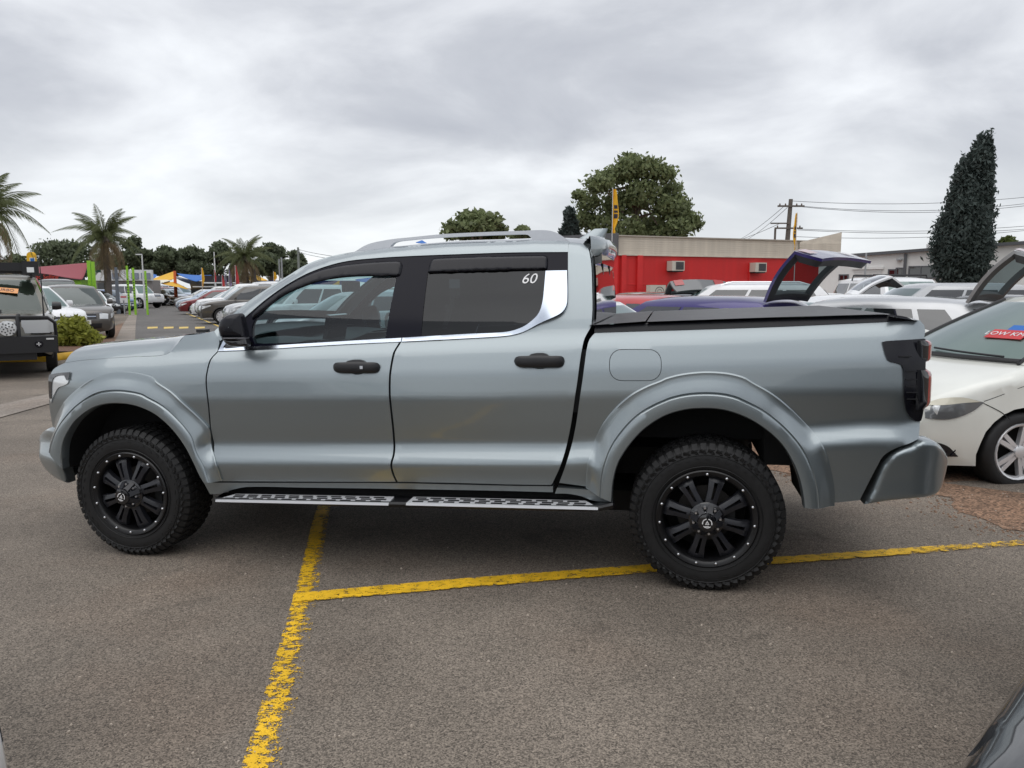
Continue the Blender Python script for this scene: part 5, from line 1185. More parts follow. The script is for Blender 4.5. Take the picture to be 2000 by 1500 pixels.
# big eucalypt over the red building
E1 = empty('eucalypt_tree', tuple(at(1245, 300, 60) * 1)[:2] + (0,), 0, 'big tall leafy eucalypt rising behind the left half of the red building', 'tree')
def cz(px, py, Y_): p = at(px, py, Y_); return p
cl = []
for px, py, r in ((1225, 335, 1.7), (1195, 345, 1.4), (1260, 335, 1.6), (1290, 345, 1.2), (1165, 365, 1.4), (1150, 395, 1.3), (1140, 430, 1.3), (1310, 375, 1.3), (1325, 405, 1.4), (1300, 410, 1.7), (1250, 380, 2.0), (1210, 400, 1.9), (1345, 430, 1.2), (1355, 440, .9), (1270, 440, 1.7), (1180, 440, 1.7), (1235, 310, 1.1), (1315, 450, 1.4), (1130, 380, .7), (1220, 450, 1.5), (1290, 460, 1.4)):
    q = cz(px, py, 60) - Vector((E1.location.x, 60, 0)); cl.append((q.x, random.uniform(-1.8, 1.8), q.z, r * .86, r * .86, r * .60))
crown('crown', cl, 15000, .22, M_euc, E1, 3, .5)
limbs(E1, [([(-.1, 0, 0), (-.3, 0, 3.5), (-.2, 0, 6), (.2, 0, 9), (-.2, 0, 11)], .38, .08)] + [([(-.2, 0, 5 + i * .5), ((c[0] * .5), c[1] * .5, (5 + i * .5) * .4 + c[2] * .6), c[:3]], .13, .03) for i, c in enumerate(cl[::2])], M_bark)
tree(928, 128, 412, 50, 'rounded mid green tree rising behind the pickup roof rail', n=3800, size=.26, seed=5, clumps=12, py_bot=470, flat=.6, name='round_tree')
tree(1020, 44, 441, 55, 'small green tree top just over the rear of the pickup roof rail', n=1000, size=.26, seed=9, clumps=6, py_bot=475, name='round_tree')
LT = 'dark eucalypts along the far left horizon'
for i, (px, pw, pt, Y_, lab) in enumerate(((122, 118, 470, 105, 'broad dark spreading eucalypt behind the maroon shade sail'), (205, 60, 492, 118, 'low dark eucalypt behind the trunk of the middle palm'), (262, 62, 463, 110, 'tall dark eucalypt just right of the middle palm'), (322, 70, 481, 112, 'dark eucalypt with pale trunks above the yellow and blue shade sails'), (372, 72, 480, 116, 'dark round eucalypt right of the shade sails'), (428, 66, 471, 120, 'brownish tall eucalypt left of the brown skirted palm'), (528, 64, 474, 112, 'dark eucalypt with open crown right of the brown skirted palm'), (575, 58, 489, 108, 'low dark eucalypt by the grey pole beside the pickup windscreen'), (28, 70, 497, 100, 'low dark trees under the fronds of the left edge palm'))):
    tree(px, pw * 1.28, pt, Y_, lab, (M_dk, M_bark), n=4600, size=.34, seed=20 + i, flat=.58, clumps=13, py_bot=548, group=LT)
# tall cypress, small cypress, bush
def cypress(px, Y_, top, bot, prof, label, n, size, seed, lean=0):
    X = at(px, top, Y_).x; root = empty('cypress_tree', (X, Y_, 0), 0, label, 'tree'); cl = []; g_ = random.Random(seed)
    for py, hwid, cx in prof:
        q = at(px, py, Y_); r = hwid / FPX * Y_; ox = (cx - px) / FPX * Y_
        for k in range(5):
            a = 2 * math.pi * k / 5 + g_.random() * 2; cl.append((ox + r * .55 * math.cos(a), r * .55 * math.sin(a), q.z + g_.uniform(-.2, .2), r * g_.uniform(.42, .58), r * .5, r * .55 + .35))
    crown('crown', cl, n, size, M_cyp, root, seed, .6, 2.2, -.9); limbs(root, [([(0, 0, 0), (0, 0, 2.6), (0, 0, 6)], .3, .08), ([(-.4, .1, 0), (-.3, 0, 3)], .16, .1), ([(.45, .1, 0), (.3, 0, 3)], .16, .1)], M_bark)
    return root
cypress(1900, 42, 262, 545, [(280, 14, 1925), (300, 20, 1920), (325, 30, 1912), (350, 34, 1908), (380, 40, 1906), (410, 46, 1902), (440, 51, 1900), (465, 53, 1899), (490, 54, 1898), (512, 50, 1900), (530, 40, 1902), (542, 26, 1902)], 'tall dense dark cypress in front of the pale warehouse', 34000, .12, 11)
cypress(1114, 58, 408, 470, [(418, 7, 1113), (430, 12, 1113), (445, 16, 1113), (462, 18, 1113), (490, 20, 1113)], 'small dark pointed conifer left of the big eucalypt', 2200, .24, 12)
tree(1968, 74, 462, 47, 'light green bushy tree half hidden behind the tall cypress', (M_light, M_bark), n=2600, size=.22, seed=31, clumps=10, py_bot=545, name='bushy_tree')
# palms
M_frond = leafmat('palm_frond_green', (.135, .155, .07), .4, 2); M_frondb = leafmat('palm_frond_brown', (.26, .20, .12), .35, 2); M_ptrunk = mat('palm_trunk', (.13, .11, .095), .9, var=.35, vscale=5, bump=.5, bscale=9)
def frond_mesh(name, L, droop, material, n=34, wid=.42, seed=0):
    g_ = random.Random(seed); vs = []; fs = []; pts = []
    for i in range(n + 1):
        t = i / n; pts.append(Vector((L * (t - .22 * droop * t * t), 0, L * (.30 * t - droop * t ** 2.2))))
    m = MB(); m.tube(pts[::2], [.035 * (1 - .8 * i / (n // 2)) for i in range(n // 2 + 1)], 5)
    for i in range(3, n + 1):
        t = i / n; p = pts[i]; d = (pts[i] - pts[i - 1]).normalized(); l = wid * L * .55 * math.sin(math.pi * min(1, .12 + t * .85)) + .06
        for sg in (-1, 1):
            for q in range(2):
                out_ = Vector((d.x * .35, sg * .62, d.z * .35 - .55 - g_.uniform(0, .7))).normalized(); pp = p - d * (q * L / n * .5); w_ = d * .020 * L / 2.2
                tip = pp + out_ * l * g_.uniform(.8, 1.1) + Vector((0, 0, -.12 * l)); mid = pp + out_ * l * .5; m.add([pp - w_, mid + w_ * .8, tip, mid - w_ * .8], [(0, 1, 2, 3)])
    me = m.mesh(name, material, 0, fixn=False); a = me.attributes.new('leafrand', 'FLOAT', 'FACE'); a.data.foreach_set('value', [g_.random() for _ in me.polygons]); return me
def palm(px, Y_, py_c, L, label, tr=.2, n=26, brown=12, skirt=10, seed=1, extra_trunk=None, group=None):
    c = at(px, py_c, Y_); root = empty('palm_tree', (c.x, Y_, 0), 0, label, 'palm tree', group); g_ = random.Random(seed)
    m = MB(); m.tube([(0, 0, 0), (.05, 0, c.z * .5), (0, 0, c.z - .1)], [tr * 1.15, tr, tr * .95], 10)
    if extra_trunk: m.tube([(extra_trunk, .3, 0), (extra_trunk, .3, c.z * .5), (extra_trunk * .8, .2, c.z - .3)], [tr, tr * .9, tr * .8], 10)
    m.lathe([(0, c.z - .5), (tr * 1.3, c.z - .35), (tr * 1.5, c.z), (tr, c.z + .25), (0, c.z + .3)], 10, axis='z'); m.build('trunk', M_ptrunk, root, 50)
    gm = [frond_mesh('frond', L, d_, M_frond, seed=k) for k, d_ in enumerate((.62, .95, 1.25))]; bm_ = [frond_mesh('frond', L * .95, d_, M_frondb, seed=9 + k, wid=.34) for k, d_ in enumerate((1.0, 1.5))]
    for i in range(n):
        e = i / n; o = link('frond', gm[0 if e < .35 else 1 if e < .7 else 2], root, (0, 0, c.z + .1), (0, -R(72 - 74 * e + g_.uniform(-9, 9)), 2.4 * i + g_.uniform(-.2, .2))); o.scale = (g_.uniform(.85, 1.1),) * 3
    for i in range(brown): link('frond', bm_[0], root, (0, 0, c.z - .05), (0, R(12 + 30 * g_.random()), 2.4 * i + g_.uniform(-.3, .3)))
    for i in range(skirt): o = link('frond', bm_[1], root, (0, 0, c.z - .2), (0, R(58 + 22 * g_.random()), 2.4 * i + g_.uniform(-.3, .3))); o.scale = (.85,) * 3
    return root
PG = 'palms along the road'
palm(-28, 26, 422, 1.95, 'palm tree at the left edge with fronds reaching into view', .22, 24, 8, 12, 2, group=PG)
palm(204, 51, 468, 2.7, 'single trunk palm with dead hanging fronds beside the lime green posts', .22, 26, 9, 16, 4, group=PG)
palm(477, 58, 507, 2.35, 'twin trunk palm with brown skirt of fronds behind the red feather flag', .24, 26, 18, 10, 6, extra_trunk=.62, group=PG)
# shrub by the kerb
sb = empty('shrub', tuple(G(148, 678)), 0, 'yellow green round shrub in the bark bed beside the black bullbar', 'shrub'); Ys = sb.location.y
cl = [(-.25, 0, .30, .42, .4, .32), (.15, 0, .32, .45, .4, .36), (-.05, -.1, .55, .38, .35, .32), (.42, 0, .26, .32, .3, .24), (-.42, .1, .24, .25, .3, .24), (.05, .1, .70, .22, .2, .2)]
crown('foliage', cl, 2600, .085, M_bushy, sb, 41, .5, 1.8, -.5); limbs(sb, [([(0, 0, 0), (.2 * math.cos(k), .2 * math.sin(k), .5)], .02, .008) for k in range(6)], M_barkd)
# ------------------------------------------------------------------ road, kerbs, markings on the left
strip('road', [(268, 672), (262, 650), (266, 625), (270, 606), (300, 585)], [(760, 672), (560, 650), (430, 625), (372, 607), (345, 585)], M_road, .006, 30)
strip('gutter', [(205, 700), (226, 664), (240, 635), (256, 610)], [(262, 700), (264, 664), (265, 635), (268, 610)], M_conc, .012, 16)
strip('paved_strip', [(128, 686), (180, 668), (205, 650), (228, 635)], [(205, 702), (226, 666), (236, 645), (242, 630)], M_gravel, .008, 12)
M_yel2 = paint('road_yellow_paint', (.72, .52, .14), .42)
for a, b in ((288, 308), (320, 339), (350, 368), (381, 400)): strip('road_dash', [(a, 639), (b, 638.4)], [(a, 642.6), (b, 641.6)], M_yel2, .012, 4)
strip('lane_line', [(363, 613), (385, 621), (410, 631.5), (430, 640)], [(366, 612.6), (389, 621), (415, 631.5), (436, 640)], M_yel2, .012, 12)
# bark bed behind a yellow kerb
M_kerb = mat('yellow_kerb_paint', (.62, .36, .02), .6, var=.2, vscale=3); M_mulch = mat('bark_mulch', (.13, .07, .045), .95, var=.5, vscale=18, bump=.8, bscale=40)
bed_ = [G(95, 690), G(190, 690), G(225, 668), G(120, 668)]
m = MB(); m.add([(q.x, q.y, .05) for q in bed_], [(0, 1, 2, 3)]); tag(m.build('bark_bed', M_mulch, smooth=0), kind='structure')
a, b = G(92, 706), G(190, 694); k1 = MB(); k1.tube([Vector((a.x - 1.2, a.y - .1, .05)), Vector((a.x, a.y, .05)), Vector((b.x, b.y, .05)), Vector((b.x + .5, b.y + 2.5, .05))], .11, 8); tag(k1.build('kerb', M_kerb, smooth=50), kind='structure')
strip('driveway_edge', [(-40, 800), (60, 778), (100, 770), (200, 740)], [(-40, 828), (60, 800), (110, 786), (220, 752)], M_conc, .010, 10)

# ------------------------------------------------------------------ red building with beige parapet
M_redwall = mat('red_painted_brick', (.62, .022, .022), .55, var=.10, vscale=3); M_beige = mat('beige_cladding', (.60, .545, .46), .6, var=.16, vscale=2.2); M_greysign = mat('grey_sheet', (.10, .10, .108), .5)
RA = at(1212, 500, 34); RBp = at(1600, 504, 38.2); rd = Vector((RBp.x - RA.x, RBp.y - RA.y, 0)); rl_ = rd.length; ryaw = math.atan2(rd.y, rd.x)
RB = empty('red_building', (RA.x, RA.y, 0), ryaw, 'low red painted brick building with a beige ribbed parapet', 'building')
ev = at(1212, 498, 34).z; pt_ = at(1212, 461, 34).z; dep = 9.0
m = MB(); m.box((rl_ / 2 + .0, dep / 2, ev / 2), (rl_, dep, ev)); m.build('wall', M_redwall, RB, 0)
# brick courses: recessed joints shown as proud bands every three courses
crs = MB().box((rl_ / 2, 0, 0), (rl_ - .03, .018, .062)).mesh('brick_course', M_redwall, 0)
for i in range(int(ev / .072)): link('brick_course', crs, RB, (0, -.008, .036 + i * .072))
for xx in (.12, .95): MB().box((xx, -.06, ev / 2), (.22 if xx < .5 else .28, .14, ev - .02)).build('pilaster', M_redwall, RB, 0)
MB().box((rl_ * .62 + .02, -.04, ev / 2 - .1), (.06, .06, ev - .4)).build('downpipe', M_redwall, RB, 0)
MB().tube([(.4, -.03, ev - 1.3), (rl_ - .5, -.03, ev - 1.3)], .018, 6).build('conduit', M_redwall, RB)
rib = MB().box((0, 0, 0), (rl_ + .3, .02, .085)).mesh('cladding_board', M_beige, 0)
MB().box((rl_ / 2, .25, (ev + pt_) / 2), (rl_ + .3, .4, pt_ - ev)).build('parapet', M_beige, RB, 0)
for i in range(int((pt_ - ev) / .1)): link('cladding_board', rib, RB, (rl_ / 2, .045, ev + .05 + i * .1))
MB().box((rl_ / 2, .2, pt_ + .02), (rl_ + .36, .5, .05)).build('parapet_cap', mat('cap_flashing', (.42, .38, .33), .5), RB, 0)
MB().box((rl_ / 2, -.02, ev + .01), (rl_ + .34, .18, .06)).build('eave_trim', M_beige, RB, 0)
# parapet wing coming towards us at the right end
wg = empty('parapet_wing'); wg.parent = RB; wg.location = (rl_ * .885, -.02, 0); wg.rotation_euler = (0, 0, R(-38)); wz = at(1630, 457, 37).z
m = MB(); m.add([(0, 0, ev + .02), (1.9, 0, ev + .02), (1.9, 0, wz + .1), (0, 0, pt_ - .05), (0, .12, ev + .02), (1.9, .12, ev + .02), (1.9, .12, wz + .1), (0, .12, pt_ - .05)], [(0, 1, 2, 3), (4, 7, 6, 5), (3, 2, 6, 7), (1, 5, 6, 2), (0, 4, 5, 1)]); m.build('wing_wall', M_beige, wg, 0)
wb = MB().box((.95, -.008, 0), (1.88, .016, .085)).mesh('cladding_board', M_beige, 0)
for i in range(int((pt_ - ev) / .1) - 1): link('cladding_board', wb, wg, (0, 0, ev + .08 + i * .1))
# left end: return wall with window, grey sign over it
le = empty('side_wall'); le.parent = RB; le.rotation_euler = (0, 0, R(118)); le.location = (-.02, 0, 0)
MB().box((2.0, .1, ev / 2), (4.0, .2, ev)).build('return_wall', M_redwall, le, 0)
sg_ = MB().box((2.2, -.0, 0), (4.4, .14, pt_ - ev + .15)).build('sign_panel', M_greysign, le, 0); sg_.location = (0, .22, (ev + pt_) / 2 + .05)
M_bluewin = mat('blue_window_film', (.01, .07, .25), .12, coat=1)
wf = MB(); 
for xx in (.95, 1.75, 2.55): wf.box((xx, 0, 1.5), (.05, .06, 2.3))
for z_ in (.4, .75, 2.62): wf.box((1.75, 0, z_), (1.65, .06, .05))
wo = wf.build('window_frame', mat('window_white', (.7, .7, .7), .5), le, 0); wo.location = (0, .23, 0)
for xx in (1.35, 2.15):
    o = MB().box((xx, .215, 1.55), (.74, .02, 1.5)).build('window_pane', M_bluewin, le, 0)
    MB().box((xx, .23, 2.42), (.74, .02, .34)).build('window_pane', M_cglass, le, 0); MB().box((xx, .215, .58), (.74, .02, .3)).build('window_pane', M_cglass, le, 0)
def aircon(px, py, Y_, label, w_=.66, h_=.44):
    p = at(px, py, Y_); lx = (Vector((p.x, p.y, 0)) - Vector((RA.x, RA.y, 0))).dot(rd.normalized()); o = empty('air_conditioner', Vector((RA.x, RA.y, 0)) + rd.normalized() * lx + Vector((rd.y, -rd.x, 0)).normalized() * .05, ryaw, label, 'air conditioner', 'window air conditioners on the red wall'); o.location.z = p.z
    MB().box((0, -.22, 0), (w_, .44, h_)).build('casing', mat('ac_beige', (.55, .52, .45), .5), o, 0); MB().box((.07, -.445, 0), (w_ * .62, .02, h_ * .78)).build('grille', M_greysign, o, 0)
    for k in range(6): MB().box((.07, -.46, -h_ * .32 + k * h_ * .128), (w_ * .6, .02, .014)).build('louvre', M_black, o, 0)
    MB().box((0, -.2, -h_ / 2 - .03), (w_ * .9, .36, .05)).build('bracket', M_black, o, 0)
aircon(1316, 519.5, 34.9, 'left beige air conditioner high on the red wall'); aircon(1474, 522.5, 36.7, 'right beige air conditioner high on the red wall')
p = at(1277, 566, 34); hb = empty('condenser_unit', (p.x, p.y - .5, 0), ryaw, 'beige outdoor condenser unit low against the red wall', 'air conditioner'); MB().box((0, 0, p.z - .1), (.78, .34, .62)).build('casing', MATS['ac_beige'], hb, 0)
m = MB(); m.lathe([(.21, -.175), (.23, -.185), (.24, -.175)], 20); m.lathe([(.11, -.176), (.12, -.183), (.13, -.176)], 16); m.v = [(a + .08, b, c_ + p.z - .1) for a, b, c_ in m.v]; m.build('fan_grille', M_greysign, hb); MB().box((0, 0, (p.z - .41) / 2), (.6, .3, p.z - .41)).build('stand', M_greysign, hb, 0)
# ------------------------------------------------------------------ flags
M_flag = mat('flag_yellow', (.78, .43, .02), .7, var=.1); M_flagr = mat('flag_red', (.50, .045, .05), .7, var=.1); M_flagp = mat('flag_purple', (.26, .20, .36), .7, var=.1); M_pole = mat('pole_grey', (.33, .34, .35), .5, .3); M_polew = mat('pole_white', (.66, .66, .66), .5)
M_ink = mat('dark_print', (.03, .03, .05), .7)
def flag(px, top, bot, Y_, wpx, material, label, base=0.0, cat='flag', group=None, feather=False, polebot=None, marks=True, side=1):
    t, b = at(px, top, Y_), at(px, bot, Y_); o = empty('feather_flag' if feather else 'flag', (t.x, Y_, base), 0, label, cat, group); w_ = wpx / FPX * Y_; hz_ = t.z - b.z
    MB().tube([(0, 0, 0), (0, 0, t.z - base + .05)], [.022, .014], 6).build('pole', M_polew, o)
    def fn(u, v):
        z = t.z - base - hz_ * u; ww = w_ * (min(1, .35 + 2.2 * u) if feather else (.25 + .95 * math.sin(math.pi * min(1, .08 + u)) ** .7 if u < .94 else .6)) ; return (side * (.02 + ww * v * (1 - .15 * math.sin(u * 7))), .10 * w_ * math.sin(u * 9 + v * 4) + .05 * math.sin(v * 6), z - .12 * v * w_)
    MB().grid(fn, 18, 6).build('cloth', material, o, 60)
    if marks:
        m = MB()
        for k, (u0, u1) in enumerate(((.36, .44), (.48, .53), (.56, .66))):
            m.grid(lambda u, v, u0=u0, u1=u1: (lambda q: (q[0], q[1] - .012, q[2]))(fn(u0 + (u1 - u0) * u, .2 + .6 * v)), 2, 4)
        m.build('print', M_ink, o, 60)
    return o
YF = 'yellow flags around the car yards'
flag(1197, 369, 455, 31.5, 9, M_flag, 'tall yellow flag on a white pole at the left end of the red building', group=YF)
flag(1557, 417, 489, 35.5, -6, M_flag, 'narrow yellow flag above the right end of the beige parapet', group=YF)
flag(393, 523, 560, 62, 4, M_flag, 'yellow flag above the blue shade sail', group=YF, marks=False); flag(489, 527, 563, 60, 6, M_flag, 'yellow flag right of the twin trunk palm', group=YF, marks=False); flag(534, 531, 549, 62, 5, M_flag, 'small yellow flag nearest the pickup windscreen pillar', group=YF, marks=False)
FG_ = 'feather flags by the dealers'
flag(433, 538, 571, 60, 5, M_flagr, 'short red feather flag, leftmost of the feather flags', group=FG_, feather=True, marks=False); flag(438.5, 528, 566, 62, 2.5, M_flagp, 'thin mauve feather flag beside the short red one', group=FG_, feather=True, marks=False)
flag(446, 524, 566, 61, 5, M_flagp, 'wide mauve feather flag left of the tall red one', group=FG_, feather=True, marks=False); flag(459, 519, 580, 50, 6, M_flagr, 'tall red feather flag in front of the palm trunks', group=FG_, feather=True, marks=False)
flag(418, 527, 551, 66, 3, M_flagr, 'small dark red banner hanging on a tall pole', group=FG_, feather=True, marks=False)
# ------------------------------------------------------------------ poles and wires
M_wood = mat('weathered_pole_wood', (.13, .115, .10), .9, var=.3, vscale=4); M_wire = mat('wire', (.05, .05, .055), .6)
p0 = at(1535, 470, 55); UP = empty('utility_pole', (p0.x, 55, 0), 0, 'wooden power pole with crossarms behind the red building', 'utility pole'); zt_ = at(1541, 389, 55).z
MB().tube([(0, 0, 0), (.10, 0, zt_ * .6), (.22, 0, zt_)], [.2, .17, .14], 10).build('post', M_wood, UP)
za_, zb_, zc_ = at(1541, 403, 55).z, at(1535, 436.5, 55).z, at(1535, 446, 55).z
MB().box((.2, -.15, za_), (1.9, .1, .12)).build('crossarm', M_wood, UP, 0); MB().box((-.55, -.15, zb_), (1.3, .1, .09)).build('crossarm', M_wood, UP, 0); MB().box((.1, -.15, zc_), (2.0, .1, .11)).build('crossarm', M_wood, UP, 0); MB().box((-.85, -.15, zc_ - .45), (.12, .12, .8)).build('bracket', M_wood, UP, 0)
ins = MB().lathe([(0, 0), (.045, 0), (.06, .06), (.03, .14), (0, .15)], 8, axis='z').mesh('insulator', mat('insulator_brown', (.12, .08, .06), .3), 50)
for xx, z_ in ((-.6, za_), (-.2, za_), (.6, za_), (.95, za_), (-.7, zc_), (.5, zc_), (.9, zc_)): link('insulator', ins, UP, (xx, -.15, z_ + .05))
def wire(a, b, sag, label, r=.017):
    pts = [a + (b - a) * t - Vector((0, 0, sag * 4 * t * (1 - t))) for t in np.linspace(0, 1, 22)]; o = MB().tube(pts, r, 5).build('power_line', M_wire); tag(o, label, 'power line', 'power lines between the poles')
def pw(px, py, Y_): return at(px, py, Y_)
RW = ['topmost thin power line right of the wooden pole', 'upper of the two power lines just under the topmost, right of the wooden pole', 'lower of the two power lines just under the topmost, right of the wooden pole', 'fourth power line from the top, right of the wooden pole', 'fifth power line from the top, right of the wooden pole', 'lowest power line right of the wooden pole, close above the warehouse']
LW = ['power line leaving the upper crossarm to the left, nearest the wooden pole', 'power line leaving the left tip of the upper crossarm', 'power line leaving the short middle arm to the left']
SW = ['upper faint power line from the left grey pole to the pickup roof', 'lower faint power line from the left grey pole to the pickup roof']
for i, (a, b, s) in enumerate((((1546, 392.5, 55), (2120, 371, 60), .55), ((1570, 403, 55), (2120, 380, 60), .7), ((1566, 404, 55), (2120, 384, 60), .75), ((1556, 447, 55), (2120, 430, 60), .45), ((1558, 449, 55), (2120, 437, 60), .45), ((1550, 462, 55), (2120, 436, 60), .5))): wire(pw(*a), pw(*b), s, RW[i])
for i, (a, b, s) in enumerate((((1538, 405, 55), (1455, 470, 90), .2), ((1530, 404, 55), (1440, 470, 90), .2), ((1522, 437, 55), (1400, 480, 90), .2))): wire(pw(*a), pw(*b), s, LW[i], .018)
for i, (a, b, s) in enumerate((((582, 487, 60), (760, 506, 40), .2), ((582, 492, 60), (740, 510, 40), .2))): wire(pw(*a), pw(*b), s, SW[i], .015)
def pole(px, top, Y_, r, material, label, arm=0, name='pole'):
    t = at(px, top, Y_); o = empty(name, (t.x, Y_, 0), 0, label, 'pole'); MB().tube([(0, 0, 0), (0, 0, t.z)], [r * 1.2, r * .8], 8).build('post', material, o)
    if arm: MB().box((arm / 2, 0, t.z), (abs(arm), .16, .09)).build('lamp_head', material, o, 0)
    return o
pole(582, 483, 60, .10, mat('pole_greenish', (.22, .24, .22), .7), 'grey power pole against the dark trees left of the pickup'); pole(545, 506, 62, .07, M_pole, 'left of two thin grey posts by the pickup windscreen'); pole(549.5, 503, 62, .08, M_pole, 'right of two thin grey posts by the pickup windscreen')
pole(1692, 494, 24, .035, M_pole, 'slim grey mast between the violet tailgate and the warehouse', 0); pole(226, 522, 48, .11, mat('pole_blue_grey', (.13, .15, .18), .6), 'blue grey steel post right of the single trunk palm'); pole(277, 497, 60, .06, M_polew, 'pale thin post rising above the lime posts', -.5, 'lamp_post'); pole(418, 492, 70, .06, M_polew, 'pale post left of the short red feather flag', 0)
# ------------------------------------------------------------------ pale warehouse on the right
M_ware = mat('pale_grey_render', (.78, .78, .76), .7, var=.07, vscale=.6); M_roofd = mat('dark_roof_edge', (.10, .105, .115), .5)
WA = at(1600, 506, 50); WB_ = at(2120, 468, 42); wd_ = Vector((WB_.x - WA.x, WB_.y - WA.y, 0)); wlen = wd_.length; WH = empty('warehouse', (WA.x, WA.y, 0), math.atan2(wd_.y, wd_.x), 'long pale grey warehouse with dark windows behind the tall cypress', 'building')
zl_, zr_ = WA.z, WB_.z
m = MB(); m.add([(0, 0, 0), (wlen, 0, 0), (wlen, 0, zr_), (0, 0, zl_), (0, 10, 0), (wlen, 10, 0), (wlen, 10, zr_), (0, 10, zl_)], [(0, 1, 2, 3), (4, 7, 6, 5), (3, 2, 6, 7), (1, 5, 6, 2), (0, 3, 7, 4)]); m.build('wall', M_ware, WH, 0)
m = MB(); m.add([(-.3, -.3, zl_ - .02), (wlen, -.3, zr_ - .02), (wlen, -.3, zr_ + .16), (-.3, -.3, zl_ + .16), (-.3, 10, zl_ - .02), (wlen, 10, zr_ - .02), (wlen, 10, zr_ + .16), (-.3, 10, zl_ + .16)], [(0, 1, 2, 3), (4, 7, 6, 5), (3, 2, 6, 7), (1, 5, 6, 2), (0, 3, 7, 4), (0, 4, 5, 1)]); m.build('roof', M_roofd, WH, 0)
def onw(px, py):
    r = ray(px, py); n_ = Vector((wd_.y, -wd_.x, 0)).normalized(); t = (Vector((WA.x, WA.y, 0)) - Vector(CAM)).dot(n_) / Vector(r).dot(n_); q = Vector(CAM) + Vector(r) * t; return ((q - Vector((WA.x, WA.y, 0))).dot(wd_.normalized()), q.z)
def wwin(x0, y0, x1, y1, panes):
    a, b = onw(x0, y0), onw(x1, y1); w_, h_ = b[0] - a[0], a[1] - b[1]; cx, cz_ = (a[0] + b[0]) / 2, (a[1] + b[1]) / 2; m = MB()
    for sx in (-1, 1): m.box((cx + sx * w_ / 2, -.03, cz_), (.08, .08, h_ + .08))
    for sz in (-1, 1): m.box((cx, -.03, cz_ + sz * h_ / 2), (w_, .075, .08))
    for k in range(1, panes): m.box((a[0] + w_ * k / panes, -.03, cz_), (.06, .07, h_))
    f = m.build('window', M_roofd, WH, 0)
    for k in range(panes): MB().box((a[0] + w_ * (k + .5) / panes, -.012, cz_), (w_ / panes - .06, .02, h_ - .06)).build('pane', M_cglass, f, 0)
wwin(1736, 527, 1748, 545, 1); wwin(1751, 524, 1764, 545, 1); wwin(1776, 521, 1846, 543, 3); wwin(1858, 518, 1905, 541, 2); wwin(1640, 537, 1656, 549, 2)
a = onw(1768, 499); b = onw(1766, 566); MB().box(((a[0] + b[0]) / 2, -.08, (a[1] + b[1]) / 2 - .3), (.16, .14, a[1] - b[1] + .8)).build('downpipe', M_roofd, WH, 0)
a, b = onw(1665, 524), onw(1726, 528); MB().box(((a[0] + b[0]) / 2, -.06, a[1]), (b[0] - a[0], .12, .16)).build('roller_door_head', M_ware, WH, 0)
for k in range(16): MB().box(((a[0] + b[0]) / 2, -.03, a[1] - .18 - k * .15), (b[0] - a[0] - .2, .04, .13)).build('roller_door_slat', mat('roller_white', (.6, .6, .59), .5), WH, 0)
a = onw(1757, 507); MB().box((a[0], -.15, a[1]), (.3, .3, .1)).build('wall_light', M_pole, WH, 0)
a = onw(1820, 487); MB().box((a[0], 2, a[1] + .15), (1.0, .8, .5)).build('roof_vent', M_ware, WH, 0)
# teal spear-top fence
fa, fb_ = at(1636, 566, 30), at(1770, 566, 30); FN = empty('fence', (fa.x, 30, 0), 0, 'dark teal spear topped metal fence in front of the warehouse', 'fence'); M_teal = mat('teal_metal', (.02, .06, .07), .5); fz = fa.z
picket = MB().add([(-.025, -.01, 0), (.025, -.01, 0), (.025, -.01, fz - .12), (0, -.01, fz), (-.025, -.01, fz - .12), (-.025, .01, 0), (.025, .01, 0), (.025, .01, fz - .12), (0, .01, fz), (-.025, .01, fz - .12)], [(0, 1, 2, 3, 4), (9, 8, 7, 6, 5), (0, 5, 6, 1), (1, 6, 7, 2), (2, 7, 8, 3), (3, 8, 9, 4), (4, 9, 5, 0)]).mesh('picket', M_teal, 0)
for k in range(24): link('picket', picket, FN, (k * .12, 0, 0))
for z_ in (.3, fz - .25): MB().box((1.4, .03, z_), (2.9, .03, .05)).build('rail', M_teal, FN, 0)
# ------------------------------------------------------------------ car yards on the left
M_lime = mat('lime_paint', (.27, .56, .03), .5, var=.06); M_dsign = mat('dark_fascia', (.035, .038, .042), .5); M_white_w = mat('white_board', (.66, .67, .68), .6, var=.06); M_orange = mat('orange_post_paint', (.55, .11, .025), .5)
M_shop = mat('shopfront_dark', (.03, .033, .037), .2, coat=.5)
def bx_at(name, px0, px1, py0, py1, Y_, depth, material, parent=None, ground=False):
    a, b = at(px0, py0, Y_), at(px1, py1, Y_); z0 = 0 if ground else b.z; m = MB(); off = Vector((0, 0, 0)) if parent is None else parent.location
    m.box(((a.x + b.x) / 2 - off.x, Y_ + depth / 2 - off.y, (a.z + z0) / 2 - off.z), (b.x - a.x, depth, a.z - z0)); return m.build(name, material, parent, 0)
def bld(name, px, Y_, label): return empty(name, (at(px, 560, Y_).x, Y_, 0), 0, label, 'building')
B1 = bld('sales_office', 60, 50, 'lime green sales office with a dark fascia under the maroon shade sail')
bx_at('wall', -120, 162, 546, 600, 50, 1.0, M_lime, B1, True); bx_at('fascia', -120, 164, 531, 547, 49.8, .15, M_dsign, B1); bx_at('roof', -125, 168, 526, 531, 49.5, 1.8, mat('green_roof', (.02, .16, .09), .5), B1)
for a, b in ((20, 32), (52, 66), (100, 132)): bx_at('shop_window', a, b, 549, 600, 49.95, .08, M_shop if a != 52 else M_white_w, B1, True)
me = text_mesh('Buying and Selling', .40, mat('sign_red_letter', (.6, .06, .04), .5), .02); o = link('sign_lettering', me, B1); p = at(72, 541, 49.7); o.location = Vector(p) - B1.location + Vector((0, -.02, 0)); o.rotation_euler = (math.pi / 2, 0, 0)
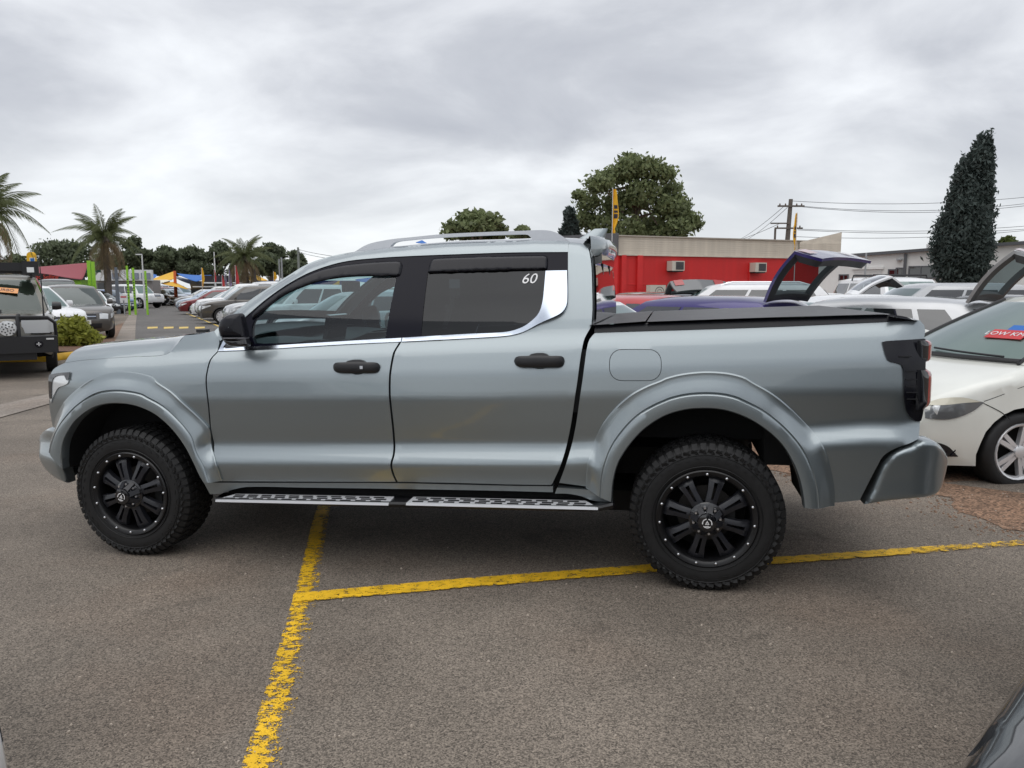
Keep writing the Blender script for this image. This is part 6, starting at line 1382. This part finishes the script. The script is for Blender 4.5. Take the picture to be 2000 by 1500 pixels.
def sail(name, pts, label, material, Y_, sagf=.12, group='shade sails'):
    P = [at(a, b, Y_ + (q[2] if len(q) > 2 else 0)) for q in pts for a, b in [q[:2]]]
    if len(P) == 3: P = [P[0], P[1], P[2], P[2]]
    c = sum(P, Vector()) / 4
    def fn(u, v):
        q = (P[0] * (1 - u) + P[1] * u) * (1 - v) + (P[3] * (1 - u) + P[2] * u) * v; k = math.sin(math.pi * u) * .5 + math.sin(math.pi * v) * .5; e = (abs(2 * u - 1) ** 2 + abs(2 * v - 1) ** 2) / 2; q = q + (c - q) * sagf * (1 - abs((2 * u - 1) ** 2 - (2 * v - 1) ** 2)) * e; return q - Vector((0, 0, .04 * k))
    o = MB().grid(fn, 12, 12).build(name, material, None, 60); tag(o, label, 'shade sail', group); so_ = o.modifiers.new('thickness', 'SOLIDIFY'); so_.thickness = .02; return o
M_maroon = mat('sail_maroon', (.27, .065, .08), .8, var=.08); M_sy = mat('sail_yellow', (.70, .40, .03), .8, var=.08); M_sb = mat('sail_blue', (.03, .14, .45), .8, var=.08); M_sc = mat('sail_cream', (.68, .64, .52), .8, var=.08); M_sg = mat('sail_grey', (.22, .24, .30), .8, var=.08)
sail('shade_sail', [(26, 525, 4), (173, 513, 0), (162, 547, -2), (100, 537, -1)], 'maroon shade sail stretched over the lime green office', M_maroon, 45, .04)
sail('shade_sail', [(292, 547, 6), (341, 529, 0), (343, 545, -4), (316, 548, -3)], 'upper yellow shade sail beside the orange posts', M_sy, 78); sail('shade_sail', [(341, 533, 2), (379, 537, 8), (418, 537, 0), (383, 551, -5)], 'bright blue shade sail right of the orange post', M_sb, 76)
sail('shade_sail', [(278, 547, 0), (340, 546, 4), (318, 552, -4), (286, 561, -6)], 'cream shade sail lowest on the left of the group', M_sc, 72); sail('shade_sail', [(310, 553, -2), (340, 550, 3), (372, 566, 2), (352, 562, -3)], 'lower yellow shade sail dipping to a point under the blue one', M_sy, 71)
sail('shade_sail', [(340, 538, 4), (345, 545, 0), (374, 556, 0), (384, 550, 4)], 'grey shade sail between the yellow and blue ones', M_sg, 77); sail('shade_sail', [(284, 545, 8), (290, 533, 10), (308, 537, 6), (300, 545, 2)], 'small blue shade sail behind the upper yellow one', M_sb, 84)
sail('shade_sail', [(474, 540, 3), (500, 537, 6), (526, 549, 0), (495, 552, -3)], 'yellow shade sail right of the twin trunk palm', M_sy, 66)
for px, t, lab in ((341, 529, 'orange post holding the upper yellow sail'), (377, 552, 'left orange post under the blue sail'), (382, 552, 'right orange post under the blue sail'), (290, 560, 'orange post behind the white offroad wagon')):
    o = pole(px, t, 73, .16, M_orange, lab, 0, 'sail_post')
for px, t, wd_, lab in ((173, 509, .15, 'wide lime green blade post, left of the pair by the palm'), (181, 511, .13, 'wide lime green blade post, right of the pair by the palm'), (247.5, 519, .10, 'lime green post left of the small price board'), (259.5, 523, .11, 'lime green post nearest the black sedan nose'), (283.5, 529, .10, 'lime green post beside the white offroad wagon')):
    Yp = 34 if px < 200 else 46; q = at(px, t, Yp); o = empty('banner_post', (q.x, Yp, 0), 0, lab, 'post', 'lime green posts along the left lot'); MB().box((0, 0, q.z / 2), (wd_, .08, q.z)).build('blade', M_lime, o, 0)
    for k in range(8): MB().box((.0, -.045, q.z * .35 + k * .16), (wd_ * .6, .012, .07)).build('letter_block', M_dsign if px > 200 else M_lime, o, 0)
q = at(284, 500, 60)
B2 = bld('grey_office', 240, 66, 'low pale building with a white fascia behind the single trunk palm'); bx_at('wall', 170, 300, 547, 590, 66, 1.5, mat('taupe_wall', (.25, .23, .22), .7), B2, True); bx_at('fascia', 183, 297, 527, 548, 65.7, .3, M_white_w, B2)
for a, b in ((190, 205), (212, 232), (238, 250), (256, 280)): bx_at('shop_window', a, b, 553, 590, 65.9, .1, M_shop, B2, True)
for a, b in ((218, 232), (256, 270), (275, 293)): bx_at('sign_board', a, b, 533, 545, 65.6, .12, M_sg, B2)
B3 = bld('dark_showroom', 430, 72, 'long dark showroom with a pale roof edge behind the feather flags'); bx_at('wall', 372, 500, 549, 590, 72, 6, M_shop, B3, True); bx_at('fascia', 395, 476, 538, 550, 71.8, .3, mat('near_black_fascia', (.018, .014, .024), .6), B3); bx_at('roof_edge', 395, 476, 551, 553.5, 71.5, .6, M_white_w, B3); bx_at('roof_edge', 376, 470, 559, 561, 71.2, .6, M_white_w, B3)
B4 = bld('navy_showroom', 530, 64, 'navy blue showroom with a red stripe beside the pickup windscreen'); bx_at('wall', 478, 640, 560, 600, 64, 6, M_shop, B4, True); bx_at('fascia', 500, 700, 548, 559, 63.8, .3, mat('navy_fascia', (.04, .045, .16), .6), B4); bx_at('stripe', 490, 700, 559, 562, 63.7, .3, M_flagr, B4); bx_at('sign_board', 478, 490, 550, 566, 63.6, .1, M_white_w, B4)
# barrel sign on the roofline
q = at(62, 507, 54); o = empty('roof_sign', (q.x, 54, 0), 0, 'yellow and white rounded sign on yellow posts above the maroon sail', 'sign'); m = MB(); m.box((-.0, 0, q.z), (.52, .3, .55)); m.build('sign_box', MATS['flag_yellow'], o, 0); MB().box((.14, -.16, q.z - .08), (.36, .04, .42)).build('sign_face', M_white_w, o, 0); MB().box((.15, -.185, q.z - .02), (.26, .02, .2)).build('sign_print', M_sb, o, 0); m = MB(); m.tube([(-.16, 0, 0), (-.16, 0, q.z)], .05, 6); m.tube([(.16, 0, 0), (.16, 0, q.z)], .05, 6); m.build('sign_post', MATS['flag_yellow'], o)
m = MB(); m.lathe([(0, -.143), (.26, -.143), (.26, .143), (0, .143)], 20); m.v = [(a, b, c_ + q.z + .27) for a, b, c_ in m.v]; m.build('sign_top', MATS['flag_yellow'], o)
# small price board by the lime posts
q = at(250, 583, 46); o = empty('price_board', (q.x, 45.5, 0), 0, 'small white notice board with red print among the lime posts', 'sign'); MB().box((0, 0, q.z), (.42, .05, .5)).build('board', M_white_w, o, 0); MB().box((0, -.03, q.z + .1), (.34, .02, .08)).build('print', M_flagr, o, 0); MB().box((0, 0, q.z / 2 - .1), (.06, .05, q.z)).build('stake', M_pole, o, 0)
# yellow dealer sign seen through the pickup's front window
q = at(648, 583, 36); o = empty('dealer_sign', (q.x, 36, 0), 0, 'yellow dealer sign reading CAR CITY, seen through the pickup front window', 'sign'); Wd_ = 52 / FPX * 36
MB().box((0, 0, q.z), (Wd_, .08, .32)).build('sign_board', MATS['flag_yellow'], o, 0); m = MB(); zt2 = at(648, 548, 36).z; m.add([(-Wd_ * .48, -.04, q.z + .18), (Wd_ * .30, -.04, q.z + .5), (Wd_ * .3, -.04, zt2), (-.2, -.04, zt2 - .35), (-Wd_ * .48, .04, q.z + .18), (Wd_ * .30, .04, q.z + .5), (Wd_ * .3, .04, zt2), (-.2, .04, zt2 - .35)], [(0, 1, 2, 3), (7, 6, 5, 4), (0, 4, 5, 1), (1, 5, 6, 2), (2, 6, 7, 3), (3, 7, 4, 0)]); m.build('sign_peak', MATS['flag_yellow'], o, 0)
me = text_mesh('CAR CITY', .23, M_ink, .005, .004); t = link('sign_lettering', me, o, (0, -.05, q.z), (math.pi / 2, 0, 0)); MB().tube([(0, .06, 0), (0, .06, q.z)], .05, 8).build('post', M_pole, o)
sail('shade_sail', [(690, 546, 2), (760, 538, 0), (740, 556, -2), (712, 552, -2)], 'blue and yellow sail seen through the pickup front window', M_sb, 48)
sail('shade_sail', [(810, 474, 0), (824, 469, 2), (836, 476, 0)], 'blue canopy tip showing under the pickup roof rail', M_sb, 40)
# ------------------------------------------------------------------ parked vehicles
def place(kind, px, Y_, yaw, color, label, group, py=None, skip=(), **kw):
    c = car(kind, **kw); X = (px - 1000) / FPX * Y_ * 1.0; z = gz(X, Y_); return c.place(color, (X, Y_, z), R(yaw), label, group=group, skip=skip), c
LG, RG_, YG = 'cars parked in the left lot', 'cars parked along the right of the road', 'cars parked behind the pickup'
place('suv', 46, 22.6, 146, 'white', 'white SUV right behind the black offroad wagon', LG, detail=1)
g3, c3 = place('suv', 146, 25.6, 128, 'bronze', 'grey brown SUV with a chrome barred grille beside the shrub', LG, detail=1)
for k in range(7): MB().box((-2.345 + .03 * abs(k - 3) / 3, -.36 + k * .12, .77), (.03, .03, .15)).build('grille_bar', M_chrome, g3, 0)
MB().box((-2.335, 0, .855), (.03, .96, .022)).build('grille_bar', M_chrome, g3, 0); MB().box((-2.335, 0, .69), (.03, .84, .022)).build('grille_bar', M_chrome, g3, 0)
place('van', 118, 33, 120, 'dark', 'dark tall van roof behind the grey brown SUV', LG, detail=0)
place('sedan', 188, 49, 164, 'dark', 'black sedan with dark wheels left of the gutter', LG, detail=0, darkrim=True)
place('hatch', 176, 38, 125, 'white', 'white hatchback half hidden between the grey brown SUV and the black sedan', LG, detail=0)
place('sedan', 172, 56, 160, 'silver', 'silver sedan behind the roof of the black sedan', LG, detail=0); place('hatch', 214, 55, 164, 'blue', 'blue hatchback just right of the black sedan nose', LG, detail=0); place('sedan', 212, 60, 164, 'white', 'white sedan behind the blue hatchback', LG, detail=0)
place('offroad', 268, 62, 160, 'white', 'white offroad wagon with black tyres at the road edge', LG, detail=0); place('hatch', 246, 68, 160, 'navy', 'dark blue hatchback behind the white offroad wagon', LG, detail=0); place('suv', 286, 70, 160, 'dark', 'dark SUV right behind the white offroad wagon', LG, detail=0)
place('hatch', 306, 72, 160, 'white', 'white hatchback, first past the white offroad wagon', LG, detail=0); place('sedan', 322, 77, 160, 'silver', 'silver sedan second past the white offroad wagon', LG, detail=0); place('hatch', 340, 82, 160, 'lightblue', 'pale blue hatchback third past the white offroad wagon', LG, detail=0); place('suv', 356, 90, 160, 'lightblue', 'pale blue SUV farthest along the left lot', LG, detail=0); place('van', 345, 92, 155, 'white', 'white van under the blue shade sail', LG, detail=0)
place('sedan', 306, 78, 150, 'brightred', 'red sedan under the cream shade sail', LG, detail=0); place('suv', 325, 86, 150, 'red', 'dark red SUV under the yellow shade sails', LG, detail=0)
place('suv', 497, 35.5, 24, 'bronze', 'dark grey SUV with bright multi spoke wheels nearest the pickup bonnet', RG_, detail=1, spokes=10)
place('ute', 492, 39.5, 24, 'white', 'white utility with a black front bar behind the dark grey SUV', RG_, detail=0); place('hatch', 458, 43, 24, 'white', 'white hatchback second from the dark grey SUV', RG_, detail=0); place('hatch', 428, 47.5, 20, 'red', 'dark red hatchback in the right hand row', RG_, detail=0)
place('hatch', 414, 54, 20, 'lightblue', 'pale blue silver hatchback behind the dark red one', RG_, detail=0); place('suv', 436, 60, 20, 'white', 'white SUV above the dark red hatchback roof', RG_, detail=0); place('offroad', 462, 62, 24, 'dark', 'dark boxy wagon under the red feather flag', RG_, detail=0); place('van', 530, 46, 24, 'white', 'white van behind the dark grey SUV', RG_, detail=0); place('sedan', 402, 68, 20, 'silver', 'silver sedan farthest along the right hand row', RG_, detail=0); place('suv', 560, 31, 28, 'silver', 'silver SUV hidden behind the pickup windscreen pillar', RG_, detail=0)
place('suv', 600, 27, 40, 'white', 'white SUV seen through the pickup front window', RG_, detail=0); place('hatch', 690, 22, 35, 'silver', 'silver hatchback seen through the pickup front window', RG_, detail=0); place('wagon', 745, 30, 40, 'white', 'white wagon seen through the rear part of the pickup front window', RG_, detail=0)
# behind the tray
c = car('hatch', open_tail=True)
def hinge_place(c, px, Y_, yaw):
    hx = c.T['gh'][3] + .04; X = (px - 1000) / FPX * Y_; y = R(yaw); return (X - hx * math.cos(y), Y_ - hx * math.sin(y), 0)
r1 = c.place('violet', hinge_place(c, 1526, 9.5, -52), R(-50), 'violet blue hatchback with its tailgate raised behind the tray', group=YG); tailgate(r1, c, R(51), 'violet')
r2 = c.place('grey', hinge_place(c, 1334, 17.5, -78), R(-78), 'grey hatchback with raised tailgate in front of the red wall', group=YG); tailgate(r2, c, R(24), 'grey')
r3 = c.place('silver', hinge_place(c, 1908, 9.0, -52), R(-50), 'silver hatchback with its tailgate raised at the right edge', group=YG); tailgate(r3, c, R(49), 'silver')
r4 = c.place('white', hinge_place(c, 1655, 16.5, -8), R(-8), 'white hatchback with thin raised tailgate right of the violet one', group=YG); tailgate(r4, c, R(32), 'white')
place('suv', 1424, 16.8, -12, 'white', 'white SUV with roof rails in front of the red wall', YG, detail=1, rails=True)
place('hatch', 1262, 19.5, 95, 'champagne', 'champagne hatchback facing us by the low condenser unit', YG, detail=1); place('hatch', 1206, 13.4, -60, 'brightred', 'red hatchback with black spoiler beside the pickup rear window', YG, detail=1)
place('hatch', 1120, 9.9, 128, 'white', 'white hatchback right behind the pickup cab', YG, detail=1)
place('hatch', 1628, 11.4, -4, 'white', 'white hatchback with tinted side windows behind the tray tail', YG, detail=2, gh=(-1.1, 2.02, -.3, 1.05, .95, 1.47), win=[(.10, .40), (.415, .70), (.735, .90)])
place('suv', 1812, 16.4, 0, 'silver', 'silver SUV with dark side windows behind the white hatchback', YG, detail=1); 
r, c = place('offroad', 1742, 20.5, 92, 'white', 'white wagon with black roof bars by the teal fence', YG, detail=0)
for xx in (-.2, .9):
    m = MB(); m.tube([(xx, -.75, 1.84), (xx, -.72, 1.98), (xx, .72, 1.98), (xx, .75, 1.84)], .025, 6); m.build('roof_bar', M_black, r)
place('sedan', 1905, 13.5, -50, 'dark', 'dark sedan between the silver tailgate and the cypress', YG, detail=0)
# white hatchback with headlight at the right edge
wc_ = car('hatch', W=1.80, R=.325, ax=(-1.34, 1.36), split=True, top=[(-2.08, .19), (-2.15, .30), (-2.16, .50), (-2.10, .68), (-1.95, .80), (-1.5, .95), (-1.05, 1.05), (-.4, 1.07), (.5, 1.08), (1.5, 1.09), (1.95, 1.07), (2.10, .95), (2.15, .64), (2.13, .40), (2.05, .28)], gh=(-1.25, 2.0, -.18, 1.5, 1.02, 1.55), detail=2)
yw = R(10); q = G(1976, 941); lx, ly = -1.34, -.83
loc = (q.x - (lx * math.cos(yw) - ly * math.sin(yw)), q.y - (lx * math.sin(yw) + ly * math.cos(yw)), 0)
mc_ = wc_.place('pearl', loc, yw, 'pearl white hatchback with clear headlight and alloy wheel at right edge', group='cars nearest the pickup', skip=('headlight', 'headlight_side', 'grille_bar'))
def mpatch(name, poly, material, off=.008, parent=mc_, sides=(-1,)):
    s = wc_; m = MB(); V, F = fill2d(spl(poly, .03, True), h=.035); d = bdist(V, s.top, False); ins = inside(V, np.vstack([s.top, [[s.x1, 0], [s.x0, 0]]])); qq = np.clip(d / s.r, 0, 1); qq[~ins] = 0; rnd = s.r * (1 - np.sqrt(np.clip(1 - (1 - qq) ** 2, 0, 1)))
    ys = np.array([s.side_y(x, z) for x, z in V]) - rnd + off
    for sg in sides: m.add([(x, sg * y, z) for (x, z), y in zip(V, ys)], [tuple(f) for f in F])
    return m.build(name, material, parent, 40)
mpatch('headlight', [(-2.10, .60, C), (-2.085, .70), (-2.0, .755), (-1.86, .775), (-1.70, .74, C), (-1.80, .66), (-1.95, .60)], mat('lamp_smoked_lens', (.16, .165, .17), .1, .3, coat=1), .008)
mpatch('indicator_lens', [(-2.085, .705, C), (-2.0, .76), (-1.86, .778), (-1.73, .745, C), (-1.86, .735), (-1.98, .715)], mat('lens_cream', (.58, .55, .44), .15, coat=1), .014)
m = MB(); m.lathe([(0, -.03), (.06, -.02), (.075, .0), (.08, .02)], 20); lp = m.build('projector_lens', M_lens, mc_, 50); lp.location = (-1.98, -(wc_.side_y(-1.98, .66) - .035), .66)
mpatch('fog_grille', [(-2.13, .36, C), (-2.05, .405), (-1.94, .38), (-1.84, .29, C), (-2.0, .285), (-2.13, .29)], M_black, .006)
for k in range(5):
    x = -2.08 + k * .05; MB().box((x, -wc_.side_y(x, .33) + .0, .33), (.008, .02, .075), Matrix.Rotation(.6, 3, 'Y')).build('mesh_bar', M_trim, mc_, 0)
mpatch('shut_line', [(-1.70, .735, C), (-1.55, .66), (-1.47, .60, C), (-1.475, .596, C), (-1.555, .655), (-1.703, .730, C)], M_void, .002); mpatch('shut_line', [(-1.70, .75, C), (-1.3, .885), (-1.0, .96, C), (-1.0, .955, C), (-1.3, .88), (-1.70, .745, C)], M_void, .002)
for sg in (-1, 1):
    MB().tube([(lambda q: (q[0] - .012, q[1], q[2] + .006))(wc_.gfront(sg * .93, v)) for v in np.linspace(.0, .96, 10)], .016, 6).build('windscreen_seal', M_black, mc_)
MB().tube([(lambda q: (q[0] - .015, q[1], q[2] + .01))(wc_.gfront(sv, .03)) for sv in np.linspace(-.93, .93, 14)], .022, 6).build('cowl_trim', M_black, mc_)
MB().tube([(lambda q: (q[0] - .02, q[1], q[2] + .02))(wc_.gfront(sv, .06 + .04 * (sv + .8))) for sv in np.linspace(-.75, .2, 8)], .010, 6).build('wiper', M_black, mc_)
# sale sticker on its windscreen
cs = wc_.gfront(-.42, .40); st = frame(mc_.matrix_basis @ Vector((cs[0] - .014, cs[1], cs[2] + .008)), (mc_.matrix_basis.to_3x3() @ (Vector(wc_.gfront(-.6, .38)) - Vector(wc_.gfront(-.25, .38)))), (mc_.matrix_basis.to_3x3() @ (Vector(wc_.gfront(-.3, .6)) - Vector(wc_.gfront(-.3, .2)))))
bpy.context.view_layer.update()
o = MB().box((0, 0, 0), (.34, .15, .006)).build('windscreen_sticker', M_flagr, mc_, 0); o.matrix_local = mc_.matrix_basis.inverted() @ st
o2 = link('sticker_lettering', text_mesh('LOW KMS', .09, M_white_w, .001), o, (0, 0, .005)); o3 = MB().box((.06, .12, -.001), (.24, .10, .004)).build('sticker_top', M_sb, o, 0)
# ------------------------------------------------------------------ black offroad wagon with bull bar at the left edge
ob_ = car('offroad', detail=1, darkrim=True); yb_ = R(121); q = at(-9, 700, 13.7)
LC = ob_.place('khaki', (q.x + 2.4 * math.cos(yb_), 13.7 + 2.4 * math.sin(yb_), 0), yb_, 'dark khaki offroad wagon with bull bar and roof rack at left edge', 'offroad car', skip=('headlight', 'headlight_side', 'grille', 'grille_bar', 'lower_grille', 'number_plate'))
F0 = -2.36
for ch in LC.children:
    if ch.name.startswith('door_mirror'): ch.color = PAINT['black']
def lb(name, m, material, sm_=0, parent=None): return m.build(name, material, parent or LC, sm_)
m = MB(); m.box((F0 - .30, 0, .62), (.34, 1.98, .30)); m.box((F0 - .10, .90, .60), (.5, .20, .28)); m.box((F0 - .10, -.90, .60), (.5, .20, .28)); m.box((F0 - .26, 0, .42), (.22, 1.3, .16)); bb = lb('bull_bar', m, M_black)
m = MB()
for sg in (-1, 1):
    m.tube([(F0 - .38, sg * .40, .74), (F0 - .38, sg * .40, 1.12), (F0 - .34, sg * .42, 1.16)], .035, 8); m.tube([(F0 - .36, 0, 1.12), (F0 - .36, sg * .42, 1.12), (F0 - .30, sg * .86, 1.10), (F0 - .16, sg * .97, 1.0), (F0 - .12, sg * .98, .74)], .032, 8)
lb('hoop', m, M_black, 45, bb)
for sg in (-1, 1):
    o = lb('headlight', MB().box((F0 - .02, sg * .66, .93), (.10, .44, .24)), M_lens); lb('indicator', MB().box((F0 + .02, sg * .93, .93), (.14, .10, .22)), M_lens); lb('headlight_surround', MB().box((F0 + .0, sg * .66, .93), (.09, .50, .29)), M_gloss)
    m = MB(); m.lathe([(0, -.06), (.13, -.055), (.145, -.02), (.12, .08), (0, .1)], 22); o = lb('spot_light', m, M_lens, 40); o.location = (F0 - .42, sg * .24, .92); o.rotation_euler = (0, 0, R(-90))
    for k in range(19):
        a = k * 2.4; r_ = .028 * math.sqrt(k); MB().box((r_ * math.cos(a), -.062, r_ * math.sin(a)), (.022, .006, .022)).build('led', M_black, o, 0)
    m = MB(); m.lathe([(0, -.01), (.06, -.01), (.068, 0)], 16); o = lb('fog_light', m, M_trim, 40); o.location = (F0 - .475, sg * .70, .63); o.rotation_euler = (0, 0, R(-90)); MB().box((0, -.014, 0), (.07, .006, .014)).build('emblem_bar', M_polew, o, 0); MB().box((0, -.014, 0), (.014, .006, .07)).build('emblem_bar', M_polew, o, 0)
    lb('marker_light', MB().box((F0 - .475, sg * .88, .72), (.02, .12, .03)), M_lens)
for k in range(4): lb('grille_bar', MB().box((F0 - .04, 0, .80 + k * .07), (.05, .84, .035)), M_chrome if k % 2 else M_black)
lb('grille', MB().box((F0 - .01, 0, .90), (.05, .9, .34)), M_gloss)
m = MB(); m.lathe([(.055, -.012), (.065, -.02), (.075, -.012)], 24); m.box((0, -.014, .01), (.10, .01, .014)); m.box((0, -.014, -.02), (.014, .01, .08)); o = lb('emblem', m, M_chrome, 40); o.location = (F0 - .07, 0, .93); o.rotation_euler = (0, 0, R(-90))
npl = lb('number_plate', MB().box((F0 - .485, .12, .655), (.02, .37, .12)), M_plate); o = link('plate_lettering', text_mesh('PE·03V', .10, M_ink, .002), npl, (F0 - .497, .12, .655), (math.pi / 2, 0, -math.pi / 2))
lb('bonnet_scoop', MB().box((-1.75, .15, 1.20), (.45, .55, .07)), M_car).color = PAINT['black']
m = MB(); m.tube([(F0 + .22, -.80, 1.05), (F0 + .22, -.80, 1.28), (F0 + .22, -.80, 2.30)], [.02, .012, .006], 6); lb('aerial', m, M_black, 40)
m = MB(); 
for sg in (-1, 1): m.tube([(-.9, sg * .62, 2.0), (1.9, sg * .62, 2.0)], .03, 6); m.tube([(-.9, sg * .62, 2.12), (1.9, sg * .62, 2.12)], .03, 6)
for xx in (-.9, -.2, .5, 1.2, 1.9): m.tube([(xx, -.62, 2.0), (xx, .62, 2.0)], .025, 6); m.tube([(xx, -.62, 1.84), (xx, -.62, 2.12)], .025, 6); m.tube([(xx, .62, 1.84), (xx, .62, 2.12)], .025, 6)
m.box((-.95, 0, 2.06), (.10, 1.1, .16)); m.box((-.9, -.62, 2.04), (.3, .28, .26)); rk = lb('roof_rack', m, M_black, 30); lb('work_light', MB().box((-1.06, -.62, 2.0), (.03, .12, .10)), M_lens, 0, rk)
cs2 = ob_.gfront(-.08, .62); cA, cB = ob_.gfront(.3, .62), ob_.gfront(-.4, .62); cU, cD = ob_.gfront(0, .8), ob_.gfront(0, .5)
o = MB().box((0, 0, 0), (.66, .13, .006)).build('windscreen_banner', M_amber, LC, 0); o.matrix_local = frame(Vector(cs2) + Vector((-.03, 0, .02)), Vector(cB) - Vector(cA), Vector(cU) - Vector(cD)); o.rotation_euler.rotate_axis('Z', R(-8)); link('banner_lettering', text_mesh('LOW KMS', .09, M_ink, .001), o, (0, 0, -.006), (math.pi, 0, 0)) if False else link('banner_lettering', text_mesh('4X4 TURBO', .10, M_ink, .001), o, (0, 0, .005))
# ------------------------------------------------------------------ corners of two cars close to the photographer
nc = car('sedan', detail=2)
def near_car(color, lx, ly, lz, px, py, yaw, label, kind='sedan', **kw):
    c_ = car(kind, detail=2, **kw); r_ = ray(px, py); t = (lz - EYE) / r_[2]; p = CAM + r_ * t; y = R(yaw); return c_.place(color, (p[0] - (lx * math.cos(y) - ly * math.sin(y)), p[1] - (lx * math.sin(y) + ly * math.cos(y)), 0), y, label)
near_car('dark', 1.50, -.70, .97, 2222, 1450, 225, 'dark grey sedan corner with dark glass in the bottom right corner')
near_car('white', -2.22, -.62, .62, -115, 1400, 180, 'white sedan corner just peeking in at the bottom left edge')
